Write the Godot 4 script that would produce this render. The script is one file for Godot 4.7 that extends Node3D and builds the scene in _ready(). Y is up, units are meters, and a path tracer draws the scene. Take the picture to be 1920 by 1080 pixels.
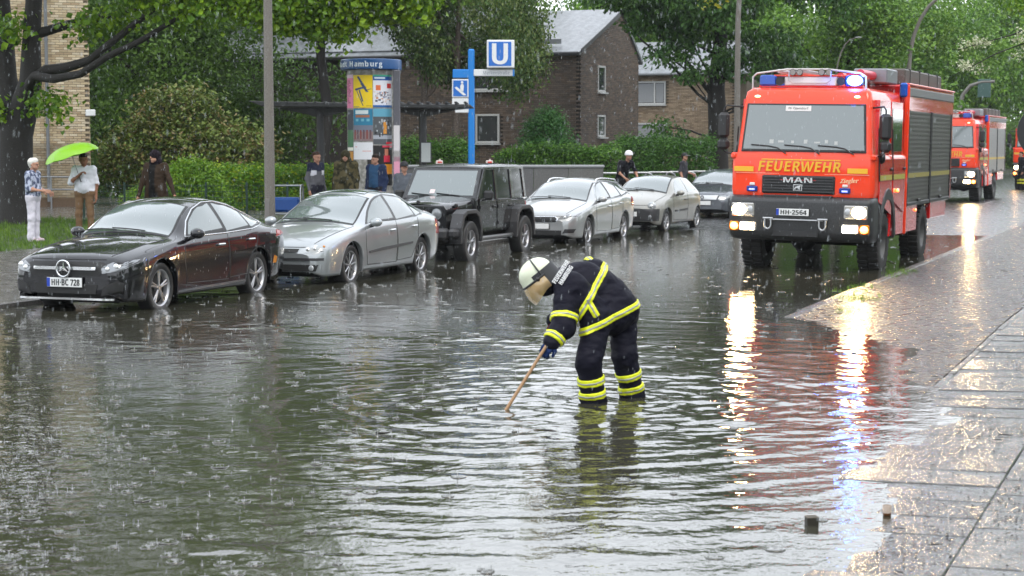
extends Node3D

# ------------------------------------------------------------------ mesh collector
class M:
	var v := PackedVector3Array()
	var n := PackedVector3Array()
	var u := PackedVector2Array()
	var c := PackedColorArray()
	var i := PackedInt32Array()
	var col := Color(1, 1, 1)
	var colored := false
	func vert(p: Vector3, nn: Vector3, uv := Vector2.ZERO) -> int:
		v.append(p); n.append(nn); u.append(uv)
		if colored: c.append(col)
		return v.size() - 1
	func ix(a: int, b: int, d: int) -> void:
		i.append(a); i.append(d); i.append(b)
	func tri(a: Vector3, b: Vector3, d: Vector3) -> void:
		var nn := (b - a).cross(d - a).normalized()
		ix(vert(a, nn), vert(b, nn), vert(d, nn))
	func quad(a: Vector3, b: Vector3, d: Vector3, e: Vector3, uv := false) -> void:
		var nn := (b - a).cross(e - a)
		if nn.length_squared() < 1e-14: nn = (d - b).cross(e - b)
		nn = nn.normalized()
		var k := vert(a, nn, Vector2(0, 1) if uv else Vector2.ZERO)
		vert(b, nn, Vector2(1, 1) if uv else Vector2.ZERO); vert(d, nn, Vector2(1, 0) if uv else Vector2.ZERO); vert(e, nn)
		ix(k, k + 1, k + 2); ix(k, k + 2, k + 3)
	func oquad(a: Vector3, b: Vector3, d: Vector3, e: Vector3, ctr: Vector3) -> void:
		if (b - a).cross(e - a).dot((a + d) * 0.5 - ctr) < 0.0: quad(e, d, b, a)
		else: quad(a, b, d, e)
	func otri(a: Vector3, b: Vector3, d: Vector3, ctr: Vector3) -> void:
		if (b - a).cross(d - a).dot((a + b + d) / 3.0 - ctr) < 0.0: tri(a, d, b)
		else: tri(a, b, d)
	func box(ctr: Vector3, s: Vector3, b := 0.0, t := Transform3D()) -> M:
		var h := s * 0.5
		b = minf(b, minf(h.x, minf(h.y, h.z)) * 0.98)
		var o := t * ctr
		var q := func(sx: float, sy: float, sz: float, k: int) -> Vector3:
			var p := Vector3(h.x - (0.0 if k == 0 else b), h.y - (0.0 if k == 1 else b), h.z - (0.0 if k == 2 else b))
			return t * (ctr + Vector3(p.x * sx, p.y * sy, p.z * sz))
		for s1: float in [-1.0, 1.0]:
			oquad(q.call(s1, -1.0, -1.0, 0), q.call(s1, 1.0, -1.0, 0), q.call(s1, 1.0, 1.0, 0), q.call(s1, -1.0, 1.0, 0), o)
			oquad(q.call(-1.0, s1, -1.0, 1), q.call(1.0, s1, -1.0, 1), q.call(1.0, s1, 1.0, 1), q.call(-1.0, s1, 1.0, 1), o)
			oquad(q.call(-1.0, -1.0, s1, 2), q.call(1.0, -1.0, s1, 2), q.call(1.0, 1.0, s1, 2), q.call(-1.0, 1.0, s1, 2), o)
		if b > 0.0:
			for s1: float in [-1.0, 1.0]:
				for s2: float in [-1.0, 1.0]:
					oquad(q.call(s1, s2, -1.0, 0), q.call(s1, s2, 1.0, 0), q.call(s1, s2, 1.0, 1), q.call(s1, s2, -1.0, 1), o)
					oquad(q.call(s1, -1.0, s2, 0), q.call(s1, 1.0, s2, 0), q.call(s1, 1.0, s2, 2), q.call(s1, -1.0, s2, 2), o)
					oquad(q.call(-1.0, s1, s2, 1), q.call(1.0, s1, s2, 1), q.call(1.0, s1, s2, 2), q.call(-1.0, s1, s2, 2), o)
					for s3: float in [-1.0, 1.0]:
						otri(q.call(s1, s2, s3, 0), q.call(s1, s2, s3, 1), q.call(s1, s2, s3, 2), o)
		return self
	# rows of points; normal = du x dv, du along a row
	func grid(rows: Array, flip := false, wrap := false, uv := false) -> M:
		var nr := rows.size()
		var nc: int = rows[0].size()
		var base := v.size()
		for r in nr:
			var row: PackedVector3Array = rows[r]
			var r0: PackedVector3Array = rows[maxi(r - 1, 0)]
			var r1: PackedVector3Array = rows[mini(r + 1, nr - 1)]
			for k in nc:
				var ka := k - 1
				var kb := k + 1
				if wrap:
					ka = (nc - 2) if k == 0 else k - 1
					kb = 1 if k == nc - 1 else k + 1
				else:
					ka = maxi(ka, 0); kb = mini(kb, nc - 1)
				var du := row[kb] - row[ka]
				var dv := r1[k] - r0[k]
				if du.length_squared() < 1e-12: du = (r0[kb] - r0[ka]) + (r1[kb] - r1[ka])
				var nn := du.cross(dv)
				if nn.length_squared() < 1e-18: nn = du.cross(rows[mini(r + 2, nr - 1)][k] - rows[maxi(r - 2, 0)][k])
				nn = nn.normalized()
				vert(row[k], -nn if flip else nn, Vector2(float(k) / (nc - 1), 1.0 - float(r) / (nr - 1)) if uv else Vector2.ZERO)
		for r in nr - 1:
			for k in nc - 1:
				var a := base + r * nc + k
				if flip:
					ix(a, a + nc, a + nc + 1); ix(a, a + nc + 1, a + 1)
				else:
					ix(a, a + 1, a + nc + 1); ix(a, a + nc + 1, a + nc)
		return self
	func lathe(prof: Array, seg := 16, t := Transform3D(), a0 := 0.0, a1 := TAU) -> M:
		# prof: Vector2(r, y) going up
		var rows := []
		for p: Vector2 in prof:
			var row := PackedVector3Array()
			for k in seg + 1:
				var a := a0 + (a1 - a0) * k / seg
				row.append(t * Vector3(cos(a) * p.x, p.y, -sin(a) * p.x))
			rows.append(row)
		return grid(rows, false, is_equal_approx(a1 - a0, TAU))
	func disc(r: float, t: Transform3D, seg := 16, up := true) -> M:
		var nn := (t.basis * (Vector3.UP if up else Vector3.DOWN)).normalized()
		var k0 := vert(t.origin, nn)
		for k in seg + 1:
			vert(t * Vector3(cos(TAU * k / seg) * r, 0, -sin(TAU * k / seg) * r), nn)
		for k in seg:
			if up: ix(k0, k0 + 1 + k, k0 + 2 + k)
			else: ix(k0, k0 + 2 + k, k0 + 1 + k)
		return self
	func cyl(a: Vector3, b: Vector3, r0: float, r1 := -1.0, seg := 12, caps := true) -> M:
		if r1 < 0.0: r1 = r0
		return tube([a, b], [r0, r1], seg, caps)
	func tube(path: Array, rad, seg := 8, caps := true) -> M:
		var rows := []
		var last := Vector3.UP
		var x := Vector3.ZERO
		var y := Vector3.ZERO
		for k in path.size():
			var t: Vector3 = ((path[mini(k + 1, path.size() - 1)] as Vector3) - (path[maxi(k - 1, 0)] as Vector3)).normalized()
			if k == 0:
				x = t.cross(Vector3.UP if absf(t.y) < 0.9 else Vector3.RIGHT).normalized()
			else:
				x = (x - t * x.dot(t)).normalized()
			y = t.cross(x)
			var r: float = rad[k] if rad is Array else rad
			var row := PackedVector3Array()
			for s in seg + 1:
				var a := TAU * s / seg
				row.append((path[k] as Vector3) + (x * cos(a) + y * sin(a)) * r)
			rows.append(row)
			if caps and (k == 0 or k == path.size() - 1):
				var nn := -t if k == 0 else t
				var k0 := vert(path[k], nn)
				for s in seg + 1: vert(row[s], nn)
				for s in seg:
					if k == 0: ix(k0, k0 + 2 + s, k0 + 1 + s)
					else: ix(k0, k0 + 1 + s, k0 + 2 + s)
		return grid(rows, false, true)
	func ball(ctr: Vector3, r: Vector3, seg := 14, rings := 8, b := Basis()) -> M:
		var prof := []
		for k in rings + 1:
			var a := -PI / 2 + PI * k / rings
			prof.append(Vector2(maxf(cos(a), 0.001), sin(a)))
		return lathe(prof, seg, Transform3D(b * Basis.from_scale(r), ctr))
	func prism(poly: Array, z0: float, z1: float, t := Transform3D(), bev := 0.0) -> M:
		var p := PackedVector2Array(poly)
		if Geometry2D.is_polygon_clockwise(p): p.reverse()
		var inner := p
		if bev > 0.0:
			inner = PackedVector2Array()
			for k in p.size():
				var e0 := (p[k] - p[(k - 1 + p.size()) % p.size()]).normalized()
				var e1 := (p[(k + 1) % p.size()] - p[k]).normalized()
				var n0 := Vector2(-e0.y, e0.x)
				var n1 := Vector2(-e1.y, e1.x)
				var m := (n0 + n1).normalized()
				inner.append(p[k] + m * bev / maxf(m.dot(n0), 0.4))
		var tr := Geometry2D.triangulate_polygon(inner)
		for k in range(0, tr.size(), 3):
			var a := inner[tr[k]]; var b := inner[tr[k + 1]]; var d := inner[tr[k + 2]]
			if (b - a).cross(d - a) < 0.0:
				var sw := b; b = d; d = sw
			tri(t * Vector3(a.x, a.y, z1), t * Vector3(b.x, b.y, z1), t * Vector3(d.x, d.y, z1))
			tri(t * Vector3(a.x, a.y, z0), t * Vector3(d.x, d.y, z0), t * Vector3(b.x, b.y, z0))
		for k in p.size():
			var j := (k + 1) % p.size()
			var za := z0 + bev; var zb := z1 - bev
			quad(t * Vector3(p[k].x, p[k].y, za), t * Vector3(p[j].x, p[j].y, za), t * Vector3(p[j].x, p[j].y, zb), t * Vector3(p[k].x, p[k].y, zb))
			if bev > 0.0:
				quad(t * Vector3(p[k].x, p[k].y, zb), t * Vector3(p[j].x, p[j].y, zb), t * Vector3(inner[j].x, inner[j].y, z1), t * Vector3(inner[k].x, inner[k].y, z1))
				quad(t * Vector3(inner[k].x, inner[k].y, z0), t * Vector3(inner[j].x, inner[j].y, z0), t * Vector3(p[j].x, p[j].y, za), t * Vector3(p[k].x, p[k].y, za))
		return self
	func mesh() -> ArrayMesh:
		var a := []
		a.resize(Mesh.ARRAY_MAX)
		a[Mesh.ARRAY_VERTEX] = v; a[Mesh.ARRAY_NORMAL] = n; a[Mesh.ARRAY_TEX_UV] = u; a[Mesh.ARRAY_INDEX] = i
		if colored: a[Mesh.ARRAY_COLOR] = c
		var m := ArrayMesh.new()
		m.add_surface_from_arrays(Mesh.PRIMITIVE_TRIANGLES, a)
		return m

# ------------------------------------------------------------------ scene helpers
var taken := {}
var mats := {}
var rng := RandomNumberGenerator.new()

func numbered(called: String) -> String:
	if taken.has(called):
		taken[called] += 1
		return "%s_%03d" % [called, taken[called]]
	taken[called] = 0
	return called

func tag(o: Node, label: String, category: String, group := "") -> Node:
	o.set_meta("label", label); o.set_meta("category", category)
	if group: o.set_meta("group", group)
	return o

func thing(called: String, label: String, category: String, at := Vector3.ZERO, turn := 0.0, group := "") -> Node3D:
	var o := Node3D.new()
	o.name = numbered(called)
	add_child(o)
	o.position = at; o.rotation.y = turn
	tag(o, label, category, group)
	return o

func obj(called: String, m, material: Material, parent: Node = null, t := Transform3D()) -> MeshInstance3D:
	var o := MeshInstance3D.new()
	if parent == null:
		o.name = numbered(called)
		add_child(o)
	else:
		o.name = called
		parent.add_child(o, true)
	o.mesh = m.mesh() if m is M else m
	o.material_override = material
	o.transform = t
	return o

func struct(called: String, m, material: Material, parent: Node = null) -> MeshInstance3D:
	var o := obj(called, m, material, parent)
	if parent == null: o.set_meta("kind", "structure")
	return o

func L(r: float, g: float, b: float, a := 1.0) -> Color:   # linear base colour
	var c := Color(r, g, b).linear_to_srgb()
	c.a = a
	return c

func S(hex: String) -> Color: return Color(hex)

func mat(color: Color, rough := 0.6, metal := 0.0, spec := 0.5) -> StandardMaterial3D:
	var key := "%s|%.3f|%.3f|%.3f" % [color, rough, metal, spec]
	if mats.has(key): return mats[key]
	var m := StandardMaterial3D.new()
	m.albedo_color = color; m.roughness = rough; m.metallic = metal; m.metallic_specular = spec
	mats[key] = m
	return m

func noise(seed_: int, freq: float, oct := 4, kind := FastNoiseLite.TYPE_SIMPLEX_SMOOTH) -> FastNoiseLite:
	var f := FastNoiseLite.new()
	f.seed = seed_; f.frequency = freq; f.noise_type = kind; f.fractal_octaves = oct
	return f

func noise_tex(seed_: int, freq: float, oct: int, lo: Color, hi: Color, size := 512, mid := 0.5, kind := FastNoiseLite.TYPE_SIMPLEX_SMOOTH) -> NoiseTexture2D:
	var t := NoiseTexture2D.new()
	t.width = size; t.height = size; t.seamless = true
	t.noise = noise(seed_, freq, oct, kind)
	var g := Gradient.new()
	g.offsets = PackedFloat32Array([0.0, mid, 1.0]); g.colors = PackedColorArray([lo, lo.lerp(hi, 0.5), hi])
	t.color_ramp = g
	return t

func bump_tex(seed_: int, freq: float, oct: int, strength: float, size := 512, kind := FastNoiseLite.TYPE_SIMPLEX_SMOOTH) -> NoiseTexture2D:
	var t := NoiseTexture2D.new()
	t.width = size; t.height = size; t.seamless = true; t.as_normal_map = true; t.bump_strength = strength
	t.noise = noise(seed_, freq, oct, kind)
	return t

func tri_mat(color: Color, rough: float, scale: float, tint: Texture2D = null, nrm: Texture2D = null, nstr := 1.0, rtex: Texture2D = null, world := true) -> StandardMaterial3D:
	var m := StandardMaterial3D.new()
	m.albedo_color = color; m.roughness = rough
	m.uv1_triplanar = true; m.uv1_world_triplanar = world; m.uv1_scale = Vector3.ONE * scale
	if tint: m.albedo_texture = tint
	if nrm:
		m.normal_enabled = true; m.normal_texture = nrm; m.normal_scale = nstr
	if rtex:
		m.roughness_texture = rtex; m.roughness_texture_channel = BaseMaterial3D.TEXTURE_CHANNEL_RED
	return m

func text(s: String, parent: Node, called: String, material: Material, t: Transform3D, h: float, w := 0.0, depth := 0.004, font := "Droid Sans", bold := true, italic := 0.0) -> MeshInstance3D:
	var tm := TextMesh.new()
	var f := SystemFont.new()
	f.font_names = PackedStringArray([font])
	f.font_weight = 700 if bold else 400
	tm.font = f; tm.text = s; tm.font_size = 64; tm.pixel_size = 0.01; tm.depth = 0.02; tm.curve_step = 2.0
	var a := tm.get_aabb()
	var sy := h / maxf(a.size.y, 0.001)
	var sx := (w / maxf(a.size.x, 0.001)) if w > 0.0 else sy
	var o := MeshInstance3D.new()
	o.name = called
	parent.add_child(o, true)
	o.mesh = tm
	o.material_override = material
	var ctr := a.position + a.size * 0.5
	var b := Basis(Vector3(sx, 0, 0), Vector3(italic * sy, sy, 0), Vector3(0, 0, depth / 0.02))
	o.transform = t * Transform3D(b, -(b * ctr))
	return o

func lerp_table(tab: Array, x: float) -> float:
	if x <= tab[0][0]: return tab[0][1]
	for k in tab.size() - 1:
		if x <= tab[k + 1][0]:
			var f: float = (x - tab[k][0]) / (tab[k + 1][0] - tab[k][0])
			return lerpf(tab[k][1], tab[k + 1][1], f)
	return tab[-1][1]

func smooth_table(tab: Array, x: float) -> float:
	var n := tab.size()
	if x <= tab[0][0]: return tab[0][1]
	if x >= tab[n - 1][0]: return tab[n - 1][1]
	for k in n - 1:
		if x <= tab[k + 1][0]:
			var h: float = tab[k + 1][0] - tab[k][0]
			var d: float = (tab[k + 1][1] - tab[k][1]) / h
			var d0: float = d if k == 0 else (tab[k][1] - tab[k - 1][1]) / (tab[k][0] - tab[k - 1][0])
			var d1: float = d if k == n - 2 else (tab[k + 2][1] - tab[k + 1][1]) / (tab[k + 2][0] - tab[k + 1][0])
			var m0 := 0.0 if d0 * d <= 0.0 else 2.0 * d0 * d / (d0 + d)
			var m1 := 0.0 if d1 * d <= 0.0 else 2.0 * d1 * d / (d1 + d)
			if k == 0: m0 = d
			if k == n - 2: m1 = d
			var t: float = (x - tab[k][0]) / h
			var t2 := t * t
			var t3 := t2 * t
			return (2 * t3 - 3 * t2 + 1) * tab[k][1] + (t3 - 2 * t2 + t) * h * m0 + (3 * t2 - 2 * t3) * tab[k + 1][1] + (t3 - t2) * h * m1
	return tab[n - 1][1]

func _ready() -> void:
	rng.seed = 7
	# camera: standing at the water's edge, turned 21.3 degrees off the street, a long lens
	var cam := Camera3D.new()
	cam.name = "camera"
	cam.position = Vector3(0, 2.12, 0)
	cam.rotation = Vector3(-atan(265.0 / 3370.0), deg_to_rad(21.3), 0)
	cam.fov = 2.0 * rad_to_deg(atan(540.0 / 3370.0))
	cam.near = 0.1; cam.far = 1200.0
	var lens := CameraAttributesPhysical.new()
	lens.frustum_focal_length = 12.0 * 3370.0 / 540.0
	lens.frustum_focus_distance = 21.0
	lens.exposure_aperture = 5.6
	lens.frustum_near = 0.1; lens.frustum_far = 1200.0
	cam.attributes = lens
	add_child(cam)
	cam.current = true
	# overcast sky, rain
	var env := Environment.new()
	var sky := Sky.new()
	var sm := ProceduralSkyMaterial.new()
	sm.sky_top_color = L(0.76, 0.81, 0.89)
	sm.sky_horizon_color = L(0.92, 0.96, 1.0)
	sm.sky_curve = 0.2
	sm.ground_bottom_color = L(0.10, 0.11, 0.10); sm.ground_horizon_color = L(0.35, 0.37, 0.38)
	sm.sun_angle_max = 1.0
	sm.energy_multiplier = 1.3
	sky.sky_material = sm
	env.background_mode = Environment.BG_SKY
	env.sky = sky
	env.tonemap_mode = Environment.TONE_MAPPER_LINEAR
	env.tonemap_exposure = 2.0
	env.sdfgi_enabled = true; env.ssao_enabled = true; env.ssil_enabled = true
	env.fog_enabled = true; env.fog_density = 0.0002; env.fog_light_color = L(0.80, 0.86, 0.90)
	var we := WorldEnvironment.new()
	we.name = "world_environment"
	we.environment = env
	add_child(we)
	var sun := DirectionalLight3D.new()
	sun.name = "sun"
	sun.light_energy = 0.3; sun.light_angular_distance = 25.0; sun.light_color = Color(1.0, 0.98, 0.95)
	sun.rotation_degrees = Vector3(-62, 40, 0)
	sun.shadow_enabled = true
	add_child(sun)
	make_textures()
	ground()
	water()
	greens()
	houses()
	cars()
	trucks()
	furniture()
	people()
	rain()

# ------------------------------------------------------------------ shared textures
var T := {}
func make_textures() -> void:
	T.grain = noise_tex(11, 0.06, 5, Color(0.62, 0.62, 0.62), Color(1, 1, 1))
	T.patch = noise_tex(12, 0.012, 4, Color(0.55, 0.55, 0.53), Color(1, 1, 1))
	T.speck = noise_tex(13, 0.16, 3, Color(0.45, 0.45, 0.45), Color(1, 1, 1))
	T.rough_bump = bump_tex(14, 0.09, 4, 5.0)
	T.fine_bump = bump_tex(15, 0.2, 3, 4.0)
	T.wet = noise_tex(16, 0.016, 5, Color(0.12, 0.12, 0.12), Color(1, 1, 1), 512, 0.45)
	T.bark = noise_tex(17, 0.05, 5, Color(0.45, 0.42, 0.38), Color(1, 1, 1))
	T.ripple = bump_tex(18, 0.022, 4, 7.0, 1024)

# height of the carriageway: it dips into the flooded hollow and rises out of it towards the far trucks
func road_y(z: float) -> float:
	return lerp_table([[-400.0, 0.05], [-70.0, 0.03], [-48.0, 0.012], [-40.0, -0.01], [-30.0, -0.06], [-20.0, -0.2], [-8.0, -0.26], [6.0, -0.2]], z)

func strip(xs: Array, ys: Callable, zs: Array) -> M:
	var m := M.new()
	var rows := []
	for z: float in zs:
		var row := PackedVector3Array()
		for x: float in xs: row.append(Vector3(x, ys.call(x, z), z))
		rows.append(row)
	return m.grid(rows)

func ground() -> void:
	wn.seed = 3; wn.frequency = 0.22; wn.fractal_octaves = 2
	wn2.seed = 4; wn2.frequency = 0.5; wn2.fractal_octaves = 3
	var far_z := [6.0, 0.0, -6.0, -8.0, -10.0, -12.0, -14.0, -16.0, -18.0, -20.0, -22.0, -25.0, -30.0, -35.0, -40.0, -44.0, -48.0, -55.0, -62.0, -70.0, -90.0, -130.0, -200.0, -400.0]
	# the earth under everything
	var earth := M.new()
	earth.grid([PackedVector3Array([Vector3(-400, -0.5, 60), Vector3(400, -0.5, 60)]), PackedVector3Array([Vector3(-400, -0.5, -600), Vector3(400, -0.5, -600)])])
	struct("ground", earth, tri_mat(L(0.05, 0.06, 0.03), 0.9, 0.2, T.patch))
	# wet asphalt carriageway
	var asphalt := tri_mat(L(0.05, 0.05, 0.053), 0.42, 0.45, T.grain, T.rough_bump, 0.35, T.wet)
	asphalt.metallic_specular = 0.55
	struct("road", strip([-14.9, -12.5, -10.0, -8.0, -6.0, -4.95], func(x, z): return road_y(z), far_z), asphalt)
	# broken lane line by the parked cars
	var paint := tri_mat(L(0.55, 0.55, 0.53), 0.25, 1.3, T.grain)
	for z0 in [-33.0, -38.0, -45.0, -53.0, -63.0, -75.0, -90.0]:
		struct("lane_marking", strip([-10.95, -10.83], func(x, z): return road_y(z) + 0.004, [z0, z0 - 1.6, z0 - 3.2, z0 - 4.5]), paint)
	for z0 in [-52.0, -66.0, -84.0, -104.0]:
		struct("lane_marking", strip([-7.9, -7.78], func(x, z): return road_y(z) + 0.004, [z0, z0 - 2.0, z0 - 5.0]), paint)
	# kerbstones along the pavement
	var kerb := struct("kerb", strip([-4.95, -4.85], func(x, z): return -0.4, [0.0, -30.0, -66.0]), mat(L(0.10, 0.10, 0.10), 0.5))
	var stone := tri_mat(L(0.20, 0.19, 0.18), 0.3, 0.8, T.grain, T.rough_bump, 0.5, T.wet)
	var km := M.new().box(Vector3(0, -0.17, 0), Vector3(0.15, 0.34, 0.985), 0.012).mesh()
	for k in 60:
		var z := -6.0 - k
		obj("kerbstone", km, stone, kerb, Transform3D(Basis(Vector3.UP, rng.randf_range(-0.004, 0.004)), Vector3(-4.87 + rng.randf_range(-0.004, 0.004), pave_y(-4.87, z - 0.5) + 0.006 + rng.randf_range(-0.003, 0.003), z - 0.5)))
	struct("kerb", M.new().box(Vector3(-4.87, -0.12, -233), Vector3(0.15, 0.32, 334.0), 0.01), stone)
	# path beside the kerb: fine wet grit
	var grit := tri_mat(L(0.060, 0.047, 0.042), 0.42, 0.8, T.speck, T.fine_bump, 1.2, T.wet)
	grit.metallic_specular = 0.55
	var px := []
	for k in 22: px.append(lerpf(-4.80, -2.27, k / 21.0))
	var pz := [6.0, 0.0, -6.0]
	for k in 150: pz.append(-7.0 - 0.2 * k)
	pz.append_array([-38.0, -42.0, -48.0, -55.0, -62.0, -70.0, -90.0, -130.0, -200.0, -400.0])
	struct("path", strip(px, func(x, z): return pave_y(x, z) + 0.010 * wn2.get_noise_2d(x * 3.5, z * 2.2), pz), grit)
	# edging stones and the slab pavement
	var pav := struct("pavement", strip([-2.3, -1.0, 1.0, 5.0], func(x, z): return pave_y(x, z) - 0.03, far_z), tri_mat(L(0.06, 0.055, 0.05), 0.6, 1.2, T.speck))
	var slabs := []
	for k in 4:
		var c := 0.085 + 0.028 * k
		var sm := tri_mat(L(c, c * 0.98, c * 0.95), 0.2, 0.55 + 0.1 * k, T.patch, T.rough_bump, 0.4, T.wet)
		sm.metallic_specular = 0.6
		sm.uv1_offset = Vector3(0.3 * k, 0, 0.17 * k)
		slabs.append(sm)
	var em := M.new().box(Vector3(0, -0.05, 0), Vector3(0.06, 0.1, 0.99), 0.008).mesh()
	for k in 48:
		var z := -6.0 - k
		obj("edging_stone", em, stone, pav, Transform3D(Basis(Vector3.UP, rng.randf_range(-0.006, 0.006)), Vector3(-2.23, pave_y(-2.23, z - 0.5) + rng.randf_range(-0.002, 0.006), z - 0.5)))
	var s1 := M.new().box(Vector3(0, -0.03, 0), Vector3(1.003, 0.06, 0.494), 0.006).mesh()
	var s2 := M.new().box(Vector3(0, -0.03, 0), Vector3(0.742, 0.06, 0.494), 0.006).mesh()
	for k in 60:
		var z := -6.6 - 0.5 * k
		for q in [[-1.69, s1], [-0.814, s2], [-0.067, s2]]:
			if q[0] > -0.1 and k > 34: continue
			var zz: float = z + (0.25 if q[0] > -1.0 else 0.0)
			var tilt := Basis(Vector3(1, 0, 0), rng.randf_range(-0.003, 0.003)) * Basis(Vector3(0, 0, 1), rng.randf_range(-0.005, 0.005) + 0.022 * (1.0 - smoothstep(-18.0, -22.0, z)))
			obj("paving_slab", q[1], slabs[rng.randi() % 4], pav, Transform3D(tilt, Vector3(q[0], pave_y(q[0], zz) + rng.randf_range(-0.002, 0.003), zz)))
	# far pavement beyond the slabs that can be told apart
	struct("pavement", strip([-2.19, -1.0, 0.5, 3.0, 8.0], func(x, z): return pave_y(x, z) - 0.004, [-36.6, -45.0, -60.0, -90.0, -150.0, -400.0]), slabs[1])
	# other side: kerb, pavement, lawn
	var far_pave := tri_mat(L(0.16, 0.15, 0.14), 0.35, 0.5, T.patch, T.rough_bump, 0.3, T.wet)
	struct("pavement", strip([-20.5, -18.0, -16.5, -14.75], func(x, z): return far_y(x, z), far_z), far_pave)
	struct("kerb", M.new().box(Vector3(-14.82, -0.06, -150), Vector3(0.14, 0.26, 320.0), 0.012), stone)
	struct("forecourt", strip([-60.0, -40.0, -26.0, -21.5, -20.5], func(x, z): return far_y(x, z) - 0.006, [-39.5, -44.0, -50.0, -58.0, -66.0, -90.0]), far_pave)
	var turf := tri_mat(L(0.06, 0.11, 0.02), 0.85, 0.9, T.speck, T.rough_bump, 1.0)
	struct("lawn", strip([-90.0, -60.0, -40.0, -26.0, -22.0, -20.5], func(x, z): return far_y(x, z) - 0.012, far_z), turf)
	struct("lawn", strip([5.0, 20.0, 60.0], func(x, z): return 0.06, far_z), turf)

func pave_y(x: float, z: float) -> float:
	# the pavement falls gently to the gully: it meets the water along shore_x
	var q := x - shore_x(z, false)
	var y := q * (0.022 if q > 0.0 else 0.045)
	y = clampf(y, -0.14, 0.05) + 0.006 * wn2.get_noise_2d(x * 0.8, z * 0.5)
	return lerpf(y, 0.02 + 0.010 * (x + 4.9) * 0.5, smoothstep(-20.5, -25.0, z))

func far_y(x: float, z: float) -> float:
	return 0.05 + 0.17 * clampf((-14.8 - x) / 5.0, 0.0, 1.0) + 0.02 * smoothstep(-26.0, -40.0, z)

# ------------------------------------------------------------------ flood water
var wn := FastNoiseLite.new()
var wn2 := FastNoiseLite.new()
var waves := []
func wave_y(x: float, z: float) -> float:
	var calm := smoothstep(-0.3, 0.35, wn.get_noise_2d(x * 1.0, z * 1.0))
	var dx := x + 5.28
	var dz := z + 13.41
	var r := sqrt(dx * dx + dz * dz) + 0.001
	# choppy where the firefighter stirs, calmer towards the parked cars and the truck
	var stir := clampf(1.3 - r / 7.5, 0.0, 1.0) * clampf(1.0 - (-x - 6.0 - 0.15 * absf(z + 8.0)) / 4.5, 0.10, 1.0)
	var wob := wn2.get_noise_2d(x * 2.2, z * 2.2)
	var h := 0.0
	var side := 0.35 + 0.65 * smoothstep(-9.5, -5.0, x)
	h += 0.0045 * side * exp(-r / 3.6) * sin(TAU * (r + 0.16 * wob) / 0.43)
	h += 0.0018 * side * exp(-r / 2.8) * sin(TAU * (r + 0.09 * wob) / 0.21 + 1.0)
	var r2 := sqrt((x + 4.7) * (x + 4.7) + (z + 14.3) * (z + 14.3)) + 0.001
	h += 0.0030 * exp(-r2 / 1.7) * sin(TAU * (r2 + 0.12 * wob) / 0.19)
	var s := 0.0
	for w in waves:
		s += w[3] * sin(w[0] * x + w[1] * z + w[2] + wob * w[4])
	h += s * (0.30 + 0.85 * stir) * (0.5 + 0.7 * calm)
	# long bow waves pushed ahead by the truck
	var q := sqrt((x + 6.5) * (x + 6.5) * 0.7 + (z + 31.5) * (z + 31.5))
	h += 0.006 * exp(-pow((q - 10.3 - 0.5 * wob) / 0.18, 2.0)) + 0.008 * exp(-pow((q - 13.4 - 0.7 * wob) / 0.22, 2.0)) + 0.006 * exp(-pow((q - 15.6 - 0.7 * wob) / 0.22, 2.0))
	return h

func shore_x(z: float, ragged := true) -> float:
	var x := smooth_table([[-50.0, -4.96], [-24.5, -4.96], [-22.2, -4.7], [-19.6, -3.35], [-16.9, -2.63], [-14.9, -2.2], [-14.2, -2.0], [-12.4, -2.08], [-10.9, -1.87], [-9.7, -1.88], [-8.7, -1.83], [-6.0, -1.7]], z)
	if not ragged: return x
	return x + (0.10 * wn2.get_noise_2d(z * 3.0, 5.0) + 0.05 * wn2.get_noise_2d(z * 9.0, 9.0)) * (1.0 if z > -22.0 else 0.2)

var water_mat: StandardMaterial3D
func water() -> void:
	wn.seed = 3; wn.frequency = 0.22; wn.fractal_octaves = 2
	wn2.seed = 4; wn2.frequency = 0.5; wn2.fractal_octaves = 3
	var wr := RandomNumberGenerator.new()
	wr.seed = 21
	for k in 26:
		var lam := 0.075 * pow(1.105, k)
		var ang := 0.30 + wr.randfn(0.0, 0.62)      # travelling roughly towards the camera
		var kk := TAU / lam
		waves.append([kk * sin(ang), kk * cos(ang), wr.randf() * TAU, 0.00150 * lam * pow(lam / 0.3, -0.25), wr.randf_range(1.0, 3.2)])
	var m := M.new()
	var rows := []
	var z := -5.5
	while z > -50.0:
		var xs := shore_x(z)
		var xr := xs + (0.55 if z > -21.0 else 0.02)
		var xl := maxf(-16.2, z * 0.80 - 2.5)
		var row := PackedVector3Array()
		var n := 330
		for k in n + 1:
			var x := lerpf(xl, xr, float(k) / n)
			var edge := clampf((xs + 0.3 - x) / 1.0, 0.12, 1.0)
			var fade := 1.0 - 0.75 * smoothstep(-26.0, -44.0, z)
			row.append(Vector3(x, wave_y(x, z) * edge * fade + 0.001 - 0.02 * clampf((x - xs - 0.35) / 0.2, 0.0, 1.0), z))
		rows.append(row)
		z -= 0.0024 * maxf(-z, 7.0)
	m.grid(rows)
	var wm := tri_mat(L(0.040, 0.039, 0.028), 0.03, 0.42, null, T.ripple, 0.10)
	wm.metallic_specular = 0.64
	water_mat = wm
	struct("water", m, wm)

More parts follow.
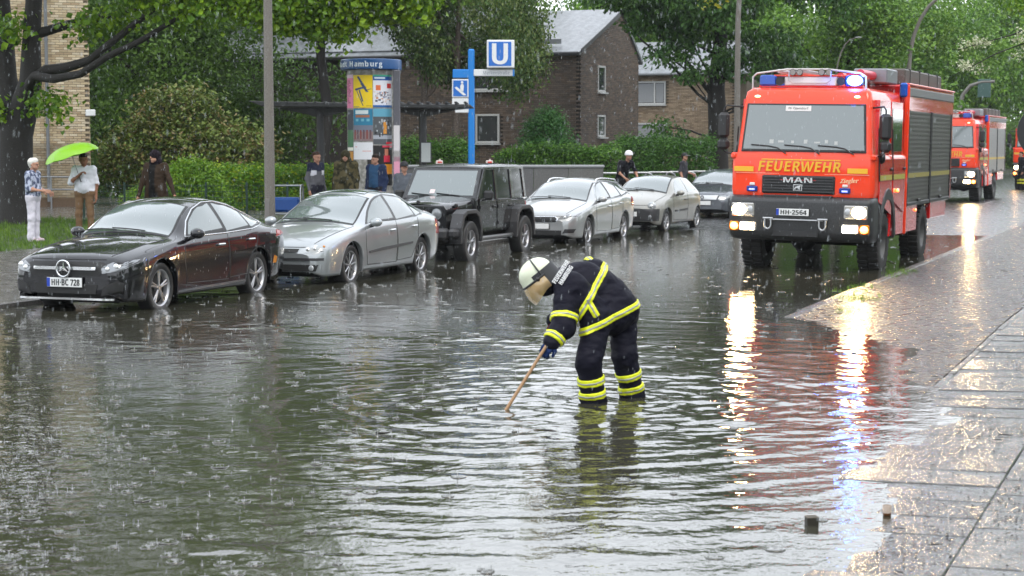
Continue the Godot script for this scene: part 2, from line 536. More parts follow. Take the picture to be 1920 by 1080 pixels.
# ------------------------------------------------------------------ leaves, trees, hedges
var clumps := {}
func leaf_clump(key: String, n: int, spread: float, size: float, aspect := 0.55, droop := 0.3) -> ArrayMesh:
	if clumps.has(key): return clumps[key]
	var r := RandomNumberGenerator.new()
	r.seed = hash(key)
	var m := M.new()
	for k in n:
		var p := Vector3(r.randfn(), r.randfn(), r.randfn()) * spread * 0.55
		var d := Vector3(r.randf_range(-1, 1), r.randf_range(-1, 0.5) - droop, r.randf_range(-1, 1)).normalized()
		var s := d.cross(Vector3(r.randfn(), r.randfn(), r.randfn())).normalized()
		var l := size * r.randf_range(0.7, 1.35)
		var up := d.cross(s) * l * 0.18
		var a := p
		var b := p + d * l * 0.45 + s * l * aspect * 0.5 + up
		var c := p + d * l
		var e := p + d * l * 0.45 - s * l * aspect * 0.5 + up
		m.tri(a, b, c)
		m.tri(a, c, e)
	clumps[key] = m.mesh()
	return clumps[key]

func leaf_mat(rough := 0.4) -> StandardMaterial3D:
	var key := "leaf%.2f" % rough
	if not mats.has(key):
		var m := StandardMaterial3D.new()
		m.vertex_color_use_as_albedo = true
		m.roughness = rough
		m.metallic_specular = 0.3
		m.backlight_enabled = true; m.backlight = Color(0.55, 0.6, 0.35)
		mats[key] = m
	return mats[key]

func scatter(called: String, parent: Node, clump: ArrayMesh, spots: Array, cols: Array, smin: float, smax: float, seed_ := 1) -> MultiMeshInstance3D:
	var mm := MultiMesh.new()
	mm.transform_format = MultiMesh.TRANSFORM_3D
	mm.use_colors = true
	mm.mesh = clump
	mm.instance_count = spots.size()
	var r := RandomNumberGenerator.new()
	r.seed = seed_
	for k in spots.size():
		var b := Basis(Vector3.UP, r.randf() * TAU) * Basis(Vector3.RIGHT, r.randf_range(-0.6, 0.6)) * Basis.from_scale(Vector3.ONE * r.randf_range(smin, smax))
		mm.set_instance_transform(k, Transform3D(b, spots[k]))
		var c: Color = cols[r.randi() % cols.size()]
		var f := r.randf_range(0.84, 1.2)
		mm.set_instance_color(k, Color(c.r * f, c.g * f, c.b * f))
	var o := MultiMeshInstance3D.new()
	o.name = called
	o.multimesh = mm
	o.material_override = leaf_mat()
	parent.add_child(o, true)
	o.set_meta("kind", "stuff")
	return o

# spots near the surface of a lobed mass
func lobe_spots(lobes: Array, n: int, r: RandomNumberGenerator, inner := 0.55) -> Array:
	var total := 0.0
	for l in lobes: total += l[1].x * l[1].y + l[1].x * l[1].z
	var out := []
	for l in lobes:
		var cnt := int(n * (l[1].x * l[1].y + l[1].x * l[1].z) / total)
		for k in cnt:
			var d := Vector3(r.randfn(), r.randfn(), r.randfn()).normalized()
			var q := lerpf(inner, 1.05, pow(r.randf(), 0.6))
			if r.randf() < 0.08: q *= 1.12
			out.append(l[0] + d * l[1] * q)
	return out

var bark_mat: StandardMaterial3D
func limb(m: M, a: Vector3, b: Vector3, r0: float, r1: float, r: RandomNumberGenerator, bend := 0.12, seg := 8) -> void:
	var path := []
	var rad := []
	var len_ := a.distance_to(b)
	var off := Vector3(r.randfn(), r.randfn() * 0.5, r.randfn()) * len_ * bend
	var n := 7
	for k in n + 1:
		var t := float(k) / n
		path.append(a.lerp(b, t) + off * sin(PI * t) + Vector3(r.randfn(), r.randfn(), r.randfn()) * len_ * 0.008)
		rad.append(lerpf(r0, r1, t))
	m.tube(path, rad, seg)

func tree(called: String, label: String, at: Vector3, h: float, tr: float, spread: Vector3, cy: float, nl: int, n: int, leaf: float, cols: Array, seed_: int, group := "", droop := 0.3) -> Node3D:
	var r := RandomNumberGenerator.new()
	r.seed = seed_
	var t := thing(called, label, "tree", at, 0.0, group)
	var lobes := []
	for k in nl:
		var d := Vector3(r.randfn(), r.randfn() * 0.8, r.randfn()).normalized() * pow(r.randf(), 0.4)
		var rr := r.randf_range(0.26, 0.42)
		lobes.append([Vector3(0, cy, 0) + d * spread * 0.72, spread * rr * Vector3(r.randf_range(0.85, 1.2), r.randf_range(0.7, 0.95), r.randf_range(0.85, 1.2))])
	var w := M.new()
	limb(w, Vector3(0, -0.2, 0), Vector3(r.randfn() * 0.2, cy - spread.y * 0.2, r.randfn() * 0.2), tr, tr * 0.55, r, 0.02, 12)
	w.lathe([Vector2(tr * 1.7, -0.25), Vector2(tr * 1.3, 0.1), Vector2(tr * 1.05, 0.5), Vector2(tr * 0.98, 0.9)], 12)
	for k in mini(nl, 9):
		limb(w, Vector3(0, cy - spread.y * r.randf_range(0.35, 0.8), 0), lobes[k][0], tr * 0.42, tr * 0.08, r, 0.14, 6)
	obj("trunk", w, bark_mat, t)
	scatter("crown", t, leaf_clump("c%.2f" % leaf, 16, leaf * 2.6, leaf, 0.6, droop), lobe_spots(lobes, n, r), cols, 0.75, 1.35, seed_)
	return t

func bush(called: String, label: String, at: Vector3, lobes: Array, n: int, leaf: float, cols: Array, seed_: int, category := "bush") -> Node3D:
	var r := RandomNumberGenerator.new()
	r.seed = seed_
	var t := thing(called, label, category, at)
	var w := M.new()
	for l in lobes:
		limb(w, Vector3(0, -0.1, 0), l[0], 0.06, 0.02, r, 0.08, 6)
		for k in 3:
			var d: Vector3 = Vector3(r.randfn(), absf(r.randfn()), r.randfn()).normalized() * (l[1] as Vector3) * 0.8
			limb(w, (l[0] as Vector3) * 0.8, (l[0] as Vector3) + d, 0.03, 0.01, r, 0.08, 5)
	obj("stem", w, bark_mat, t)
	scatter("foliage", t, leaf_clump("b%.2f" % leaf, 16, leaf * 2.4, leaf, 0.6, 0.0), lobe_spots(lobes, n, r, 0.5), cols, 0.7, 1.3, seed_)
	return t

func hedge(label: String, at: Vector3, size: Vector3, turn: float, n: int, leaf: float, cols: Array, seed_: int) -> Node3D:
	var r := RandomNumberGenerator.new()
	r.seed = seed_
	var t := thing("hedge", label, "hedge", at, turn)
	var spots := []
	var nz := noise(seed_, 0.6, 2)
	for k in n:
		var p := Vector3(r.randf_range(-0.5, 0.5), r.randf(), r.randf_range(-0.5, 0.5))
		match r.randi() % 4:
			0: p.y = 1.0 - 0.1 * r.randf()
			1, 2: p.z = 0.5 - 0.15 * r.randf()
		var q := p * size
		q.y *= 1.0 + 0.16 * nz.get_noise_2d(q.x, q.z)
		q.z += 0.18 * nz.get_noise_2d(q.x * 1.3, q.y * 1.3 + 9.0)
		spots.append(q)
	var w := M.new()
	for k in int(size.x / 0.4):
		var x := -size.x * 0.5 + 0.4 * k + 0.2
		limb(w, Vector3(x, -0.1, 0), Vector3(x + r.randfn() * 0.1, size.y * 0.9, r.randfn() * 0.1), 0.04, 0.01, r, 0.05, 5)
	obj("stem", w, bark_mat, t)
	scatter("foliage", t, leaf_clump("b%.2f" % leaf, 16, leaf * 2.4, leaf, 0.6, 0.0), spots, cols, 0.7, 1.3, seed_)
	return t

func greens() -> void:
	bark_mat = tri_mat(L(0.030, 0.026, 0.021), 0.75, 1.2, T.bark, T.rough_bump, 1.0)
	var maple := [Color(0.15, 0.26, 0.018), Color(0.20, 0.32, 0.022), Color(0.10, 0.19, 0.016), Color(0.075, 0.155, 0.016)]
	var dark := [Color(0.080, 0.155, 0.028), Color(0.098, 0.185, 0.032), Color(0.118, 0.21, 0.036), Color(0.06, 0.12, 0.024)]
	var mid := [Color(0.098, 0.2, 0.028), Color(0.122, 0.235, 0.03), Color(0.15, 0.265, 0.036), Color(0.072, 0.155, 0.024)]
	var lime := [Color(0.12, 0.23, 0.026), Color(0.09, 0.19, 0.024), Color(0.065, 0.15, 0.022), Color(0.14, 0.24, 0.034)]
	# the big street tree at the corner of the lawn, its limbs reaching over the parked cars
	var r := RandomNumberGenerator.new()
	r.seed = 5
	var o := Vector3(-27.3, 0.2, -36.6)
	var t := thing("maple_tree", "big dark-barked tree with forked trunk and long limbs behind the white-haired woman", "tree", o)
	var w := M.new()
	var g := func(x, y, z): return Vector3(x, y, z) - o
	w.tube([Vector3(0, -0.3, 0), Vector3(0, 0.15, 0), Vector3(0.02, 0.6, 0), Vector3(0.0, 1.2, 0), Vector3(0.05, 2.2, 0), Vector3(0.3, 2.9, 0.0), Vector3(0.58, 3.5, 0.1), Vector3(0.62, 4.4, 0.1), Vector3(0.75, 6.5, 0.0), Vector3(0.6, 9.0, 0.2)], [0.75, 0.58, 0.47, 0.42, 0.40, 0.34, 0.27, 0.22, 0.17, 0.06], 14)
	w.tube([Vector3(0, 1.9, 0), Vector3(-0.1, 2.8, -0.05), Vector3(-0.28, 3.6, -0.1), Vector3(-0.32, 4.6, -0.1), Vector3(-0.7, 7.0, -0.4), Vector3(-1.0, 9.5, -0.6)], [0.36, 0.30, 0.26, 0.23, 0.17, 0.05], 12)
	w.tube([Vector3(-0.1, 2.3, 0.1), Vector3(-0.7, 2.9, 0.3), Vector3(-1.3, 3.05, 0.4), Vector3(-2.6, 3.8, 0.5)], [0.12, 0.09, 0.07, 0.04], 8)
	w.tube([Vector3(0.55, 3.45, 0.1), Vector3(1.1, 3.75, 0.2), Vector3(1.75, 3.8, 0.3), Vector3(2.4, 3.95, 0.3), Vector3(3.0, 4.3, 0.4), Vector3(3.7, 4.75, 0.4), Vector3(5.2, 5.6, 0.6), Vector3(6.4, 6.1, 0.6)], [0.17, 0.135, 0.12, 0.105, 0.09, 0.08, 0.055, 0.03], 8)
	w.tube([Vector3(0.5, 3.3, 0.15), Vector3(1.0, 3.6, 0.5), Vector3(1.6, 3.52, 0.6), Vector3(2.5, 3.62, 0.8), Vector3(3.3, 4.0, 0.9), Vector3(4.3, 4.35, 1.0), Vector3(5.3, 4.85, 1.0), Vector3(7.2, 5.3, 0.7), Vector3(9.6, 5.1, -0.2)], [0.16, 0.12, 0.105, 0.095, 0.085, 0.07, 0.055, 0.04, 0.015], 8)
	w.tube([Vector3(0.65, 4.6, 0.1), Vector3(1.5, 4.9, -0.4), Vector3(3.0, 5.2, -0.8), Vector3(5.0, 6.4, -1.0)], [0.13, 0.1, 0.08, 0.03], 8)
	obj("trunk", w, bark_mat, t)
	var lobes := []
	for q in [[5.2, 5.3, 0.9, .9], [6.3, 5.2, 1.2, .9], [7.5, 5.1, 0.6, 1.0], [8.4, 4.9, 0.2, .8], [9.1, 5.0, 0.0, .75], [9.7, 5.3, -0.3, .8], [10.4, 5.3, -0.5, .8], [8.9, 5.6, 0.0, 1.2], [10.2, 5.8, -.4, 1.0], [5.4, 6.2, 0.4, 1.1], [4.1, 5.6, 0.6, 0.8], [8.5, 4.6, .1, .5], [9.2, 4.75, 0, .45], [7.6, 4.8, .5, .5], [10.3, 4.95, -.6, .45], [7.0, 6.0, .5, 1.3],
		[1.05, 2.95, 0.3, 0.42], [1.5, 2.85, 0.5, .3], [-0.35, 2.75, .5, .35], [0.2, 4.7, .6, .55], [2.3, 4.7, 0.0, 0.5], [-1.5, 3.2, .4, .4], [3.2, 4.9, .2, .5]]:
		lobes.append([Vector3(q[0], q[1], q[2]), Vector3(q[3], q[3] * 0.62, q[3])])
	for k in 26:
		lobes.append([Vector3(r.randf_range(-4.5, 7.5), r.randf_range(6.8, 12.5), r.randf_range(-4.0, 4.5)), Vector3(1.7, 1.2, 1.7) * r.randf_range(0.7, 1.2)])
	scatter("crown", t, leaf_clump("maple", 16, 0.28, 0.135, 0.85, 0.35), lobe_spots(lobes, 6200, r, 0.2), maple, 0.7, 1.25, 5)
	# trees behind the bushes and houses
	var rows := [
		["dark dense tree behind the yellow brick house corner", -37.03, -58.31, 14.0, 0.3, Vector3(5, 5.5, 4), 7.5, dark],
		["dark tree closing the gap beside the yellow brick house", -43.0, -63.5, 13.0, 0.3, Vector3(4.6, 5.2, 4), 5.6, dark],
		["dark tree behind the yellow brick house", -47.5, -70.0, 14.0, 0.3, Vector3(5, 6, 4), 6.2, dark],
		["dark tree rising behind the big olive bush", -41.0, -73.0, 13.0, 0.3, Vector3(5, 5.5, 4), 7.0, dark],
		["tall tree standing behind the station shelter roof", -32.5, -74.68, 14.0, 0.3, Vector3(5.5, 5.5, 4), 8.0, mid],
		["leafy tree between the shelter and the dark house", -29.4, -57.0, 12.0, 0.24, Vector3(3.4, 3.0, 3), 8.3, mid],
		["tree crown showing above the dark brick gable", -31.8, -101.0, 13.0, 0.3, Vector3(5, 4.6, 4), 9.6, mid],
		["tree behind the lighter brick house roof", -26.83, -103.13, 15.0, 0.3, Vector3(6, 5, 5), 10.5, lime],
		["street tree right behind the big truck's light bar", -16.9, -86.5, 13.0, 0.32, Vector3(4.4, 5.0, 5), 7.2, mid],
		["street tree above the near truck's box body", -18.38, -105.91, 14.0, 0.32, Vector3(5.5, 5.8, 5), 7.8, lime],
		["street tree with a pale crown above the second truck's cab", -19.47, -125.74, 15.0, 0.32, Vector3(6.2, 6.4, 6), 8.5, mid],
		["far street tree behind the traffic signal mast", -18.31, -147.78, 16.0, 0.32, Vector3(6.8, 7.2, 6), 9.0, lime],
		["farthest street tree fading into the rain above the second truck", -17.14, -175.8, 17.0, 0.34, Vector3(7.5, 8, 7), 9.5, mid],
		["far tree where the street vanishes behind the third truck", -9.77, -203.41, 18.0, 0.34, Vector3(9, 9, 7), 9.5, lime],
		["tree mass in the distance between the lamp posts", -38.01, -145.94, 17.0, 0.34, Vector3(9, 8, 6), 9.5, dark],
		["distant tree left of the curved lamp post", -30.17, -122.75, 16.0, 0.34, Vector3(7, 7, 6), 9.5, dark],
		["distant dark tree far behind the second truck", -28.94, -181.67, 18.0, 0.34, Vector3(10, 9.5, 7), 9.5, dark],
	]
	for k in rows.size():
		var q: Array = rows[k]
		var d := sqrt(q[1] * q[1] + q[2] * q[2])
		tree("street_tree" if q[1] > -18.0 else "broad_tree", q[0], Vector3(q[1], 0.0, q[2]), q[3], q[4], q[5], q[6], 22, 1500 if d > 90.0 else 1700, clampf(d * 0.0022, 0.16, 0.34), q[7], 100 + k)
	# undergrowth that closes the far end of the street
	r.seed = 17
	for k in 7:
		var q: Array = [[-19.5, -98.0], [-21.0, -118.0], [-22.0, -140.0], [-20.0, -165.0], [-14.0, -196.0], [-3.0, -212.0], [-30.0, -110.0]][k]
		var lb := []
		for j in 7: lb.append([Vector3(r.randf_range(-6, 6), r.randf_range(0.8, 3.4), r.randf_range(-2, 2)), Vector3(3.2, 2.0, 1.8) * r.randf_range(0.8, 1.2)])
		bush("street_shrubs", ["shrubs under the street trees behind the near truck's cab", "shrubs under the street trees behind the near truck's body", "shrubs under the street trees beside the second truck", "far shrubs behind the second truck's body", "far shrubs beyond the third truck", "farthest shrubs at the end of the street", "shrubs between the light brick house and the street trees"][k], Vector3(q[0], 0.0, q[1]), lb, 900, 0.26, mid if k % 2 == 0 else dark, 170 + k)
	# trees and hedge on our own side of the street, out of the picture: they darken the flanks of the parked cars
	for k in 12:
		tree("pavement_tree", ["tree on the near pavement at the street's near end", "tree on the near pavement next to the street's near end", "tree on the near pavement across from the black coupe", "tree on the near pavement across from the off-roader", "tree on the near pavement across from the hatchback", "tree on the near pavement across from the grey saloon", "near-side tree level with the second truck", "near-side tree between the second and third trucks", "near-side tree level with the third truck", "near-side tree beyond the third truck", "near-side tree far along the street", "near-side tree at the street's far end"][k], Vector3(9.5 + 1.5 * sin(k * 2.0), 0.05, 8.0 - 13.0 * k - 0.8 * k * maxf(0.0, k - 5.0)), 12.0, 0.25, Vector3(4.2, 4.6, 4.8), 6.2, 18, 1000, 0.24, mid, 190 + k)
	hedge("tall garden hedge along the near pavement", Vector3(8.0, 0.0, -80.0), Vector3(190.0, 2.6, 1.6), PI / 2, 8000, 0.2, dark, 180)
	for k in 6:
		tree("garden_tree", ["garden tree at the near end beside the lawn", "garden tree at the near end across the road", "garden tree at the near end of the carriageway", "garden tree at the near end on the pavement side", "garden tree past the near end of the parked cars", "garden tree behind the lawn's near end"][k], Vector3([-17.0, -10.5, -4.0, 3.0, -24.0, -31.0][k], 0.0, [15.0, 18.0, 19.0, 17.0, 9.0, 0.0][k]), 5.5, 0.18, Vector3(4.2, 2.2, 3.0), 2.9, 16, 800, 0.26, dark, 210 + k)
	for k in 2:
		var lb2 := []
		for j in 6: lb2.append([Vector3(r.randf_range(-4, 4), r.randf_range(0.8, 4.0), r.randf_range(-1, 1)), Vector3(2.6, 2.0, 1.4) * r.randf_range(0.8, 1.2)])
		bush("rear_shrubs", ["dark shrubs between the yellow building and the olive bush", "dark shrubs far behind the olive bush", "dark shrubs behind the clipped hedge and shelter", "dark shrubs filling the gap left of the dark house"][k], Vector3([-41.0, -36.5, -31.5, -33.0][k], 0.1, [-57.5, -61.0, -61.0, -66.5][k]), lb2, 900, 0.17, dark, 230 + k)
	# oak beside the second house
	r.seed = 31
	var ok := thing("oak_tree", "large oak with thick dark trunk beside the lighter brick house", "tree", Vector3(-17.6, 0.1, -66.7))
	var ow := M.new()
	ow.tube([Vector3(0, -0.3, 0), Vector3(0, 0.3, 0), Vector3(0.02, 1.5, 0), Vector3(-0.02, 3.0, 0), Vector3(-0.1, 4.2, 0), Vector3(0.1, 6.5, 0), Vector3(0.2, 9.0, 0)], [0.62, 0.45, 0.38, 0.36, 0.33, 0.24, 0.08], 14)
	var ol := []
	for q in [[-4.3, 8.2, 1.0, 1.0], [-3.6, 7.9, 1.4, 1.2], [-2.4, 6.9, 0.8, 1.1], [-1.5, 5.4, 1.5, .8], [-1.2, 6.4, 0.4, 1.3], [0.8, 5.2, 1.0, 1.1], [1.8, 5.8, 0.2, 1.4], [2.6, 4.8, -0.6, 1.2], [-0.7, 4.6, 1.2, .5], [-1.4, 2.4, 1.0, .6], [-1.9, 2.8, .8, .45], [-0.8, 2.0, 1.2, .4], [3.4, 4.0, -1.0, 1.1], [-5.4, 8.5, 1.0, .8]]:
		ol.append([Vector3(q[0], q[1], q[2]), Vector3(q[3], q[3] * 0.6, q[3])])
	for k in 22:
		ol.append([Vector3(r.randf_range(-4.5, 4.8), r.randf_range(7.2, 11.0), r.randf_range(-4.0, 3.5)), Vector3(1.6, 1.1, 1.6) * r.randf_range(0.8, 1.2)])
	for k in 14:
		if ol[k][0].y > 4.9: limb(ow, Vector3(0, 3.4 + 0.16 * k, 0), ol[k][0], 0.07, 0.02, r, 0.03, 6)
		else: limb(ow, Vector3(0, minf(3.2, ol[k][0].y - 0.5), 0), ol[k][0], 0.05, 0.015, r, 0.04, 5)
	obj("trunk", ow, bark_mat, ok)
	scatter("crown", ok, leaf_clump("oak", 15, 0.36, 0.19, 0.6, 0.3), lobe_spots(ol, 3000, r, 0.25), [Color(0.055, 0.125, 0.03), Color(0.07, 0.15, 0.034), Color(0.09, 0.18, 0.04), Color(0.04, 0.095, 0.026)], 0.75, 1.25, 31)
	# two birches behind the station sign
	var birch := tri_mat(L(0.24, 0.20, 0.17), 0.7, 1.5, noise_tex(41, 0.03, 4, Color(0.25, 0.2, 0.17), Color(1, 1, 1)), T.rough_bump, 0.6)
	var bl := ["slender birch with leaning pale trunk between shelter and blue sign pole", "taller birch just beside the blue sign pole"]
	for k in 2:
		r.seed = 51 + k
		var b := thing("birch_tree", bl[k], "tree", Vector3([-26.6, -25.5][k], 0.2, [-59.3, -59.7][k]), 0.0, "birches by the station")
		var bw := M.new()
		bw.tube([Vector3(0, -0.2, 0), Vector3(0.0, 1.0, 0), Vector3(0.05, 2.5, 0), Vector3(0.12, 4.5, 0), Vector3(0.2, 7.5, 0), Vector3(0.1, 10.5, 0)], [0.19, 0.15, 0.135, 0.12, 0.09, 0.03], 10)
		var lb := []
		for j in 16:
			var q := Vector3(r.randf_range(-1.7, 2.6 if k == 1 else 1.0), r.randf_range(4.6, 9.6), r.randf_range(-1.6, 1.6))
			lb.append([q, Vector3(0.7, 1.1, 0.7) * r.randf_range(0.7, 1.2)])
			if j < 7: limb(bw, Vector3(0.1, 3.6 + 0.5 * j, 0), q, 0.05, 0.012, r, 0.1, 5)
		obj("trunk", bw, birch, b)
		scatter("crown", b, leaf_clump("birch", 16, 0.34, 0.12, 0.7, 0.6), lobe_spots(lb, 1500, r, 0.2), [Color(0.06, 0.11, 0.03), Color(0.09, 0.14, 0.035), Color(0.12, 0.155, 0.05), Color(0.045, 0.085, 0.025)], 0.7, 1.2, 51 + k)
	# shrubs
	bush("olive_bush", "wide olive green bush with reddish shoots behind the hooded man", Vector3(-31.64, 0.2, -50.84), [[Vector3(0, 1.6, 0), Vector3(2.0, 1.4, 1.6)], [Vector3(0.2, 2.6, 0), Vector3(1.4, 1.1, 1.3)], [Vector3(-1.2, 1.3, 0.3), Vector3(1.3, 1.1, 1.2)], [Vector3(1.5, 1.5, 0.3), Vector3(1.5, 1.3, 1.2)], [Vector3(2.6, 1.5, 0.2), Vector3(1.1, 1.1, 1)], [Vector3(-0.3, 3.0, 0.1), Vector3(0.8, 0.7, 0.8)], [Vector3(0.8, 3.1, 0), Vector3(0.6, 0.5, 0.6)], [Vector3(0.8, 0.9, 0.8), Vector3(2.2, 0.8, .8)]], 2300, 0.13, [Color(0.109, 0.156, 0.034), Color(0.134, 0.180, 0.038), Color(0.154, 0.168, 0.047), Color(0.090, 0.138, 0.032), Color(0.192, 0.150, 0.058)], 61)
	bush("bright_bush", "rounded bright green bush beside the hooded man", Vector3(-24.91, 0.2, -40.91), [[Vector3(0, 0.75, 0), Vector3(0.75, 0.75, 0.7)], [Vector3(-0.8, 0.55, 0.1), Vector3(0.7, 0.55, .6)], [Vector3(0.5, 0.5, 0.1), Vector3(0.55, 0.5, .5)], [Vector3(-0.1, 1.25, -0.1), Vector3(.5, .35, .4)], [Vector3(-1.5, 0.4, .1), Vector3(.5, .4, .4)]], 1300, 0.085, [Color(0.218, 0.360, 0.032), Color(0.154, 0.300, 0.032), Color(0.256, 0.384, 0.042), Color(0.115, 0.228, 0.026)], 62)
	hedge("long clipped hedge with yellow-green tips between the bright bush and the shelter", Vector3(-26.47, 0.2, -47.94), Vector3(5.2, 1.25, 1.0), 0.32, 1700, 0.085, [Color(0.128, 0.276, 0.029), Color(0.179, 0.336, 0.032), Color(0.096, 0.216, 0.026), Color(0.307, 0.384, 0.026)], 63)
	hedge("dark clipped hedge in front of the dark brick house, behind the stone parapet", Vector3(-21.39, 0.2, -59.58), Vector3(4.2, 1.85, 1.2), 0.1, 1600, 0.09, [Color(0.058, 0.144, 0.023), Color(0.083, 0.186, 0.027), Color(0.115, 0.228, 0.032), Color(0.045, 0.108, 0.021)], 64)
	bush("round_shrub", "round dark green shrub rising above the hedge by the dark house", Vector3(-22.4, 0.2, -60.88), [[Vector3(0, 2.3, 0), Vector3(0.85, 0.75, .8)], [Vector3(0.3, 1.6, .2), Vector3(.9, .7, .8)], [Vector3(-0.5, 1.4, .1), Vector3(.7, .7, .7)], [Vector3(0, 2.9, 0), Vector3(.45, .35, .4)]], 900, 0.10, [Color(0.038, 0.114, 0.032), Color(0.051, 0.144, 0.037), Color(0.070, 0.168, 0.042)], 65)
	hedge("green shrubbery behind the shelter's notice board", Vector3(-25.67, 0.2, -57.78), Vector3(2.8, 2.0, 1.2), 0.2, 1000, 0.10, [Color(0.064, 0.156, 0.026), Color(0.096, 0.204, 0.032), Color(0.051, 0.120, 0.023)], 66)
	hedge("clipped hedge in front of the lighter brick house beside the oak", Vector3(-18.9, 0.2, -64.3), Vector3(3.4, 2.1, 1.4), 0.15, 1300, 0.10, [Color(0.064, 0.156, 0.029), Color(0.090, 0.198, 0.034), Color(0.045, 0.114, 0.026)], 67)
	bush("small_conifer", "small grey-green conifer between the dark house gable and the hedge", Vector3(-20.25, 0.2, -66.86), [[Vector3(0, 1.0, 0), Vector3(0.35, 1.0, .35)], [Vector3(0.1, 1.9, 0), Vector3(.22, .6, .22)]], 380, 0.09, [Color(0.09, 0.15, 0.06), Color(0.06, 0.12, 0.05)], 68)
	# grass on the lawn and tufts along the kerb
	var blade := M.new()
	r.seed = 77
	for k in 14:
		var p := Vector3(r.randf_range(-0.12, 0.12), 0, r.randf_range(-0.12, 0.12))
		var l := Vector3(r.randfn() * 0.03, r.randf_range(0.05, 0.12), r.randfn() * 0.03)
		var sd := Vector3(r.randfn(), 0, r.randfn()).normalized() * 0.005
		blade.tri(p - sd, p + sd, p + l)
	var bm := blade.mesh()
	var gs := []
	for k in 7000:
		var z := -24.0 - 20.0 * pow(r.randf(), 0.8)
		var x := -20.4 - r.randf() * 14.0
		if z < -39.4: continue
		gs.append(Vector3(x, far_y(x, z) - 0.02, z))
	var lg := scatter("grass", self, bm, gs, [Color(0.09, 0.17, 0.018), Color(0.12, 0.2, 0.02), Color(0.07, 0.13, 0.018)], 0.8, 1.6, 78)
	tag(lg, "short wet grass on the lawn round the big tree", "grass")
	var ks := []
	for q in [[-4.86, -26.2, 12], [-4.86, -27.0, 10], [-4.5, -25.0, 14], [-4.55, -24.6, 8], [-4.8, -29.6, 14], [-4.75, -30.4, 16], [-4.3, -22.9, 6], [-1.9, -34.0, 40], [-1.6, -35.0, 50], [-1.3, -34.4, 40]]:
		for k in q[2]: ks.append(Vector3(q[0] + r.randfn() * 0.12, pave_y(q[0], q[1]) - 0.005, q[1] + r.randfn() * 0.25))
	var kg := scatter("grass_tufts", self, bm, ks, [Color(0.10, 0.19, 0.02), Color(0.13, 0.22, 0.025)], 0.5, 1.0, 79)
	tag(kg, "small green grass tufts growing along the kerb and path edge", "grass")
	# sprays hanging into the frame from trees over the pavement
	var sp := thing("hawthorn_tree", "hawthorn on the near pavement whose leafy twigs with white blossom hang into the top corner", "tree", Vector3(0.9, 0.0, -26.2))
	var sw := M.new()
	r.seed = 71
	limb(sw, Vector3(0, -0.2, 0), Vector3(-0.3, 4.6, 0.1), 0.16, 0.09, r, 0.02, 10)
	limb(sw, Vector3(-0.2, 3.4, 0.0), Vector3(-3.3, 4.25, 0.15), 0.06, 0.015, r, 0.02, 7)
	limb(sw, Vector3(-2.6, 4.05, 0.1), Vector3(-4.25, 3.45, 0.45), 0.016, 0.005, r, 0.02, 5)
	limb(sw, Vector3(-2.4, 4.0, 0.1), Vector3(-4.3, 3.14, 0.5), 0.016, 0.005, r, 0.02, 5)
	limb(sw, Vector3(-0.3, 4.4, 0.1), Vector3(-6.7, 4.12, 4.6), 0.05, 0.006, r, 0.02, 6)
	obj("trunk", sw, bark_mat, sp)
	var hl := [[Vector3(-3.45, 4.1, 0.15), Vector3(.32, .14, .3)], [Vector3(-3.2, 3.6, 0.2), Vector3(.22, .5, .3)], [Vector3(-2.6, 4.3, 0), Vector3(.7, .5, .5)], [Vector3(-2.7, 3.7, 0), Vector3(.5, .5, .4)], [Vector3(-1.0, 4.9, 0), Vector3(1.4, 1.0, 1.2)], [Vector3(0.6, 5.0, 0), Vector3(1.4, 1.1, 1.3)]]
	scatter("crown", sp, leaf_clump("spray", 12, 0.14, 0.09, 0.5, 0.5), lobe_spots(hl, 420, r, 0.1), maple, 0.7, 1.2, 71)
	scatter("blossom", sp, leaf_clump("bloom", 12, 0.06, 0.03, 1.0, 0.0), lobe_spots([[Vector3(-4.0, 3.55, 0.4), Vector3(.3, .06, .1)], [Vector3(-4.1, 3.22, 0.45), Vector3(.25, .07, .1)], [Vector3(-3.45, 3.5, 0.3), Vector3(.10, .30, .12)]], 44, r, 0.1), [Color(0.55, 0.55, 0.42), Color(0.45, 0.47, 0.33)], 0.8, 1.3, 72)
	scatter("leaves", sp, leaf_clump("spray", 12, 0.14, 0.09, 0.5, 0.5), lobe_spots([[Vector3(-6.72, 4.02, 4.62), Vector3(.13, .07, .1)]], 9, r, 0.1), [Color(0.24, 0.22, 0.02), Color(0.2, 0.24, 0.03)], 0.6, 1.0, 73)

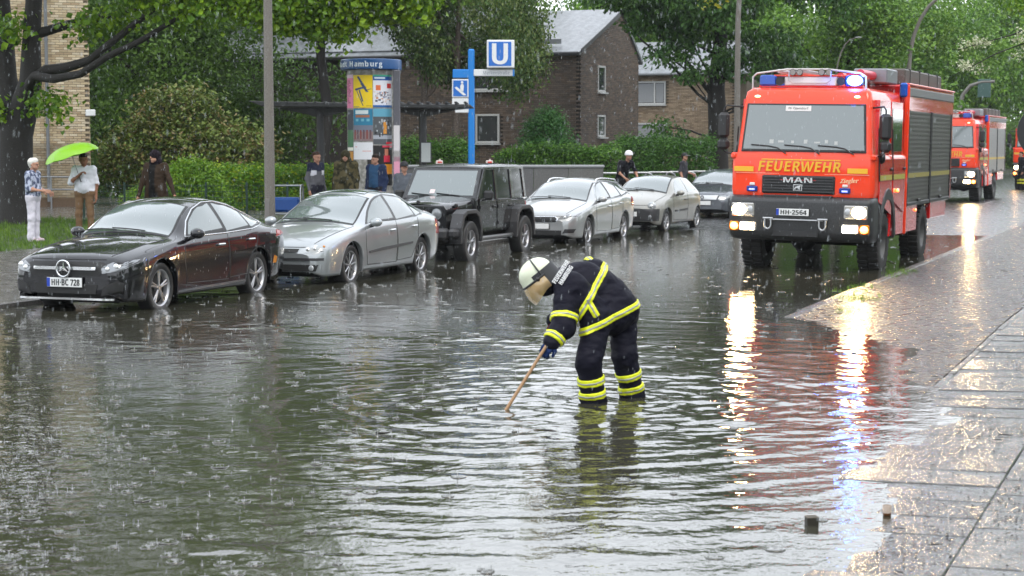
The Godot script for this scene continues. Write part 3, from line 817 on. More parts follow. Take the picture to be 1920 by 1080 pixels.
# ------------------------------------------------------------------ houses
func brick_wall(parent: Node, o: Vector3, right: Vector3, w: float, h: float, gable: Callable, holes: Array, cols: Array, singles: int, seed_: int, called := "brickwork") -> void:
	# bricks laid in running bond on a wall whose lower corner is o; holes are Rect2 in wall metres
	var out := right.cross(Vector3.UP).normalized()
	var r := RandomNumberGenerator.new()
	r.seed = seed_
	var bm := M.new().box(Vector3.ZERO, Vector3(0.24, 0.065, 0.05), 0.004)
	var bmesh := bm.mesh()
	var basis := Basis(right, Vector3.UP, out)
	var spots := []
	var rows := int(h / 0.077)
	for j in rows:
		var y := 0.038 + j * 0.077
		var x := 0.125 + (0.125 if j % 2 == 1 else 0.0)
		while x < w - 0.1:
			var ok: bool = gable.call(x, y)
			for hr: Rect2 in holes:
				if hr.grow_individual(0.1, 0.02, 0.1, 0.02).has_point(Vector2(x, y)): ok = false
			if ok: spots.append(Vector3(x, y, 0))
			x += 0.25
	var n := mini(singles, spots.size())
	var bmats := []
	for c: Color in cols: bmats.append(tri_mat(L(c.r, c.g, c.b), 0.75, 2.0, T.grain))
	for k in n:
		var p: Vector3 = o + right * spots[k].x + Vector3.UP * spots[k].y + out * r.randf_range(-0.004, 0.004)
		obj("brick", bmesh, bmats[r.randi() % bmats.size()], parent, Transform3D(basis, p))
	if spots.size() > n:
		var mm := MultiMesh.new()
		mm.transform_format = MultiMesh.TRANSFORM_3D
		mm.use_colors = true
		mm.mesh = bmesh
		mm.instance_count = spots.size() - n
		for k in range(n, spots.size()):
			mm.set_instance_transform(k - n, Transform3D(basis, o + right * spots[k].x + Vector3.UP * spots[k].y + out * r.randf_range(-0.004, 0.004)))
			var c: Color = cols[r.randi() % cols.size()]
			var f := r.randf_range(0.85, 1.15)
			mm.set_instance_color(k - n, Color(c.r * f, c.g * f, c.b * f))
		var q := MultiMeshInstance3D.new()
		q.name = called
		q.multimesh = mm
		var bmat := StandardMaterial3D.new()
		bmat.vertex_color_use_as_albedo = true; bmat.roughness = 0.7
		q.material_override = bmat
		q.set_meta("kind", "stuff")
		parent.add_child(q, true)

func window(parent: Node, t: Transform3D, w: float, h: float, split: float, curtain := false) -> void:
	# t: centre of the opening, z outwards
	var white := tri_mat(L(0.72, 0.73, 0.72), 0.4, 2.0, T.grain)
	var f := M.new()
	for s in [-1, 1]:
		f.box(Vector3(s * (w * 0.5 - 0.04), 0, 0), Vector3(0.08, h, 0.09), 0.008)
		f.box(Vector3(0, s * (h * 0.5 - 0.04), 0), Vector3(w - 0.17, 0.08, 0.085), 0.008)
	if split > 0.0: f.box(Vector3(-w * 0.5 + w * split, 0, 0.003), Vector3(0.09, h - 0.17, 0.085), 0.008)
	var wn_ := obj("window", f, white, parent, t)
	var edges := [-w * 0.5 + 0.09, w * 0.5 - 0.09]
	if split > 0.0: edges = [-w * 0.5 + 0.09, -w * 0.5 + w * split - 0.05, -w * 0.5 + w * split + 0.05, w * 0.5 - 0.09]
	for k in range(0, edges.size(), 2):
		obj("pane", M.new().box(Vector3((edges[k] + edges[k + 1]) * 0.5, 0, 0.0), Vector3(edges[k + 1] - edges[k], h - 0.18, 0.012)), mat(L(0.03, 0.035, 0.04), 0.03, 0.0, 0.65), wn_)
		if curtain:
			var cm := M.new()
			var rows := []
			for j in 2:
				var row := PackedVector3Array()
				for q in 25:
					row.append(Vector3(lerpf(edges[k] + 0.02, edges[k + 1] - 0.02, q / 24.0), (-0.5 + j) * (h - 0.22), 0.012 + 0.006 * sin(q * 1.9)))
				rows.append(row)
			cm.grid(rows)
			obj("curtain", cm, mat(L(0.22, 0.23, 0.24), 0.8), wn_)
	obj("sill", M.new().box(Vector3(0, -h * 0.5 - 0.04, 0.05), Vector3(w + 0.1, 0.06, 0.2), 0.008), white, wn_)

func roof_slab(a: Vector3, b: Vector3, c: Vector3, d: Vector3, th: float) -> M:
	var m := M.new()
	var nn := (b - a).cross(d - a).normalized() * th
	var ctr := (a + c) * 0.5 - nn * 0.5
	m.oquad(a, b, c, d, ctr); m.oquad(a - nn, b - nn, c - nn, d - nn, ctr)
	m.oquad(a, b, b - nn, a - nn, ctr); m.oquad(b, c, c - nn, b - nn, ctr); m.oquad(c, d, d - nn, c - nn, ctr); m.oquad(d, a, a - nn, d - nn, ctr)
	return m

func houses() -> void:
	var mortar := tri_mat(L(0.20, 0.18, 0.15), 0.85, 1.0, T.grain)
	var slate := tri_mat(L(0.20, 0.215, 0.24), 0.28, 0.5, T.patch, T.rough_bump, 0.3)
	slate.metallic_specular = 0.65
	var zinc := mat(L(0.16, 0.17, 0.18), 0.4, 0.4)
	# yellow brick building at the corner
	var y := thing("yellow_brick_building", "pale yellow brick building corner with a downpipe behind the big tree", "building", Vector3(-33.03, 0.2, -48.1), deg_to_rad(37.0))
	obj("wall", M.new().box(Vector3(-6.0, 3.6, -4.03), Vector3(12.0, 9.0, 8.0)), tri_mat(L(0.30, 0.25, 0.18), 0.85, 1.0, T.grain), y)
	obj("plinth", M.new().box(Vector3(-6.02, 0.0, 0.0), Vector3(12.0, 0.62, 0.07), 0.01), tri_mat(L(0.16, 0.10, 0.055), 0.7, 1.0, T.grain), y)
	var yc := [Color(0.44, 0.35, 0.22), Color(0.50, 0.41, 0.27), Color(0.38, 0.29, 0.18), Color(0.54, 0.46, 0.33)]
	brick_wall(y, Vector3(-3.5, 0.32, 0.0), Vector3(1, 0, 0), 3.5, 6.6, func(x, yy): return true, [], yc, 300, 81)
	brick_wall(y, Vector3(0.0, 0.0, -0.02), Vector3(0, 0, -1), 4.0, 7.0, func(x, yy): return true, [], yc, 0, 82, "side_brickwork")
	obj("downpipe", M.new().cyl(Vector3(-1.28, 0.2, 0.14), Vector3(-1.28, 7.0, 0.14), 0.055, -1, 10), zinc, y)
	for k in 3: obj("pipe_bracket", M.new().cyl(Vector3(-1.28, 1.4 + 1.9 * k, 0.14), Vector3(-1.28, 1.48 + 1.9 * k, 0.14), 0.07, -1, 10), zinc, y)
	var lampb := obj("number_lamp", M.new().box(Vector3(0.03, 2.98, 0.12), Vector3(0.3, 0.2, 0.14), 0.02), mat(L(0.7, 0.72, 0.73), 0.3), y)
	obj("gutter", M.new().box(Vector3(-3.0, 7.5, 0.15), Vector3(7.0, 0.12, 0.14), 0.03), zinc, y)
	# railing in front of the yellow building
	var rl := thing("handrail", "thin grey metal handrail in front of the yellow brick building", "railing", Vector3(-32.6, 0.2, -46.2))
	var rm := mat(L(0.25, 0.26, 0.27), 0.35, 0.7)
	for h in [0.62, 1.0]: obj("rail", M.new().cyl(Vector3(-5.0, h, 0), Vector3(1.0, h, 0), 0.022), rm, rl)
	for k in 5: obj("post", M.new().cyl(Vector3(-4.9 + 1.45 * k, -0.1, 0), Vector3(-4.9 + 1.45 * k, 1.0, 0), 0.025), rm, rl)
	# dark brick house: gable end on the street, long front towards us
	var h := thing("dark_brick_house", "dark brown brick house with steep slate roof and narrow gable windows", "house", Vector3(-23.65, 0.2, -68.0))
	obj("wall", M.new().box(Vector3(-8.0, 2.75, -4.05), Vector3(15.94, 5.9, 7.94)), tri_mat(L(0.05, 0.04, 0.033), 0.85, 1.0, T.grain), h)
	var hc := [Color(0.088, 0.066, 0.05), Color(0.105, 0.08, 0.06), Color(0.072, 0.055, 0.043), Color(0.125, 0.09, 0.064), Color(0.095, 0.066, 0.046)]
	var EV := 5.72
	var ap := [5.3, 7.6]
	var gab := func(x, yy): return yy < EV + (ap[1] - EV) * (x / ap[0] if x < ap[0] else (7.98 - x) / (7.98 - ap[0])) - 0.06
	brick_wall(h, Vector3(-9.0, 0, 0.0), Vector3(1, 0, 0), 9.0, 5.65, func(x, yy): return true, [Rect2(4.4, 4.2, 1.9, 0.75), Rect2(4.55, 2.05, 1.05, 1.2)], hc, 0, 83, "front_brickwork")
	brick_wall(h, Vector3(0.0, 0, -0.02), Vector3(0, 0, -1), 7.96, 7.5, gab, [Rect2(2.26, 4.15, 1.0, 1.1), Rect2(2.26, 2.3, 1.0, 0.95)], hc, 0, 84, "gable_brickwork")
	# gable core
	var gp := M.new()
	gp.prism([Vector2(0, 0), Vector2(0, EV), Vector2(ap[0], ap[1]), Vector2(7.96, EV), Vector2(7.96, 0)], -0.3, -0.03, Transform3D(Basis(Vector3(0, 0, -1), Vector3.UP, Vector3(1, 0, 0)), Vector3(0, 0, -0.02)))
	obj("gable_wall", gp, tri_mat(L(0.05, 0.04, 0.033), 0.85, 1.0, T.grain), h)
	var rf := obj("roof", roof_slab(Vector3(0.1, EV - 0.06, 0.28), Vector3(0.1, ap[1] + 0.14, -ap[0]), Vector3(-16, ap[1] + 0.14, -ap[0]), Vector3(-16, EV - 0.06, 0.28), 0.14), slate, h)
	obj("back_roof", roof_slab(Vector3(0.1, ap[1] + 0.14, -ap[0]), Vector3(0.1, EV - 0.1, -8.3), Vector3(-16, EV - 0.1, -8.3), Vector3(-16, ap[1] + 0.14, -ap[0]), 0.14), slate, h)
	obj("verge_board", M.new().box(Vector3(0.125, (EV + ap[1]) * 0.5 + 0.02, -ap[0] * 0.5), Vector3(0.03, 0.16, Vector2(ap[0], ap[1] - EV).length() + 0.1), 0.0, Transform3D(Basis(Vector3(1, 0, 0), 0.0), Vector3.ZERO)), mat(L(0.03, 0.03, 0.032), 0.5), h).transform = Transform3D(Basis(Vector3(1, 0, 0), atan2(ap[1] - EV, ap[0])), Vector3(0, (EV + ap[1]) * 0.5, -ap[0] * 0.5)) * Transform3D(Basis(), -Vector3(0, (EV + ap[1]) * 0.5, -ap[0] * 0.5))
	obj("gutter", M.new().box(Vector3(-8, EV - 0.1, 0.33), Vector3(16.2, 0.11, 0.12), 0.03), mat(L(0.05, 0.05, 0.055), 0.4), h)
	for k in 5: obj("snow_guard", M.new().box(Vector3(-1.4 - 0.95 * k, EV + 0.42, -0.55), Vector3(0.9, 0.2, 0.02), 0.0), mat(L(0.18, 0.19, 0.2), 0.4, 0.5), rf)
	var front := Basis()
	window(h, Transform3D(front, Vector3(-3.66, 4.56, 0.0)), 1.9, 0.74, 0.68)
	window(h, Transform3D(front, Vector3(-3.93, 2.65, 0.0)), 1.05, 1.18, 0.0)
	var side := Basis(Vector3(0, 0, -1), Vector3.UP, Vector3(1, 0, 0))
	window(h, Transform3D(side, Vector3(0.0, 4.7, -2.78)), 0.98, 1.08, 0.0)
	window(h, Transform3D(side, Vector3(0.0, 2.77, -2.78)), 0.98, 0.9, 0.0)
	# lighter brick house behind it
	var b := thing("light_brick_house", "lighter tan brick house with white windows and slate roof beside the oak", "house", Vector3(-28.5, 0.2, -90.4))
	obj("wall", M.new().box(Vector3(1.3, 2.85, -4.05), Vector3(9.6, 5.9, 7.94)), tri_mat(L(0.16, 0.125, 0.085), 0.85, 1.0, T.grain), b)
	brick_wall(b, Vector3(-1.0, 0, 0.0), Vector3(1, 0, 0), 6.6, 5.7, func(x, yy): return true, [Rect2(1.1, 4.1, 1.75, 1.22), Rect2(1.1, 1.9, 1.75, 1.25)], [Color(0.21, 0.155, 0.10), Color(0.25, 0.19, 0.125), Color(0.18, 0.13, 0.085), Color(0.28, 0.21, 0.14)], 0, 85, "front_brickwork")
	window(b, Transform3D(front, Vector3(0.97, 4.71, 0.0)), 1.72, 1.2, 0.65, true)
	window(b, Transform3D(front, Vector3(0.97, 2.55, 0.0)), 1.72, 1.2, 0.6, true)
	obj("roof", roof_slab(Vector3(-3.6, 5.72, 0.3), Vector3(6.3, 5.72, 0.3), Vector3(6.3, 7.55, -3.6), Vector3(-3.6, 7.55, -3.6), 0.14), slate, b)
	obj("back_roof", roof_slab(Vector3(-3.6, 7.55, -3.6), Vector3(6.3, 7.55, -3.6), Vector3(6.3, 5.7, -8.3), Vector3(-3.6, 5.7, -8.3), 0.14), slate, b)
	obj("gutter", M.new().box(Vector3(1.35, 5.65, 0.36), Vector3(9.9, 0.11, 0.12), 0.03), zinc, b)
	# plain house behind the shelter, mostly hidden by trees
	var c := thing("rear_brick_house", "brown brick house with white windows half hidden behind the station shelter", "house", Vector3(-34.76, 0.2, -68.49))
	obj("wall", M.new().box(Vector3(0, 2.9, -4.05), Vector3(11.5, 6.2, 7.9)), tri_mat(L(0.075, 0.055, 0.04), 0.85, 1.0, T.grain), c)
	brick_wall(c, Vector3(-5.75, 0, 0.0), Vector3(1, 0, 0), 11.5, 5.9, func(x, yy): return true, [Rect2(1.05, 4.4, 0.9, 0.8), Rect2(4.05, 4.15, 1.0, 1.2), Rect2(3.2, 1.9, 2.0, 1.5)], hc, 0, 86, "front_brickwork")
	window(c, Transform3D(front, Vector3(-4.27, 4.8, 0.0)), 0.92, 0.78, 0.0)
	window(c, Transform3D(front, Vector3(-1.2, 4.75, 0.0)), 1.0, 1.18, 0.5)
	obj("garage_door", M.new().box(Vector3(-1.55, 2.65, 0.0), Vector3(2.0, 1.5, 0.06), 0.01), mat(L(0.35, 0.36, 0.36), 0.5), c)
	obj("roof", roof_slab(Vector3(-6.0, 5.9, 0.3), Vector3(6.0, 5.9, 0.3), Vector3(6.0, 8.0, -4.0), Vector3(-6.0, 8.0, -4.0), 0.14), slate, c)

# ------------------------------------------------------------------ cars
# s runs from the front bumper backwards, local z = -s; x is sideways, y up from the road
class Car:
	var d := {}
	var h: Node
	func tb(key: String, s: float) -> float: return h.smooth_table(d[key], s)
	func prof(t: float) -> float:
		return h.lerp_table([[0.0, 0.955], [0.15, 0.975], [0.35, 0.992], [0.55, 1.0], [0.75, 0.993], [0.9, 0.978], [1.0, 0.955]], t)
	func bottom(s: float) -> float:
		var y: float = tb("bot", s)
		for a: float in [d.axle, d.axle + d.base]:
			var R: float = d.arch
			var q := R * R - (s - a) * (s - a)
			if q > 0.0: y = maxf(y, d.wr + sqrt(q) * d.get("archk", 1.0))
		return y
	func side_x(s: float, y: float) -> float:
		var sh := tb("sh", s)
		var hw := tb("hw", s)
		var b := tb("bot", s)
		if y <= sh: return hw * prof(clampf((y - b) / maxf(sh - b, 0.01), 0.0, 1.0))
		var ey := tb("ey", s)
		var ex := tb("ex", s)
		if y <= ey:
			var t := (y - sh) / maxf(ey - sh, 0.001)
			return lerpf(hw * 0.955, ex, t) + sin(PI * t) * d.get("bulge", 0.012)
		var top := tb("top", s)
		if y >= top: return 0.0
		return ex * pow(1.0 - (y - ey) / maxf(top - ey, 0.001), 0.42)
	func top_y(s: float, x: float) -> float:
		x = absf(x)
		var ex := tb("ex", s)
		var ey := tb("ey", s)
		var top := tb("top", s)
		if x <= ex: return ey + (top - ey) * (1.0 - pow(x / ex, 2.4))
		var hw := tb("hw", s) * 0.955
		var sh := tb("sh", s)
		if x >= hw: return sh
		return lerpf(ey, sh, (x - ex) / maxf(hw - ex, 0.001))
	func front_s(x: float, y: float) -> float:
		return end_s(x, y, 0.0, 0.02, 70)
	func rear_s(x: float, y: float) -> float:
		return end_s(x, y, d.L, -0.02, 70)
	func end_s(x: float, y: float, s0: float, step: float, n: int) -> float:
		x = absf(x)
		var s := s0
		for k in n:
			if side_x(s, y) >= x and top_y(s, x) >= y: break
			s += step
		if s == s0: return s
		var lo := s - step
		var hi := s
		for k in 7:
			var m := (lo + hi) * 0.5
			if side_x(m, y) >= x and top_y(m, x) >= y: hi = m
			else: lo = m
		return hi
	func pt(view: String, u: float, v: float, off: float) -> Vector3:
		match view:
			"right": return Vector3(side_x(u, v) + off, v, -u)
			"left": return Vector3(-side_x(u, v) - off, v, -u)
			"front": return Vector3(u, v, -front_s(u, v) + off)
			"rear": return Vector3(u, v, -rear_s(u, v) - off)
		return Vector3(u, top_y(v, u) + off, -v)
	# convex outline draped on the body as a thin panel
	func patch(view: String, poly: Array, off := 0.006, nu := 10, nv := 8, m = null):
		if m == null: m = h.M.new()
		var lo := 1e9
		var hi := -1e9
		for p: Vector2 in poly:
			lo = minf(lo, p.y); hi = maxf(hi, p.y)
		var rows := []
		for j in nv + 1:
			var v := lerpf(lo, hi, float(j) / nv)
			var vv := clampf(v, lo + (hi - lo) * 0.001, hi - (hi - lo) * 0.001)
			var a := 1e9
			var b := -1e9
			for k in poly.size():
				var p: Vector2 = poly[k]
				var q: Vector2 = poly[(k + 1) % poly.size()]
				if (p.y - vv) * (q.y - vv) <= 0.0 and absf(q.y - p.y) > 1e-9:
					var x := p.x + (q.x - p.x) * (vv - p.y) / (q.y - p.y)
					a = minf(a, x); b = maxf(b, x)
			var row := PackedVector3Array()
			for k in nu + 1: row.append(pt(view, lerpf(a, b, float(k) / nu), vv, off))
			rows.append(row)
		var flip: bool = view in ["right", "top"]
		if view == "rear": flip = true
		if view == "top": flip = false
		m.grid(rows, flip)
		# rim that closes the panel down to the body
		var ring := []
		for p: Vector3 in rows[0]: ring.append(p)
		for j in range(1, nv + 1): ring.append(rows[j][nu])
		for k in range(nu - 1, -1, -1): ring.append(rows[nv][k])
		for j in range(nv - 1, 0, -1): ring.append(rows[j][0])
		var dir := Vector3(1, 0, 0)
		match view:
			"left": dir = Vector3(-1, 0, 0)
			"front": dir = Vector3(0, 0, 1)
			"rear": dir = Vector3(0, 0, -1)
			"top": dir = Vector3(0, 1, 0)
		var c := Vector3.ZERO
		for p: Vector3 in ring: c += p
		c /= ring.size()
		for k in ring.size():
			var p: Vector3 = ring[k]
			var q: Vector3 = ring[(k + 1) % ring.size()]
			m.oquad(p, q, q - dir * (off + 0.004), p - dir * (off + 0.004), c - dir * off)
		return m
	func body():
		var m = h.M.new()
		var st := []
		var s := 0.0
		while s < d.L:
			st.append(s)
			var near := 1e9
			for a: float in [d.axle, d.axle + d.base]: near = minf(near, absf(absf(s - a) - d.arch))
			var step := 0.06
			if s < 0.3 or s > d.L - 0.3: step = 0.03
			if s < 0.08 or s > d.L - 0.08: step = 0.015
			if near < 0.07: step = minf(step, 0.02)
			s += step
		st.append(d.L)
		var rows := []
		for q: float in st:
			var half := PackedVector3Array()
			var sh := tb("sh", q)
			var yb := minf(bottom(q), sh - 0.02)
			half.append(Vector3(side_x(q, yb) - 0.07, yb + 0.01, -q))
			for j in 11: 
				var y := lerpf(yb, sh, j / 10.0)
				half.append(Vector3(side_x(q, y), y, -q))
			var ey := tb("ey", q)
			for j in range(1, 6):
				var y := lerpf(sh, ey, j / 5.0)
				half.append(Vector3(side_x(q, y), y, -q))
			var ex := tb("ex", q)
			for f: float in [0.985, 0.95, 0.88, 0.75, 0.5, 0.25, 0.0]:
				half.append(Vector3(ex * f, top_y(q, ex * f), -q))
			var row := PackedVector3Array()
			for k in half.size(): row.append(half[k])
			for k in range(half.size() - 2, -1, -1): row.append(Vector3(-half[k].x, half[k].y, half[k].z))
			rows.append(row)
		m.grid(rows)
		for e in 2:
			var row: PackedVector3Array = rows[0] if e == 0 else rows[-1]
			var n := row.size()
			for k in n / 2:
				m.oquad(row[k], row[k + 1], row[n - 2 - k], row[n - 1 - k], Vector3(0, 0.5, -d.L * 0.5))
		return m

func wheel(parent: Node, at: Vector3, r: float, w: float, rim_r: float, spokes: int, rim_mat: Material, out: float, twin := false) -> void:
	var tyre := M.new()
	var T3 := Transform3D(Basis(Vector3(0, -1, 0), Vector3(1, 0, 0), Vector3(0, 0, 1)), Vector3.ZERO)   # lathe axis y -> x
	var prof := [Vector2(rim_r, -w * 0.5), Vector2(r * 0.93, -w * 0.5), Vector2(r * 0.985, -w * 0.42), Vector2(r, -w * 0.3), Vector2(r, 0), Vector2(r, w * 0.3), Vector2(r * 0.985, w * 0.42), Vector2(r * 0.93, w * 0.5), Vector2(rim_r, w * 0.46), Vector2(rim_r * 0.97, w * 0.2)]
	tyre.lathe(prof, 36, T3)
	var o := obj("wheel", tyre, mat(L(0.018, 0.018, 0.018), 0.55), parent, Transform3D(Basis(Vector3.UP, 0.0 if out > 0 else PI), at))
	var rim := M.new()
	rim.lathe([Vector2(rim_r * 0.86, w * 0.1), Vector2(rim_r * 0.9, w * 0.3), Vector2(rim_r * 0.93, w * 0.42), Vector2(rim_r * 1.0, w * 0.455), Vector2(rim_r * 1.02, w * 0.44)], 32, T3)
	rim.cyl(Vector3(w * 0.1, 0, 0), Vector3(w * 0.4, 0, 0), rim_r * 0.2, rim_r * 0.15, 14)
	for k in spokes:
		var a := TAU * k / spokes
		for e in ([-0.12, 0.12] if twin else [0.0]):
			var b := Basis(Vector3.RIGHT, a + e)
			var wd := rim_r * (0.11 if twin else 0.17) if spokes < 9 else rim_r * 0.1
			rim.box(Vector3(w * 0.33, rim_r * 0.53, 0), Vector3(w * 0.1, rim_r * 0.84, wd), 0.008, Transform3D(b, Vector3.ZERO))
	obj("rim", rim, rim_mat, o)
	obj("brake_disc", M.new().cyl(Vector3(-w * 0.1, 0, 0), Vector3(w * 0.05, 0, 0), rim_r * 0.85, -1, 24), mat(L(0.03, 0.03, 0.03), 0.6), o)

func plate(parent: Node, t: Transform3D, txt: String, w := 0.52) -> void:
	var p := obj("number_plate", M.new().box(Vector3.ZERO, Vector3(w, 0.115, 0.012), 0.003), mat(L(0.72, 0.73, 0.72), 0.35), parent, t)
	obj("plate_border", M.new().box(Vector3(0, 0, -0.003), Vector3(w + 0.02, 0.13, 0.01), 0.003), mat(L(0.02, 0.02, 0.02), 0.4), p)
	obj("country_band", M.new().box(Vector3(-w * 0.5 + 0.024, 0, 0.0065), Vector3(0.046, 0.108, 0.004)), mat(L(0.01, 0.05, 0.40), 0.4), p)
	if txt: text(txt, p, "lettering", mat(L(0.01, 0.01, 0.01), 0.5), Transform3D(Basis(), Vector3(0.02, 0, 0.008)), 0.078, w * 0.80, 0.004, "Droid Sans", true)

func paint(c: Color, rough := 0.22, metal := 0.0, coat := 1.0) -> StandardMaterial3D:
	var m := tri_mat(c, rough, 0.7, T.bead, null)
	m.albedo_texture = null
	m.normal_enabled = true; m.normal_texture = T.bead; m.normal_scale = 0.10
	m.metallic = metal; m.metallic_specular = 0.25
	m.clearcoat_enabled = true; m.clearcoat = coat; m.clearcoat_roughness = 0.04
	m.uv1_world_triplanar = false
	m.uv1_scale = Vector3.ONE * 2.2
	return m

func car_glass() -> StandardMaterial3D:
	if not mats.has("car_glass"):
		var m := StandardMaterial3D.new()
		m.albedo_color = L(0.06, 0.085, 0.08); m.roughness = 0.04; m.metallic_specular = 0.74
		m.clearcoat_enabled = true; m.clearcoat = 1.0; m.clearcoat_roughness = 0.05
		mats["car_glass"] = m
	return mats["car_glass"]

# rain-wet windscreen; its paler albedo stands in for light inside the vehicle
func lit_wet_screen() -> StandardMaterial3D:
	if not mats.has("lit_wet_screen"):
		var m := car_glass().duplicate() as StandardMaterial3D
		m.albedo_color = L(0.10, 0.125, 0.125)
		mats["lit_wet_screen"] = m
	return mats["lit_wet_screen"]

func quadp(a: Array) -> Array:
	var o := []
	for k in range(0, a.size(), 2): o.append(Vector2(a[k], a[k + 1]))
	return o

func mir(a: Array) -> Array:
	var o := []
	for p: Vector2 in a: o.append(Vector2(-p.x, p.y))
	return o

func car_base(called: String, label: String, at: Vector3, turn: float, d: Dictionary, pm: Material) -> Array:
	var t := thing(called, label, "car", at, turn, "cars parked along the far kerb")
	var c := Car.new()
	c.d = d; c.h = self
	obj("body", c.body(), pm, t)
	var black := mat(L(0.012, 0.012, 0.012), 0.6)
	obj("underbody", M.new().box(Vector3(0, 0.42, -d.L * 0.5), Vector3(d.W * 2 - 0.5, 0.5, d.L - 0.5), 0.05), black, t)
	for a: float in [d.axle, d.axle + d.base]:
		for s in [-1.0, 1.0]:
			var tw: float = d.get("tw", 0.21)
			wheel(t, Vector3(s * (d.W - tw * 0.5 - d.get("inset", 0.045)), d.wr, -a), d.wr, tw, d.rim, d.spokes, d.rim_mat, s, d.get("twin", false))
	var glass := car_glass()
	var seal := mat(L(0.01, 0.01, 0.01), 0.5)  # black rubber; also colours the lines standing in for shaded door gaps
	# windscreen in its black band
	var ws: Array = d.ws      # s at base, s at top, half widths
	var poly := quadp([-ws[2], ws[0], ws[2], ws[0], ws[3], ws[1], -ws[3], ws[1]])
	var wsc := obj("windscreen", c.patch("top", poly, 0.008, 16, 14), lit_wet_screen(), t)
	var g := 0.03
	var pb := quadp([-ws[2] - g, ws[0] - 0.05, ws[2] + g, ws[0] - 0.05, ws[3] + g, ws[1] + 0.035, -ws[3] - g, ws[1] + 0.035])
	obj("seal", c.patch("top", pb, 0.004, 16, 14), seal, wsc)
	for k in 2:
		var wx: float = [-0.12, 0.32][k]
		var wp := []
		for j in 6:
			var q := j / 5.0
			var sx: float = wx - 0.55 * q
			var ss: float = ws[0] - 0.03 + 0.12 * q * (1.0 if k == 0 else 0.6)
			wp.append(Vector3(sx, c.top_y(ss, sx) + 0.03, -ss))
		obj("wiper", M.new().tube(wp, 0.009, 6), black, t)
	# seams of the bonnet and bumper
	var seam := M.new()
	for e in [-1.0, 1.0]:
		var sp2 := []
		for k in 13:
			var q := k / 12.0
			var ss := lerpf(0.16, ws[0] - 0.08, q)
			var xx: float = e * c.tb("ex", ss) * lerpf(0.93, 1.02, q)
			sp2.append(Vector3(xx, c.top_y(ss, xx) + 0.0005, -ss))
		seam.tube(sp2, 0.006, 5)
	var fr := []
	for k in 15:
		var xx := lerpf(-0.56, 0.56, k / 14.0)
		fr.append(c.pt("front", xx, c.tb("ey", 0.12) - 0.012, 0.001))
	seam.tube(fr, 0.006, 5)
	obj("bonnet_seam", seam, seal, t)
	for sd in ["right", "left"]:
		for k in d.win.size():
			var q := quadp(d.win[k])
			obj("side_window", c.patch(sd, q, 0.006, 10, 8), glass, t)
		if d.has("trim"):
			var big := quadp(d.trim)
			obj("window_trim", c.patch(sd, big, 0.003, 26, 16), d.get("trim_mat", seal), t)
			if d.has("chrome_line"):
				var lp := []
				for k in big.size() + 1:
					var a0: Vector2 = big[k % big.size()]
					var a1: Vector2 = big[(k + 1) % big.size()]
					var nn := maxi(1, int(a0.distance_to(a1) / 0.1))
					for j in nn: lp.append(c.pt(sd, lerpf(a0.x, a1.x, float(j) / nn), lerpf(a0.y, a1.y, float(j) / nn), 0.004))
				obj("chrome_line", M.new().tube(lp, 0.011, 6, false), mat(L(0.5, 0.51, 0.52), 0.2, 0.9), t)
		for q in d.get("pil", []): obj("window_pillar", c.patch(sd, quadp(q), 0.005, 4, 6), seal, t)
		for q in d.doors:     # door outlines: narrow dark tubes stand in for the shaded gaps
			var dm := M.new()
			var pts := quadp(q)
			for k in pts.size() - 1:
				var path := []
				var n := maxi(2, int(pts[k].distance_to(pts[k + 1]) / 0.08))
				for j in n + 1:
					var p: Vector2 = pts[k].lerp(pts[k + 1], float(j) / n)
					path.append(c.pt(sd, p.x, p.y, -0.001))
				dm.tube(path, 0.006, 5)
			obj("door_gap_shade", dm, seal, t)
		for q in d.handles:
			var e := 1.0 if sd == "right" else -1.0
			var p := c.pt(sd, q[0], q[1], 0.02)
			obj("door_handle", M.new().box(p, Vector3(0.03, 0.032, 0.2), 0.012), d.handle_mat, t)
		if d.has("sill"):
			obj("sill_trim", c.patch(sd, quadp(d.sill), 0.008, 16, 3), d.sill_mat, t)
		if d.has("rub"):
			obj("rub_strip", c.patch(sd, quadp(d.rub), 0.014, 16, 3), d.rub_mat, t)
		var mr: Array = d.mirror
		var e2 := 1.0 if sd == "right" else -1.0
		var mp := Vector3(e2 * (c.side_x(mr[0], mr[1]) + 0.12), mr[1] + 0.05, -mr[0] + 0.02)
		var mo := obj("wing_mirror", M.new().ball(mp, Vector3(0.105, 0.07, 0.085), 14, 8), d.get("mirror_mat", pm), t)
		obj("mirror_foot", M.new().cyl(mp + Vector3(-e2 * 0.05, -0.05, 0), mp + Vector3(-e2 * 0.16, -0.07, 0), 0.025, 0.03, 8), black, mo)
	return [t, c, glass, black]

func lamp_unit(c: Car, t: Node, called: String, poly: Array, off: float, lens: Material, inner: Array = []) -> void:
	var o := obj(called, c.patch("front", poly, off, 10, 8), lens, t)
	for q in inner:
		var p := c.pt("front", q[0], q[1], off + 0.002)
		obj("reflector", M.new().ball(p, Vector3(q[2], q[2], 0.018), 14, 8), q[3], o)

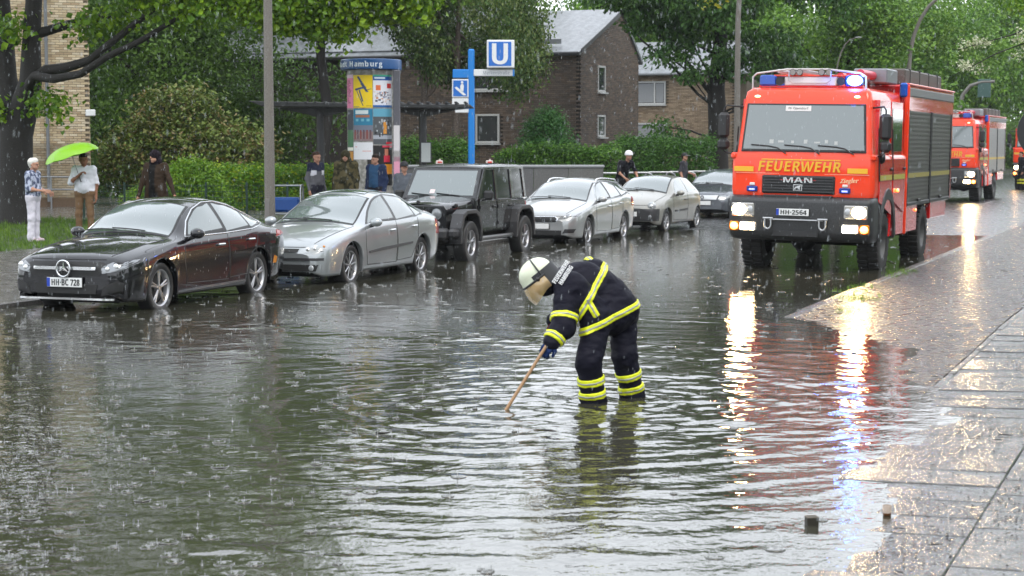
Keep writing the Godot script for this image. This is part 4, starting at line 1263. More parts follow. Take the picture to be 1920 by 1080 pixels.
func cars() -> void:
	T.bead = bump_tex(91, 0.11, 2, 6.0, 512, FastNoiseLite.TYPE_CELLULAR)
	var chrome := mat(L(0.62, 0.63, 0.64), 0.12, 1.0)
	var alloy := mat(L(0.42, 0.42, 0.43), 0.32, 0.85)
	var black := mat(L(0.012, 0.012, 0.012), 0.6)
	var plast := mat(L(0.03, 0.03, 0.032), 0.45)
	var lens := mat(L(0.42, 0.44, 0.45), 0.06, 0.3, 0.6)
	var dark_lens := mat(L(0.24, 0.25, 0.26), 0.07, 0.5, 0.65)
	var bright := mat(L(0.75, 0.76, 0.77), 0.1, 0.8)
	var red_lens := mat(L(0.30, 0.012, 0.012), 0.1, 0.0, 0.6)
	var amber := mat(L(0.55, 0.2, 0.02), 0.15)
	# --- black four-door coupe
	var d := {"L": 4.63, "W": 0.89, "axle": 0.93, "base": 2.70, "wr": 0.325, "arch": 0.375, "rim": 0.235, "spokes": 5, "twin": true, "rim_mat": alloy, "tw": 0.22,
		"top": [[0.0, 0.66], [0.04, 0.745], [0.12, 0.79], [0.3, 0.835], [0.8, 0.92], [1.35, 0.985], [1.5, 1.03], [1.85, 1.24], [2.15, 1.365], [2.5, 1.425], [2.8, 1.43], [3.2, 1.385], [3.7, 1.25], [4.1, 1.10], [4.35, 1.03], [4.55, 0.985], [4.63, 0.92]],
		"ex": [[0.0, 0.50], [0.12, 0.62], [0.5, 0.68], [1.3, 0.70], [1.6, 0.685], [2.1, 0.59], [2.6, 0.565], [3.2, 0.555], [3.8, 0.57], [4.2, 0.62], [4.63, 0.58]],
		"ey": [[0.0, 0.62], [0.12, 0.735], [0.3, 0.785], [0.8, 0.87], [1.35, 0.93], [1.55, 0.985], [1.85, 1.17], [2.15, 1.30], [2.5, 1.365], [2.8, 1.37], [3.2, 1.325], [3.7, 1.19], [4.1, 1.05], [4.35, 0.995], [4.55, 0.95], [4.63, 0.90]],
		"sh": [[0.0, 0.56], [0.12, 0.665], [0.3, 0.715], [0.8, 0.80], [1.35, 0.875], [2.0, 0.905], [3.0, 0.93], [3.7, 0.95], [4.2, 0.94], [4.5, 0.90], [4.63, 0.84]],
		"hw": [[0.0, 0.64], [0.03, 0.735], [0.1, 0.80], [0.25, 0.85], [0.5, 0.878], [0.9, 0.888], [2.0, 0.88], [3.0, 0.885], [3.7, 0.89], [4.2, 0.875], [4.5, 0.83], [4.6, 0.78], [4.63, 0.70]],
		"bot": [[0.0, 0.30], [0.15, 0.20], [0.6, 0.185], [1.5, 0.20], [3.2, 0.20], [4.2, 0.22], [4.63, 0.36]],
		"ws": [1.44, 2.12, 0.66, 0.53], "bulge": 0.02,
		"win": [[1.72, 0.965, 2.68, 0.975, 2.62, 1.345, 2.42, 1.335, 2.2, 1.27, 1.9, 1.12], [2.76, 0.975, 3.45, 1.0, 3.4, 1.22, 3.15, 1.285, 2.95, 1.325, 2.72, 1.345], [3.49, 1.0, 3.86, 1.045, 3.8, 1.09, 3.46, 1.20]],
		"trim": [1.62, 0.935, 2.7, 0.945, 3.5, 0.97, 3.98, 1.03, 3.9, 1.085, 3.6, 1.19, 3.2, 1.30, 2.8, 1.365, 2.45, 1.36, 2.15, 1.28, 1.86, 1.13], "chrome_line": true, "pil": [[2.66, 0.972, 2.78, 0.972, 2.74, 1.35, 2.60, 1.35], [3.43, 0.998, 3.51, 1.0, 3.48, 1.20, 3.38, 1.23]],
		"doors": [[1.56, 0.90, 1.50, 0.62, 1.56, 0.34, 2.72, 0.32, 2.74, 0.93], [2.74, 0.90, 2.76, 0.34, 3.28, 0.36, 3.5, 0.62, 3.62, 0.92]],
		"handles": [[2.5, 0.80], [3.38, 0.83]], "handle_mat": chrome, "mirror": [1.75, 0.93],
		"sill": [1.35, 0.24, 3.2, 0.26, 3.2, 0.285, 1.35, 0.265], "sill_mat": mat(L(0.20, 0.20, 0.21), 0.3, 0.6)}
	var pb := paint(L(0.008, 0.008, 0.010), 0.15)
	var a := car_base("black_coupe", "wet black four-door coupe with chrome star grille, parked foremost in the flood", Vector3(-13.69, -0.07, -19.35), deg_to_rad(1.6), d, pb)
	var t: Node = a[0]
	var c: Car = a[1]
	t.scale.y = 1.04
	var gr := obj("grille", c.patch("front", quadp([-0.50, 0.52, 0.50, 0.52, 0.60, 0.66, 0.50, 0.695, -0.50, 0.695, -0.60, 0.66]), 0.008, 14, 8), black, t)
	obj("grille_bar", c.patch("front", quadp([-0.46, 0.595, 0.46, 0.595, 0.46, 0.635, -0.46, 0.635]), 0.03, 14, 3), chrome, gr)
	var star := M.new()
	var sp := c.pt("front", 0.0, 0.61, 0.055)
	var ring := []
	for k in 25: ring.append(sp + Vector3(cos(TAU * k / 24.0), sin(TAU * k / 24.0), 0) * 0.10)
	star.tube(ring, 0.013, 6, false)
	for k in 3:
		var an := PI / 2 + TAU * k / 3.0
		var dir := Vector3(cos(an), sin(an), 0)
		var prp := Vector3(-sin(an), cos(an), 0) * 0.022
		star.tri(sp + prp, sp - prp, sp + dir * 0.095); star.tri(sp - prp, sp + prp, sp + dir * 0.095)
		star.tri(sp + prp, sp + dir * 0.095, sp + Vector3(0, 0, 0.015)); star.tri(sp - prp + Vector3(0, 0, 0), sp + Vector3(0, 0, 0.015), sp + dir * 0.095)
	obj("star_emblem", star, chrome, gr)
	for s in 2:
		var hp := quadp([0.54, 0.555, 0.78, 0.585, 0.86, 0.68, 0.85, 0.735, 0.70, 0.715, 0.53, 0.635])
		var ip := quadp([0.52, 0.28, 0.78, 0.30, 0.80, 0.44, 0.74, 0.47, 0.56, 0.40])
		lamp_unit(c, t, "headlight", hp if s == 0 else mir(hp), 0.008, dark_lens, [[(0.61 if s == 0 else -0.61), 0.61, 0.034, bright], [(0.71 if s == 0 else -0.71), 0.64, 0.04, bright]])
		obj("air_intake", c.patch("front", ip if s == 0 else mir(ip), 0.006, 8, 6), black, t)
	obj("lower_grille", c.patch("front", quadp([-0.44, 0.30, 0.44, 0.30, 0.47, 0.42, -0.47, 0.42]), 0.006, 10, 5), black, t)
	obj("splitter_trim", c.patch("front", quadp([-0.70, 0.225, 0.70, 0.225, 0.70, 0.25, -0.70, 0.25]), 0.02, 16, 3), bright, t)
	plate(t, Transform3D(Basis(), c.pt("front", 0.0, 0.44, 0.03)), "HH·BC 728")
	for s in [1, -1]: obj("tail_light", c.patch("right" if s == 1 else "left", quadp([4.2, 0.83, 4.56, 0.86, 4.52, 0.92, 4.25, 0.93]), 0.008, 6, 4), red_lens, t)
	obj("side_marker", c.patch("right", quadp([4.06, 0.46, 4.16, 0.46, 4.2, 0.56, 4.1, 0.57]), 0.006, 4, 4), amber, t)
	# --- silver saloon behind it
	d = {"L": 4.58, "W": 0.885, "axle": 0.92, "base": 2.75, "wr": 0.315, "arch": 0.37, "rim": 0.225, "spokes": 9, "rim_mat": alloy, "tw": 0.205,
		"top": [[0.0, 0.56], [0.05, 0.66], [0.15, 0.72], [0.4, 0.80], [0.9, 0.90], [1.25, 0.955], [1.4, 1.0], [1.8, 1.21], [2.15, 1.36], [2.6, 1.43], [3.1, 1.42], [3.6, 1.29], [4.0, 1.14], [4.2, 1.09], [4.42, 1.07], [4.52, 1.0], [4.58, 0.8]],
		"ex": [[0.0, 0.5], [0.15, 0.62], [0.5, 0.68], [1.2, 0.71], [1.5, 0.70], [2.1, 0.60], [2.6, 0.575], [3.1, 0.565], [3.7, 0.58], [4.1, 0.63], [4.58, 0.58]],
		"ey": [[0.0, 0.52], [0.15, 0.66], [0.4, 0.745], [0.9, 0.85], [1.25, 0.905], [1.45, 0.965], [1.8, 1.14], [2.15, 1.295], [2.6, 1.37], [3.1, 1.355], [3.6, 1.23], [4.0, 1.09], [4.2, 1.05], [4.42, 1.03], [4.52, 0.97], [4.58, 0.78]],
		"sh": [[0.0, 0.48], [0.15, 0.60], [0.4, 0.69], [0.9, 0.80], [1.3, 0.86], [2.0, 0.905], [3.0, 0.94], [3.7, 0.96], [4.2, 0.95], [4.45, 0.93], [4.58, 0.74]],
		"hw": [[0.0, 0.58], [0.03, 0.67], [0.1, 0.75], [0.25, 0.82], [0.5, 0.86], [0.9, 0.88], [2.0, 0.885], [3.0, 0.885], [3.7, 0.88], [4.2, 0.865], [4.45, 0.82], [4.55, 0.78], [4.58, 0.70]],
		"bot": [[0.0, 0.26], [0.15, 0.19], [0.6, 0.19], [1.5, 0.21], [3.2, 0.21], [4.2, 0.24], [4.58, 0.34]],
		"ws": [1.32, 2.13, 0.67, 0.54], "bulge": 0.02,
		"win": [[1.58, 0.94, 2.55, 0.965, 2.5, 1.34, 2.35, 1.325, 2.1, 1.24, 1.85, 1.11], [2.64, 0.965, 3.42, 0.995, 3.34, 1.25, 3.1, 1.315, 2.9, 1.34, 2.6, 1.345], [3.46, 0.995, 3.72, 1.01, 3.68, 1.12, 3.4, 1.235]],
		"trim": [1.5, 0.92, 2.5, 0.945, 3.45, 0.975, 3.8, 0.995, 3.74, 1.12, 3.4, 1.26, 3.0, 1.35, 2.6, 1.365, 2.35, 1.35, 2.1, 1.27, 1.8, 1.11], "trim_mat": mat(L(0.02, 0.02, 0.02), 0.35),
		"doors": [[1.42, 0.86, 1.38, 0.6, 1.46, 0.30, 2.58, 0.28, 2.6, 0.94], [2.6, 0.9, 2.62, 0.3, 3.2, 0.32, 3.45, 0.62, 3.5, 0.96]],
		"handles": [[2.4, 0.80], [3.3, 0.83]], "handle_mat": bright, "mirror": [1.62, 0.90],
		"rub": [1.5, 0.475, 3.2, 0.535, 3.2, 0.58, 1.5, 0.53], "rub_mat": mat(L(0.06, 0.06, 0.062), 0.4)}
	var silver := paint(L(0.33, 0.35, 0.36), 0.3, 0.55)
	a = car_base("silver_saloon", "wet silver saloon parked right behind the black coupe, dark rub strips on doors", Vector3(-13.46, -0.07, -24.5), deg_to_rad(0.6), d, silver)
	t = a[0]; c = a[1]
	t.scale.y = 1.03
	for s in 2:
		var hp := quadp([0.36, 0.53, 0.74, 0.56, 0.80, 0.645, 0.74, 0.675, 0.52, 0.65, 0.42, 0.60])
		lamp_unit(c, t, "headlight", hp if s == 0 else mir(hp), 0.008, lens, [[(0.52 if s == 0 else -0.52), 0.59, 0.035, bright], [(0.62 if s == 0 else -0.62), 0.605, 0.03, bright], [(0.73 if s == 0 else -0.73), 0.635, 0.022, amber]])
		obj("fog_light", M.new().ball(c.pt("front", (0.60 if s == 0 else -0.60), 0.32, 0.012), Vector3(0.045, 0.045, 0.015), 14, 8), lens, t)
	obj("grille", c.patch("front", quadp([-0.36, 0.55, 0.36, 0.55, 0.38, 0.605, -0.38, 0.605]), 0.006, 12, 4), black, t)
	obj("lower_grille", c.patch("front", quadp([-0.66, 0.27, 0.66, 0.27, 0.70, 0.37, -0.70, 0.37]), 0.006, 16, 5), black, t)
	obj("bumper_strip", c.patch("front", quadp([-0.76, 0.43, 0.76, 0.43, 0.76, 0.47, -0.76, 0.47]), 0.012, 20, 3), plast, t)
	obj("sunroof", c.patch("top", quadp([-0.42, 2.3, 0.42, 2.3, 0.42, 2.85, -0.42, 2.85]), 0.01, 8, 8), a[2], t)
	for s in [1, -1]: obj("tail_light", c.patch("right" if s == 1 else "left", quadp([4.28, 0.66, 4.5, 0.66, 4.48, 0.9, 4.3, 0.92]), 0.008, 6, 6), red_lens, t)
	# --- silver estate car
	d = {"L": 4.5, "W": 0.895, "axle": 0.90, "base": 2.65, "wr": 0.325, "arch": 0.375, "rim": 0.235, "spokes": 5, "twin": true, "rim_mat": alloy, "tw": 0.22,
		"top": [[0.0, 0.62], [0.05, 0.72], [0.15, 0.78], [0.4, 0.86], [0.9, 0.97], [1.15, 1.02], [1.3, 1.08], [1.7, 1.29], [2.1, 1.425], [2.6, 1.475], [3.4, 1.45], [3.95, 1.39], [4.15, 1.25], [4.35, 1.03], [4.45, 0.95], [4.5, 0.8]],
		"ex": [[0.0, 0.5], [0.15, 0.62], [0.5, 0.68], [1.1, 0.71], [1.4, 0.70], [2.0, 0.60], [2.6, 0.575], [3.4, 0.565], [4.0, 0.56], [4.3, 0.62], [4.5, 0.60]],
		"ey": [[0.0, 0.58], [0.15, 0.71], [0.4, 0.79], [0.9, 0.90], [1.15, 0.955], [1.35, 1.03], [1.7, 1.22], [2.1, 1.355], [2.6, 1.41], [3.4, 1.385], [3.95, 1.33], [4.15, 1.2], [4.35, 1.0], [4.45, 0.92], [4.5, 0.78]],
		"sh": [[0.0, 0.54], [0.15, 0.66], [0.4, 0.74], [0.9, 0.85], [1.3, 0.92], [2.0, 0.955], [3.0, 0.995], [3.9, 1.04], [4.2, 1.03], [4.4, 0.95], [4.5, 0.75]],
		"hw": [[0.0, 0.56], [0.03, 0.67], [0.1, 0.75], [0.25, 0.825], [0.5, 0.865], [0.9, 0.89], [2.0, 0.89], [3.0, 0.89], [3.8, 0.88], [4.2, 0.865], [4.4, 0.83], [4.47, 0.79], [4.5, 0.72]],
		"bot": [[0.0, 0.27], [0.15, 0.20], [0.6, 0.19], [1.5, 0.21], [3.2, 0.21], [4.2, 0.25], [4.5, 0.36]],
		"ws": [1.22, 2.08, 0.68, 0.54], "bulge": 0.02,
		"win": [[1.55, 1.0, 2.48, 1.02, 2.42, 1.38, 2.2, 1.36, 1.95, 1.27, 1.75, 1.15], [2.56, 1.02, 3.3, 1.055, 3.22, 1.36, 2.9, 1.385, 2.54, 1.39], [3.38, 1.06, 3.95, 1.13, 3.9, 1.22, 3.75, 1.30, 3.32, 1.355]],
		"trim": [1.46, 0.975, 2.5, 1.0, 3.4, 1.035, 4.05, 1.11, 3.98, 1.24, 3.8, 1.335, 3.3, 1.385, 2.6, 1.405, 2.2, 1.385, 1.95, 1.30, 1.7, 1.14], "chrome_line": true, "pil": [[2.46, 1.018, 2.58, 1.02, 2.56, 1.39, 2.40, 1.39], [3.28, 1.05, 3.40, 1.06, 3.34, 1.36, 3.20, 1.37]],
		"doors": [[1.4, 0.92, 1.36, 0.6, 1.44, 0.30, 2.5, 0.28, 2.52, 1.0], [2.52, 0.95, 2.54, 0.3, 3.1, 0.32, 3.3, 0.6, 3.42, 1.04]],
		"handles": [[2.32, 0.84], [3.2, 0.88]], "handle_mat": bright, "mirror": [1.6, 0.965]}
	var silver2 := paint(L(0.36, 0.37, 0.37), 0.3, 0.5)
	a = car_base("silver_estate", "silver estate car with roof rails parked between the black off-roader and the small hatchback", Vector3(-13.72, -0.07, -36.8), deg_to_rad(0.5), d, silver2)
	t = a[0]; c = a[1]
	for s in 2:
		var hp := quadp([0.44, 0.60, 0.80, 0.66, 0.84, 0.76, 0.78, 0.775, 0.60, 0.715, 0.46, 0.655])
		lamp_unit(c, t, "headlight", hp if s == 0 else mir(hp), 0.008, dark_lens, [[(0.58 if s == 0 else -0.58), 0.655, 0.032, bright], [(0.68 if s == 0 else -0.68), 0.685, 0.03, bright]])
		var ip := quadp([0.54, 0.30, 0.76, 0.32, 0.80, 0.40, 0.60, 0.40])
		obj("fog_light_pod", c.patch("front", ip if s == 0 else mir(ip), 0.008, 8, 5), plast, t)
		var e := 1.0 if s == 0 else -1.0
		var rp := []
		for k in 13:
			var q := 1.0 if (k > 0 and k < 12) else 0.0
			var ss := 2.15 + 1.75 * k / 12.0
			rp.append(Vector3(e * (c.tb("ex", ss) - 0.02), c.top_y(ss, c.tb("ex", ss) - 0.02) + 0.05 * q, -ss))
		obj("roof_rail", M.new().tube(rp, 0.018, 7), bright, t)
		obj("tail_light", c.patch("right" if s == 0 else "left", quadp([4.12, 0.80, 4.4, 0.80, 4.32, 1.0, 4.12, 1.02]), 0.01, 6, 6), red_lens, t)
	obj("grille", c.patch("front", quadp([-0.36, 0.56, 0.36, 0.56, 0.42, 0.62, 0.36, 0.665, -0.36, 0.665, -0.42, 0.62]), 0.008, 14, 6), black, t)
	obj("grille_frame", c.patch("front", quadp([-0.38, 0.545, 0.38, 0.545, 0.445, 0.62, 0.38, 0.68, -0.38, 0.68, -0.445, 0.62]), 0.004, 14, 6), chrome, t)
	obj("lower_grille", c.patch("front", quadp([-0.52, 0.27, 0.52, 0.27, 0.52, 0.37, -0.52, 0.37]), 0.006, 12, 5), black, t)
	plate(t, Transform3D(Basis(), c.pt("front", -0.02, 0.46, 0.02)), "")
	# --- small grey hatchback with round lamps
	d = {"L": 3.43, "W": 0.815, "axle": 0.60, "base": 2.35, "wr": 0.285, "arch": 0.335, "rim": 0.19, "spokes": 7, "rim_mat": alloy, "tw": 0.18,
		"top": [[0.0, 0.62], [0.05, 0.70], [0.12, 0.75], [0.35, 0.86], [0.7, 0.97], [0.85, 1.02], [1.0, 1.10], [1.4, 1.32], [1.65, 1.39], [2.1, 1.42], [2.7, 1.39], [3.0, 1.30], [3.25, 1.1], [3.38, 0.95], [3.43, 0.8]],
		"ex": [[0.0, 0.48], [0.12, 0.58], [0.5, 0.64], [0.9, 0.66], [1.2, 0.64], [1.6, 0.57], [2.1, 0.55], [2.7, 0.535], [3.0, 0.54], [3.3, 0.58], [3.43, 0.56]],
		"ey": [[0.0, 0.58], [0.12, 0.70], [0.35, 0.80], [0.7, 0.90], [0.9, 0.97], [1.05, 1.06], [1.4, 1.25], [1.65, 1.325], [2.1, 1.355], [2.7, 1.32], [3.0, 1.24], [3.25, 1.06], [3.38, 0.92], [3.43, 0.78]],
		"sh": [[0.0, 0.56], [0.12, 0.66], [0.35, 0.75], [0.8, 0.86], [1.2, 0.92], [2.0, 0.945], [2.7, 0.96], [3.1, 0.95], [3.35, 0.88], [3.43, 0.74]],
		"hw": [[0.0, 0.56], [0.03, 0.64], [0.1, 0.71], [0.25, 0.775], [0.5, 0.805], [1.0, 0.815], [2.5, 0.815], [3.0, 0.80], [3.3, 0.74], [3.43, 0.64]],
		"bot": [[0.0, 0.28], [0.12, 0.2], [0.5, 0.2], [1.5, 0.22], [2.5, 0.22], [3.2, 0.28], [3.43, 0.38]],
		"ws": [0.92, 1.62, 0.63, 0.51], "bulge": 0.02,
		"win": [[1.22, 0.965, 2.05, 0.98, 2.0, 1.33, 1.75, 1.325, 1.5, 1.24, 1.32, 1.12], [2.17, 0.98, 2.85, 1.01, 2.8, 1.19, 2.65, 1.27, 2.14, 1.33]],
		"doors": [[1.05, 0.90, 1.0, 0.6, 1.05, 0.3, 2.08, 0.28, 2.12, 0.98]],
		"handles": [[1.9, 0.80]], "handle_mat": plast, "mirror": [1.3, 0.93],
		"rub": [1.1, 0.50, 2.05, 0.52, 2.05, 0.57, 1.1, 0.55], "rub_mat": plast}
	var greige := paint(L(0.27, 0.265, 0.24), 0.32, 0.4)
	a = car_base("small_hatchback", "small grey-beige hatchback with round headlights and grey plastic bumper behind the silver estate", Vector3(-13.62, -0.03, -43.05), deg_to_rad(-3.5), d, greige)
	t = a[0]; c = a[1]
	obj("bumper", c.patch("front", quadp([-0.78, 0.30, 0.78, 0.30, 0.80, 0.60, -0.80, 0.60]), 0.03, 22, 8), plast, t)
	obj("lower_grille", c.patch("front", quadp([-0.5, 0.33, 0.3, 0.33, 0.3, 0.42, -0.5, 0.42]), 0.036, 12, 4), black, t)
	for s in 2:
		var p := c.pt("front", (0.56 if s == 0 else -0.56), 0.67, 0.0)
		var o := obj("headlight", M.new().ball(p, Vector3(0.115, 0.11, 0.07), 18, 10), lens, t)
		obj("reflector", M.new().ball(p + Vector3(0, 0.0, 0.045), Vector3(0.055, 0.055, 0.035), 12, 8), bright, o)
		obj("fog_light", M.new().ball(c.pt("front", (0.55 if s == 0 else -0.55), 0.40, 0.03), Vector3(0.05, 0.05, 0.015), 12, 6), dark_lens, t)
	plate(t, Transform3D(Basis(), c.pt("front", -0.05, 0.47, 0.05)), "")
	# --- dark blue-grey saloon half hidden by the truck
	d = {"L": 4.5, "W": 0.87, "axle": 0.85, "base": 2.68, "wr": 0.31, "arch": 0.36, "rim": 0.21, "spokes": 7, "rim_mat": alloy, "tw": 0.2,
		"top": [[0.0, 0.60], [0.05, 0.70], [0.12, 0.76], [0.4, 0.84], [0.9, 0.94], [1.15, 0.99], [1.3, 1.05], [1.7, 1.26], [2.1, 1.40], [2.6, 1.45], [3.2, 1.43], [3.7, 1.28], [4.1, 1.10], [4.4, 1.05], [4.5, 0.85]],
		"ex": [[0.0, 0.5], [0.15, 0.62], [0.5, 0.68], [1.1, 0.70], [1.4, 0.69], [2.0, 0.59], [2.6, 0.57], [3.2, 0.56], [3.8, 0.58], [4.2, 0.62], [4.5, 0.58]],
		"ey": [[0.0, 0.56], [0.15, 0.69], [0.4, 0.775], [0.9, 0.88], [1.15, 0.93], [1.35, 1.0], [1.7, 1.19], [2.1, 1.335], [2.6, 1.385], [3.2, 1.365], [3.7, 1.22], [4.1, 1.05], [4.4, 1.0], [4.5, 0.83]],
		"sh": [[0.0, 0.52], [0.15, 0.64], [0.4, 0.72], [0.9, 0.83], [1.3, 0.89], [2.0, 0.93], [3.0, 0.96], [4.0, 0.97], [4.4, 0.93], [4.5, 0.78]],
		"hw": [[0.0, 0.58], [0.03, 0.67], [0.1, 0.74], [0.25, 0.81], [0.5, 0.85], [0.9, 0.868], [2.0, 0.87], [3.5, 0.87], [4.2, 0.83], [4.5, 0.66]],
		"bot": [[0.0, 0.28], [0.15, 0.20], [0.6, 0.2], [1.5, 0.21], [3.2, 0.21], [4.2, 0.25], [4.5, 0.36]],
		"ws": [1.22, 2.08, 0.67, 0.53],
		"win": [[1.55, 0.98, 2.48, 1.0, 2.42, 1.36, 2.2, 1.34, 1.95, 1.25, 1.75, 1.13], [2.56, 1.0, 3.4, 1.02, 3.3, 1.28, 2.9, 1.36, 2.54, 1.37]],
		"doors": [[1.4, 0.89, 1.36, 0.6, 1.44, 0.30, 2.5, 0.28, 2.52, 0.97]], "handles": [[2.32, 0.82]], "handle_mat": plast, "mirror": [1.6, 0.94]}
	a = car_base("grey_saloon", "dark grey saloon with pale grille panel, half hidden beside the near fire truck", Vector3(-14.0, 0.0, -51.3), 0.0, d, paint(L(0.10, 0.11, 0.125), 0.25, 0.4))
	t = a[0]; c = a[1]
	obj("grille", c.patch("front", quadp([-0.42, 0.57, 0.42, 0.57, 0.46, 0.70, -0.46, 0.70]), 0.012, 12, 6), mat(L(0.55, 0.56, 0.57), 0.3, 0.3), t)
	var bp := c.pt("front", 0.0, 0.635, 0.02)
	var rg := []
	for k in 17: rg.append(bp + Vector3(cos(TAU * k / 16.0) * 0.04, sin(TAU * k / 16.0) * 0.05, 0.01))
	obj("emblem", M.new().tube(rg, 0.012, 6, false), black, t)
	for s in 2:
		var hp := quadp([0.48, 0.57, 0.80, 0.61, 0.80, 0.70, 0.5, 0.69])
		lamp_unit(c, t, "headlight", hp if s == 0 else mir(hp), 0.008, lens, [])
	plate(t, Transform3D(Basis(), c.pt("front", 0.0, 0.47, 0.02)), "")
	jeep(chrome, alloy, black, plast, lens)

func jeep(chrome: Material, alloy: Material, black: Material, plast: Material, lens: Material) -> void:
	var t := thing("black_offroader", "boxy black four-door off-roader with separate wheel arches parked behind the silver saloon", "car", Vector3(-13.82, -0.08, -30.15), deg_to_rad(0.8), "cars parked along the far kerb")
	t.scale.y = 1.06
	var pm := paint(L(0.012, 0.012, 0.013), 0.2)
	var glass := car_glass()
	var Z := func(poly: Array) -> Array:
		var o := []
		for k in range(0, poly.size(), 2): o.append(Vector2(poly[k], poly[k + 1]))
		return o
	# prism profiles are drawn in (s, y) and pushed out sideways
	var side := Transform3D(Basis(Vector3(0, 0, -1), Vector3(0, 1, 0), Vector3(1, 0, 0)), Vector3.ZERO)
	obj("body", M.new().prism(Z.call([1.45, 0.52, 4.15, 0.52, 4.22, 0.62, 4.22, 1.10, 1.45, 1.13]), -0.77, 0.77, side, 0.03), pm, t)
	var hood := M.new()
	var rows := []
	for k in 9:
		var s := 0.40 + 1.1 * k / 8.0
		var hw := lerpf(0.60, 0.73, k / 8.0)
		var yt := lerpf(1.06, 1.16, k / 8.0) - (0.03 if k == 0 else 0.0)
		var row := PackedVector3Array()
		for q in [[hw, 0.62], [hw, yt - 0.12], [hw * 0.985, yt - 0.06], [hw * 0.93, yt - 0.015], [hw * 0.75, yt + 0.01], [hw * 0.45, yt + 0.03], [hw * 0.2, yt + 0.04], [0.0, yt + 0.042]]: row.append(Vector3(q[0], q[1], -s))
		for j in range(6, -1, -1): row.append(Vector3(-row[j].x, row[j].y, row[j].z))
		rows.append(row)
	hood.grid(rows)
	obj("bonnet", hood, pm, t)
	for k in 3: obj("bonnet_catch", M.new().box(Vector3([0.66, -0.66, 0.0][k], [1.04, 1.04, 1.10][k], [-0.75, -0.75, -0.5][k]), Vector3(0.05, 0.07, 0.09), 0.015), black, t)
	# seven-slot face
	var face := obj("grille", M.new().prism([Vector2(-0.62, 0.62), Vector2(0.62, 0.62), Vector2(0.62, 0.98), Vector2(0.56, 1.05), Vector2(-0.56, 1.05), Vector2(-0.62, 0.98)], -0.41, -0.36, Transform3D(), 0.015), pm, t)
	for k in 7: obj("slot", M.new().box(Vector3((k - 3) * 0.085, 0.85, -0.355), Vector3(0.05, 0.26, 0.02), 0.008), mat(L(0.004, 0.004, 0.004), 0.8), face)
	for s in [-1.0, 1.0]:
		var hl := obj("headlight", M.new().cyl(Vector3(s * 0.44, 0.90, -0.39), Vector3(s * 0.44, 0.90, -0.33), 0.105, 0.10, 22), chrome, t)
		obj("lens", M.new().ball(Vector3(s * 0.44, 0.90, -0.335), Vector3(0.09, 0.09, 0.02), 18, 8), mat(L(0.22, 0.23, 0.24), 0.06, 0.4, 0.6), hl)
		obj("indicator", M.new().ball(Vector3(s * 0.46, 0.73, -0.352), Vector3(0.045, 0.045, 0.015), 12, 6), mat(L(0.3, 0.3, 0.3), 0.2), t)
		# wheel-arch flares
		for ax in [0.86, 3.81]:
			var fl := M.new()
			var prof := []
			var pin := []
			for k in 9:
				var a := lerpf(-0.12, PI + 0.12, k / 8.0)
				prof.append(Vector2(ax - cos(a) * 0.56, 0.47 + clampf(sin(a) * 0.66, -0.2, 0.50)))
				pin.append(Vector2(ax - cos(a) * 0.48, 0.45 + clampf(sin(a) * 0.56, -0.2, 0.445)))
			pin.reverse()
			var pl: Array = prof + pin
			fl.prism(pl, (0.70 if s > 0 else -0.94), (0.94 if s > 0 else -0.70), side, 0.012)
			obj("wheel_arch", fl, plast, t)
			wheel(t, Vector3(s * 0.81, 0.385, -ax), 0.385, 0.25, 0.225, 5, alloy, s, true)
		obj("side_step", M.new().cyl(Vector3(s * 0.84, 0.43, -1.45), Vector3(s * 0.84, 0.43, -3.25), 0.04, -1, 10), mat(L(0.05, 0.05, 0.05), 0.35), t)
		# doors
		for q in [[1.62, 2.52], [2.56, 3.38]]:
			var dr := obj("door", M.new().prism(Z.call([q[0], 0.56, q[1], 0.56, q[1], 1.10, q[0], 1.12]), (0.765 if s > 0 else -0.79), (0.79 if s > 0 else -0.765), side, 0.008), pm, t)
			obj("handle", M.new().box(Vector3(s * 0.80, 0.98, -q[1] + 0.12), Vector3(0.03, 0.04, 0.16), 0.012), black, dr)
			for hy in [0.68, 0.98]: obj("hinge", M.new().cyl(Vector3(s * 0.80, hy - 0.03, -q[0] - 0.01), Vector3(s * 0.80, hy + 0.03, -q[0] - 0.01), 0.016, -1, 8), black, dr)
		var mo := obj("wing_mirror", M.new().box(Vector3(s * 0.93, 1.20, -1.72), Vector3(0.2, 0.17, 0.09), 0.035), black, t)
		obj("mirror_foot", M.new().cyl(Vector3(s * 0.80, 1.12, -1.70), Vector3(s * 0.90, 1.14, -1.72), 0.025, -1, 8), black, mo)
		obj("tail_light", M.new().box(Vector3(s * 0.70, 0.93, -4.24), Vector3(0.13, 0.22, 0.07), 0.015), mat(L(0.30, 0.012, 0.012), 0.1), t)
	# hard top with glass: a tapered box
	var roof_y := 1.735
	var top := M.new()
	var trows := []
	for q in [[1.98, 0.0], [2.02, 0.035], [2.4, 0.055], [3.0, 0.06], [3.9, 0.055], [4.16, 0.035], [4.20, 0.0]]:
		var row := PackedVector3Array()
		for p in [[0.70, -0.07], [0.70, -0.02], [0.675, 0.0], [0.5, 0.012], [0.25, 0.02], [0.0, 0.022]]: row.append(Vector3(p[0], roof_y - 0.05 + p[1] + q[1], -q[0]))
		for j in range(4, -1, -1): row.append(Vector3(-row[j].x, row[j].y, row[j].z))
		trows.append(row)
	top.grid(trows)
	obj("roof", top, paint(L(0.03, 0.03, 0.032), 0.35), t)
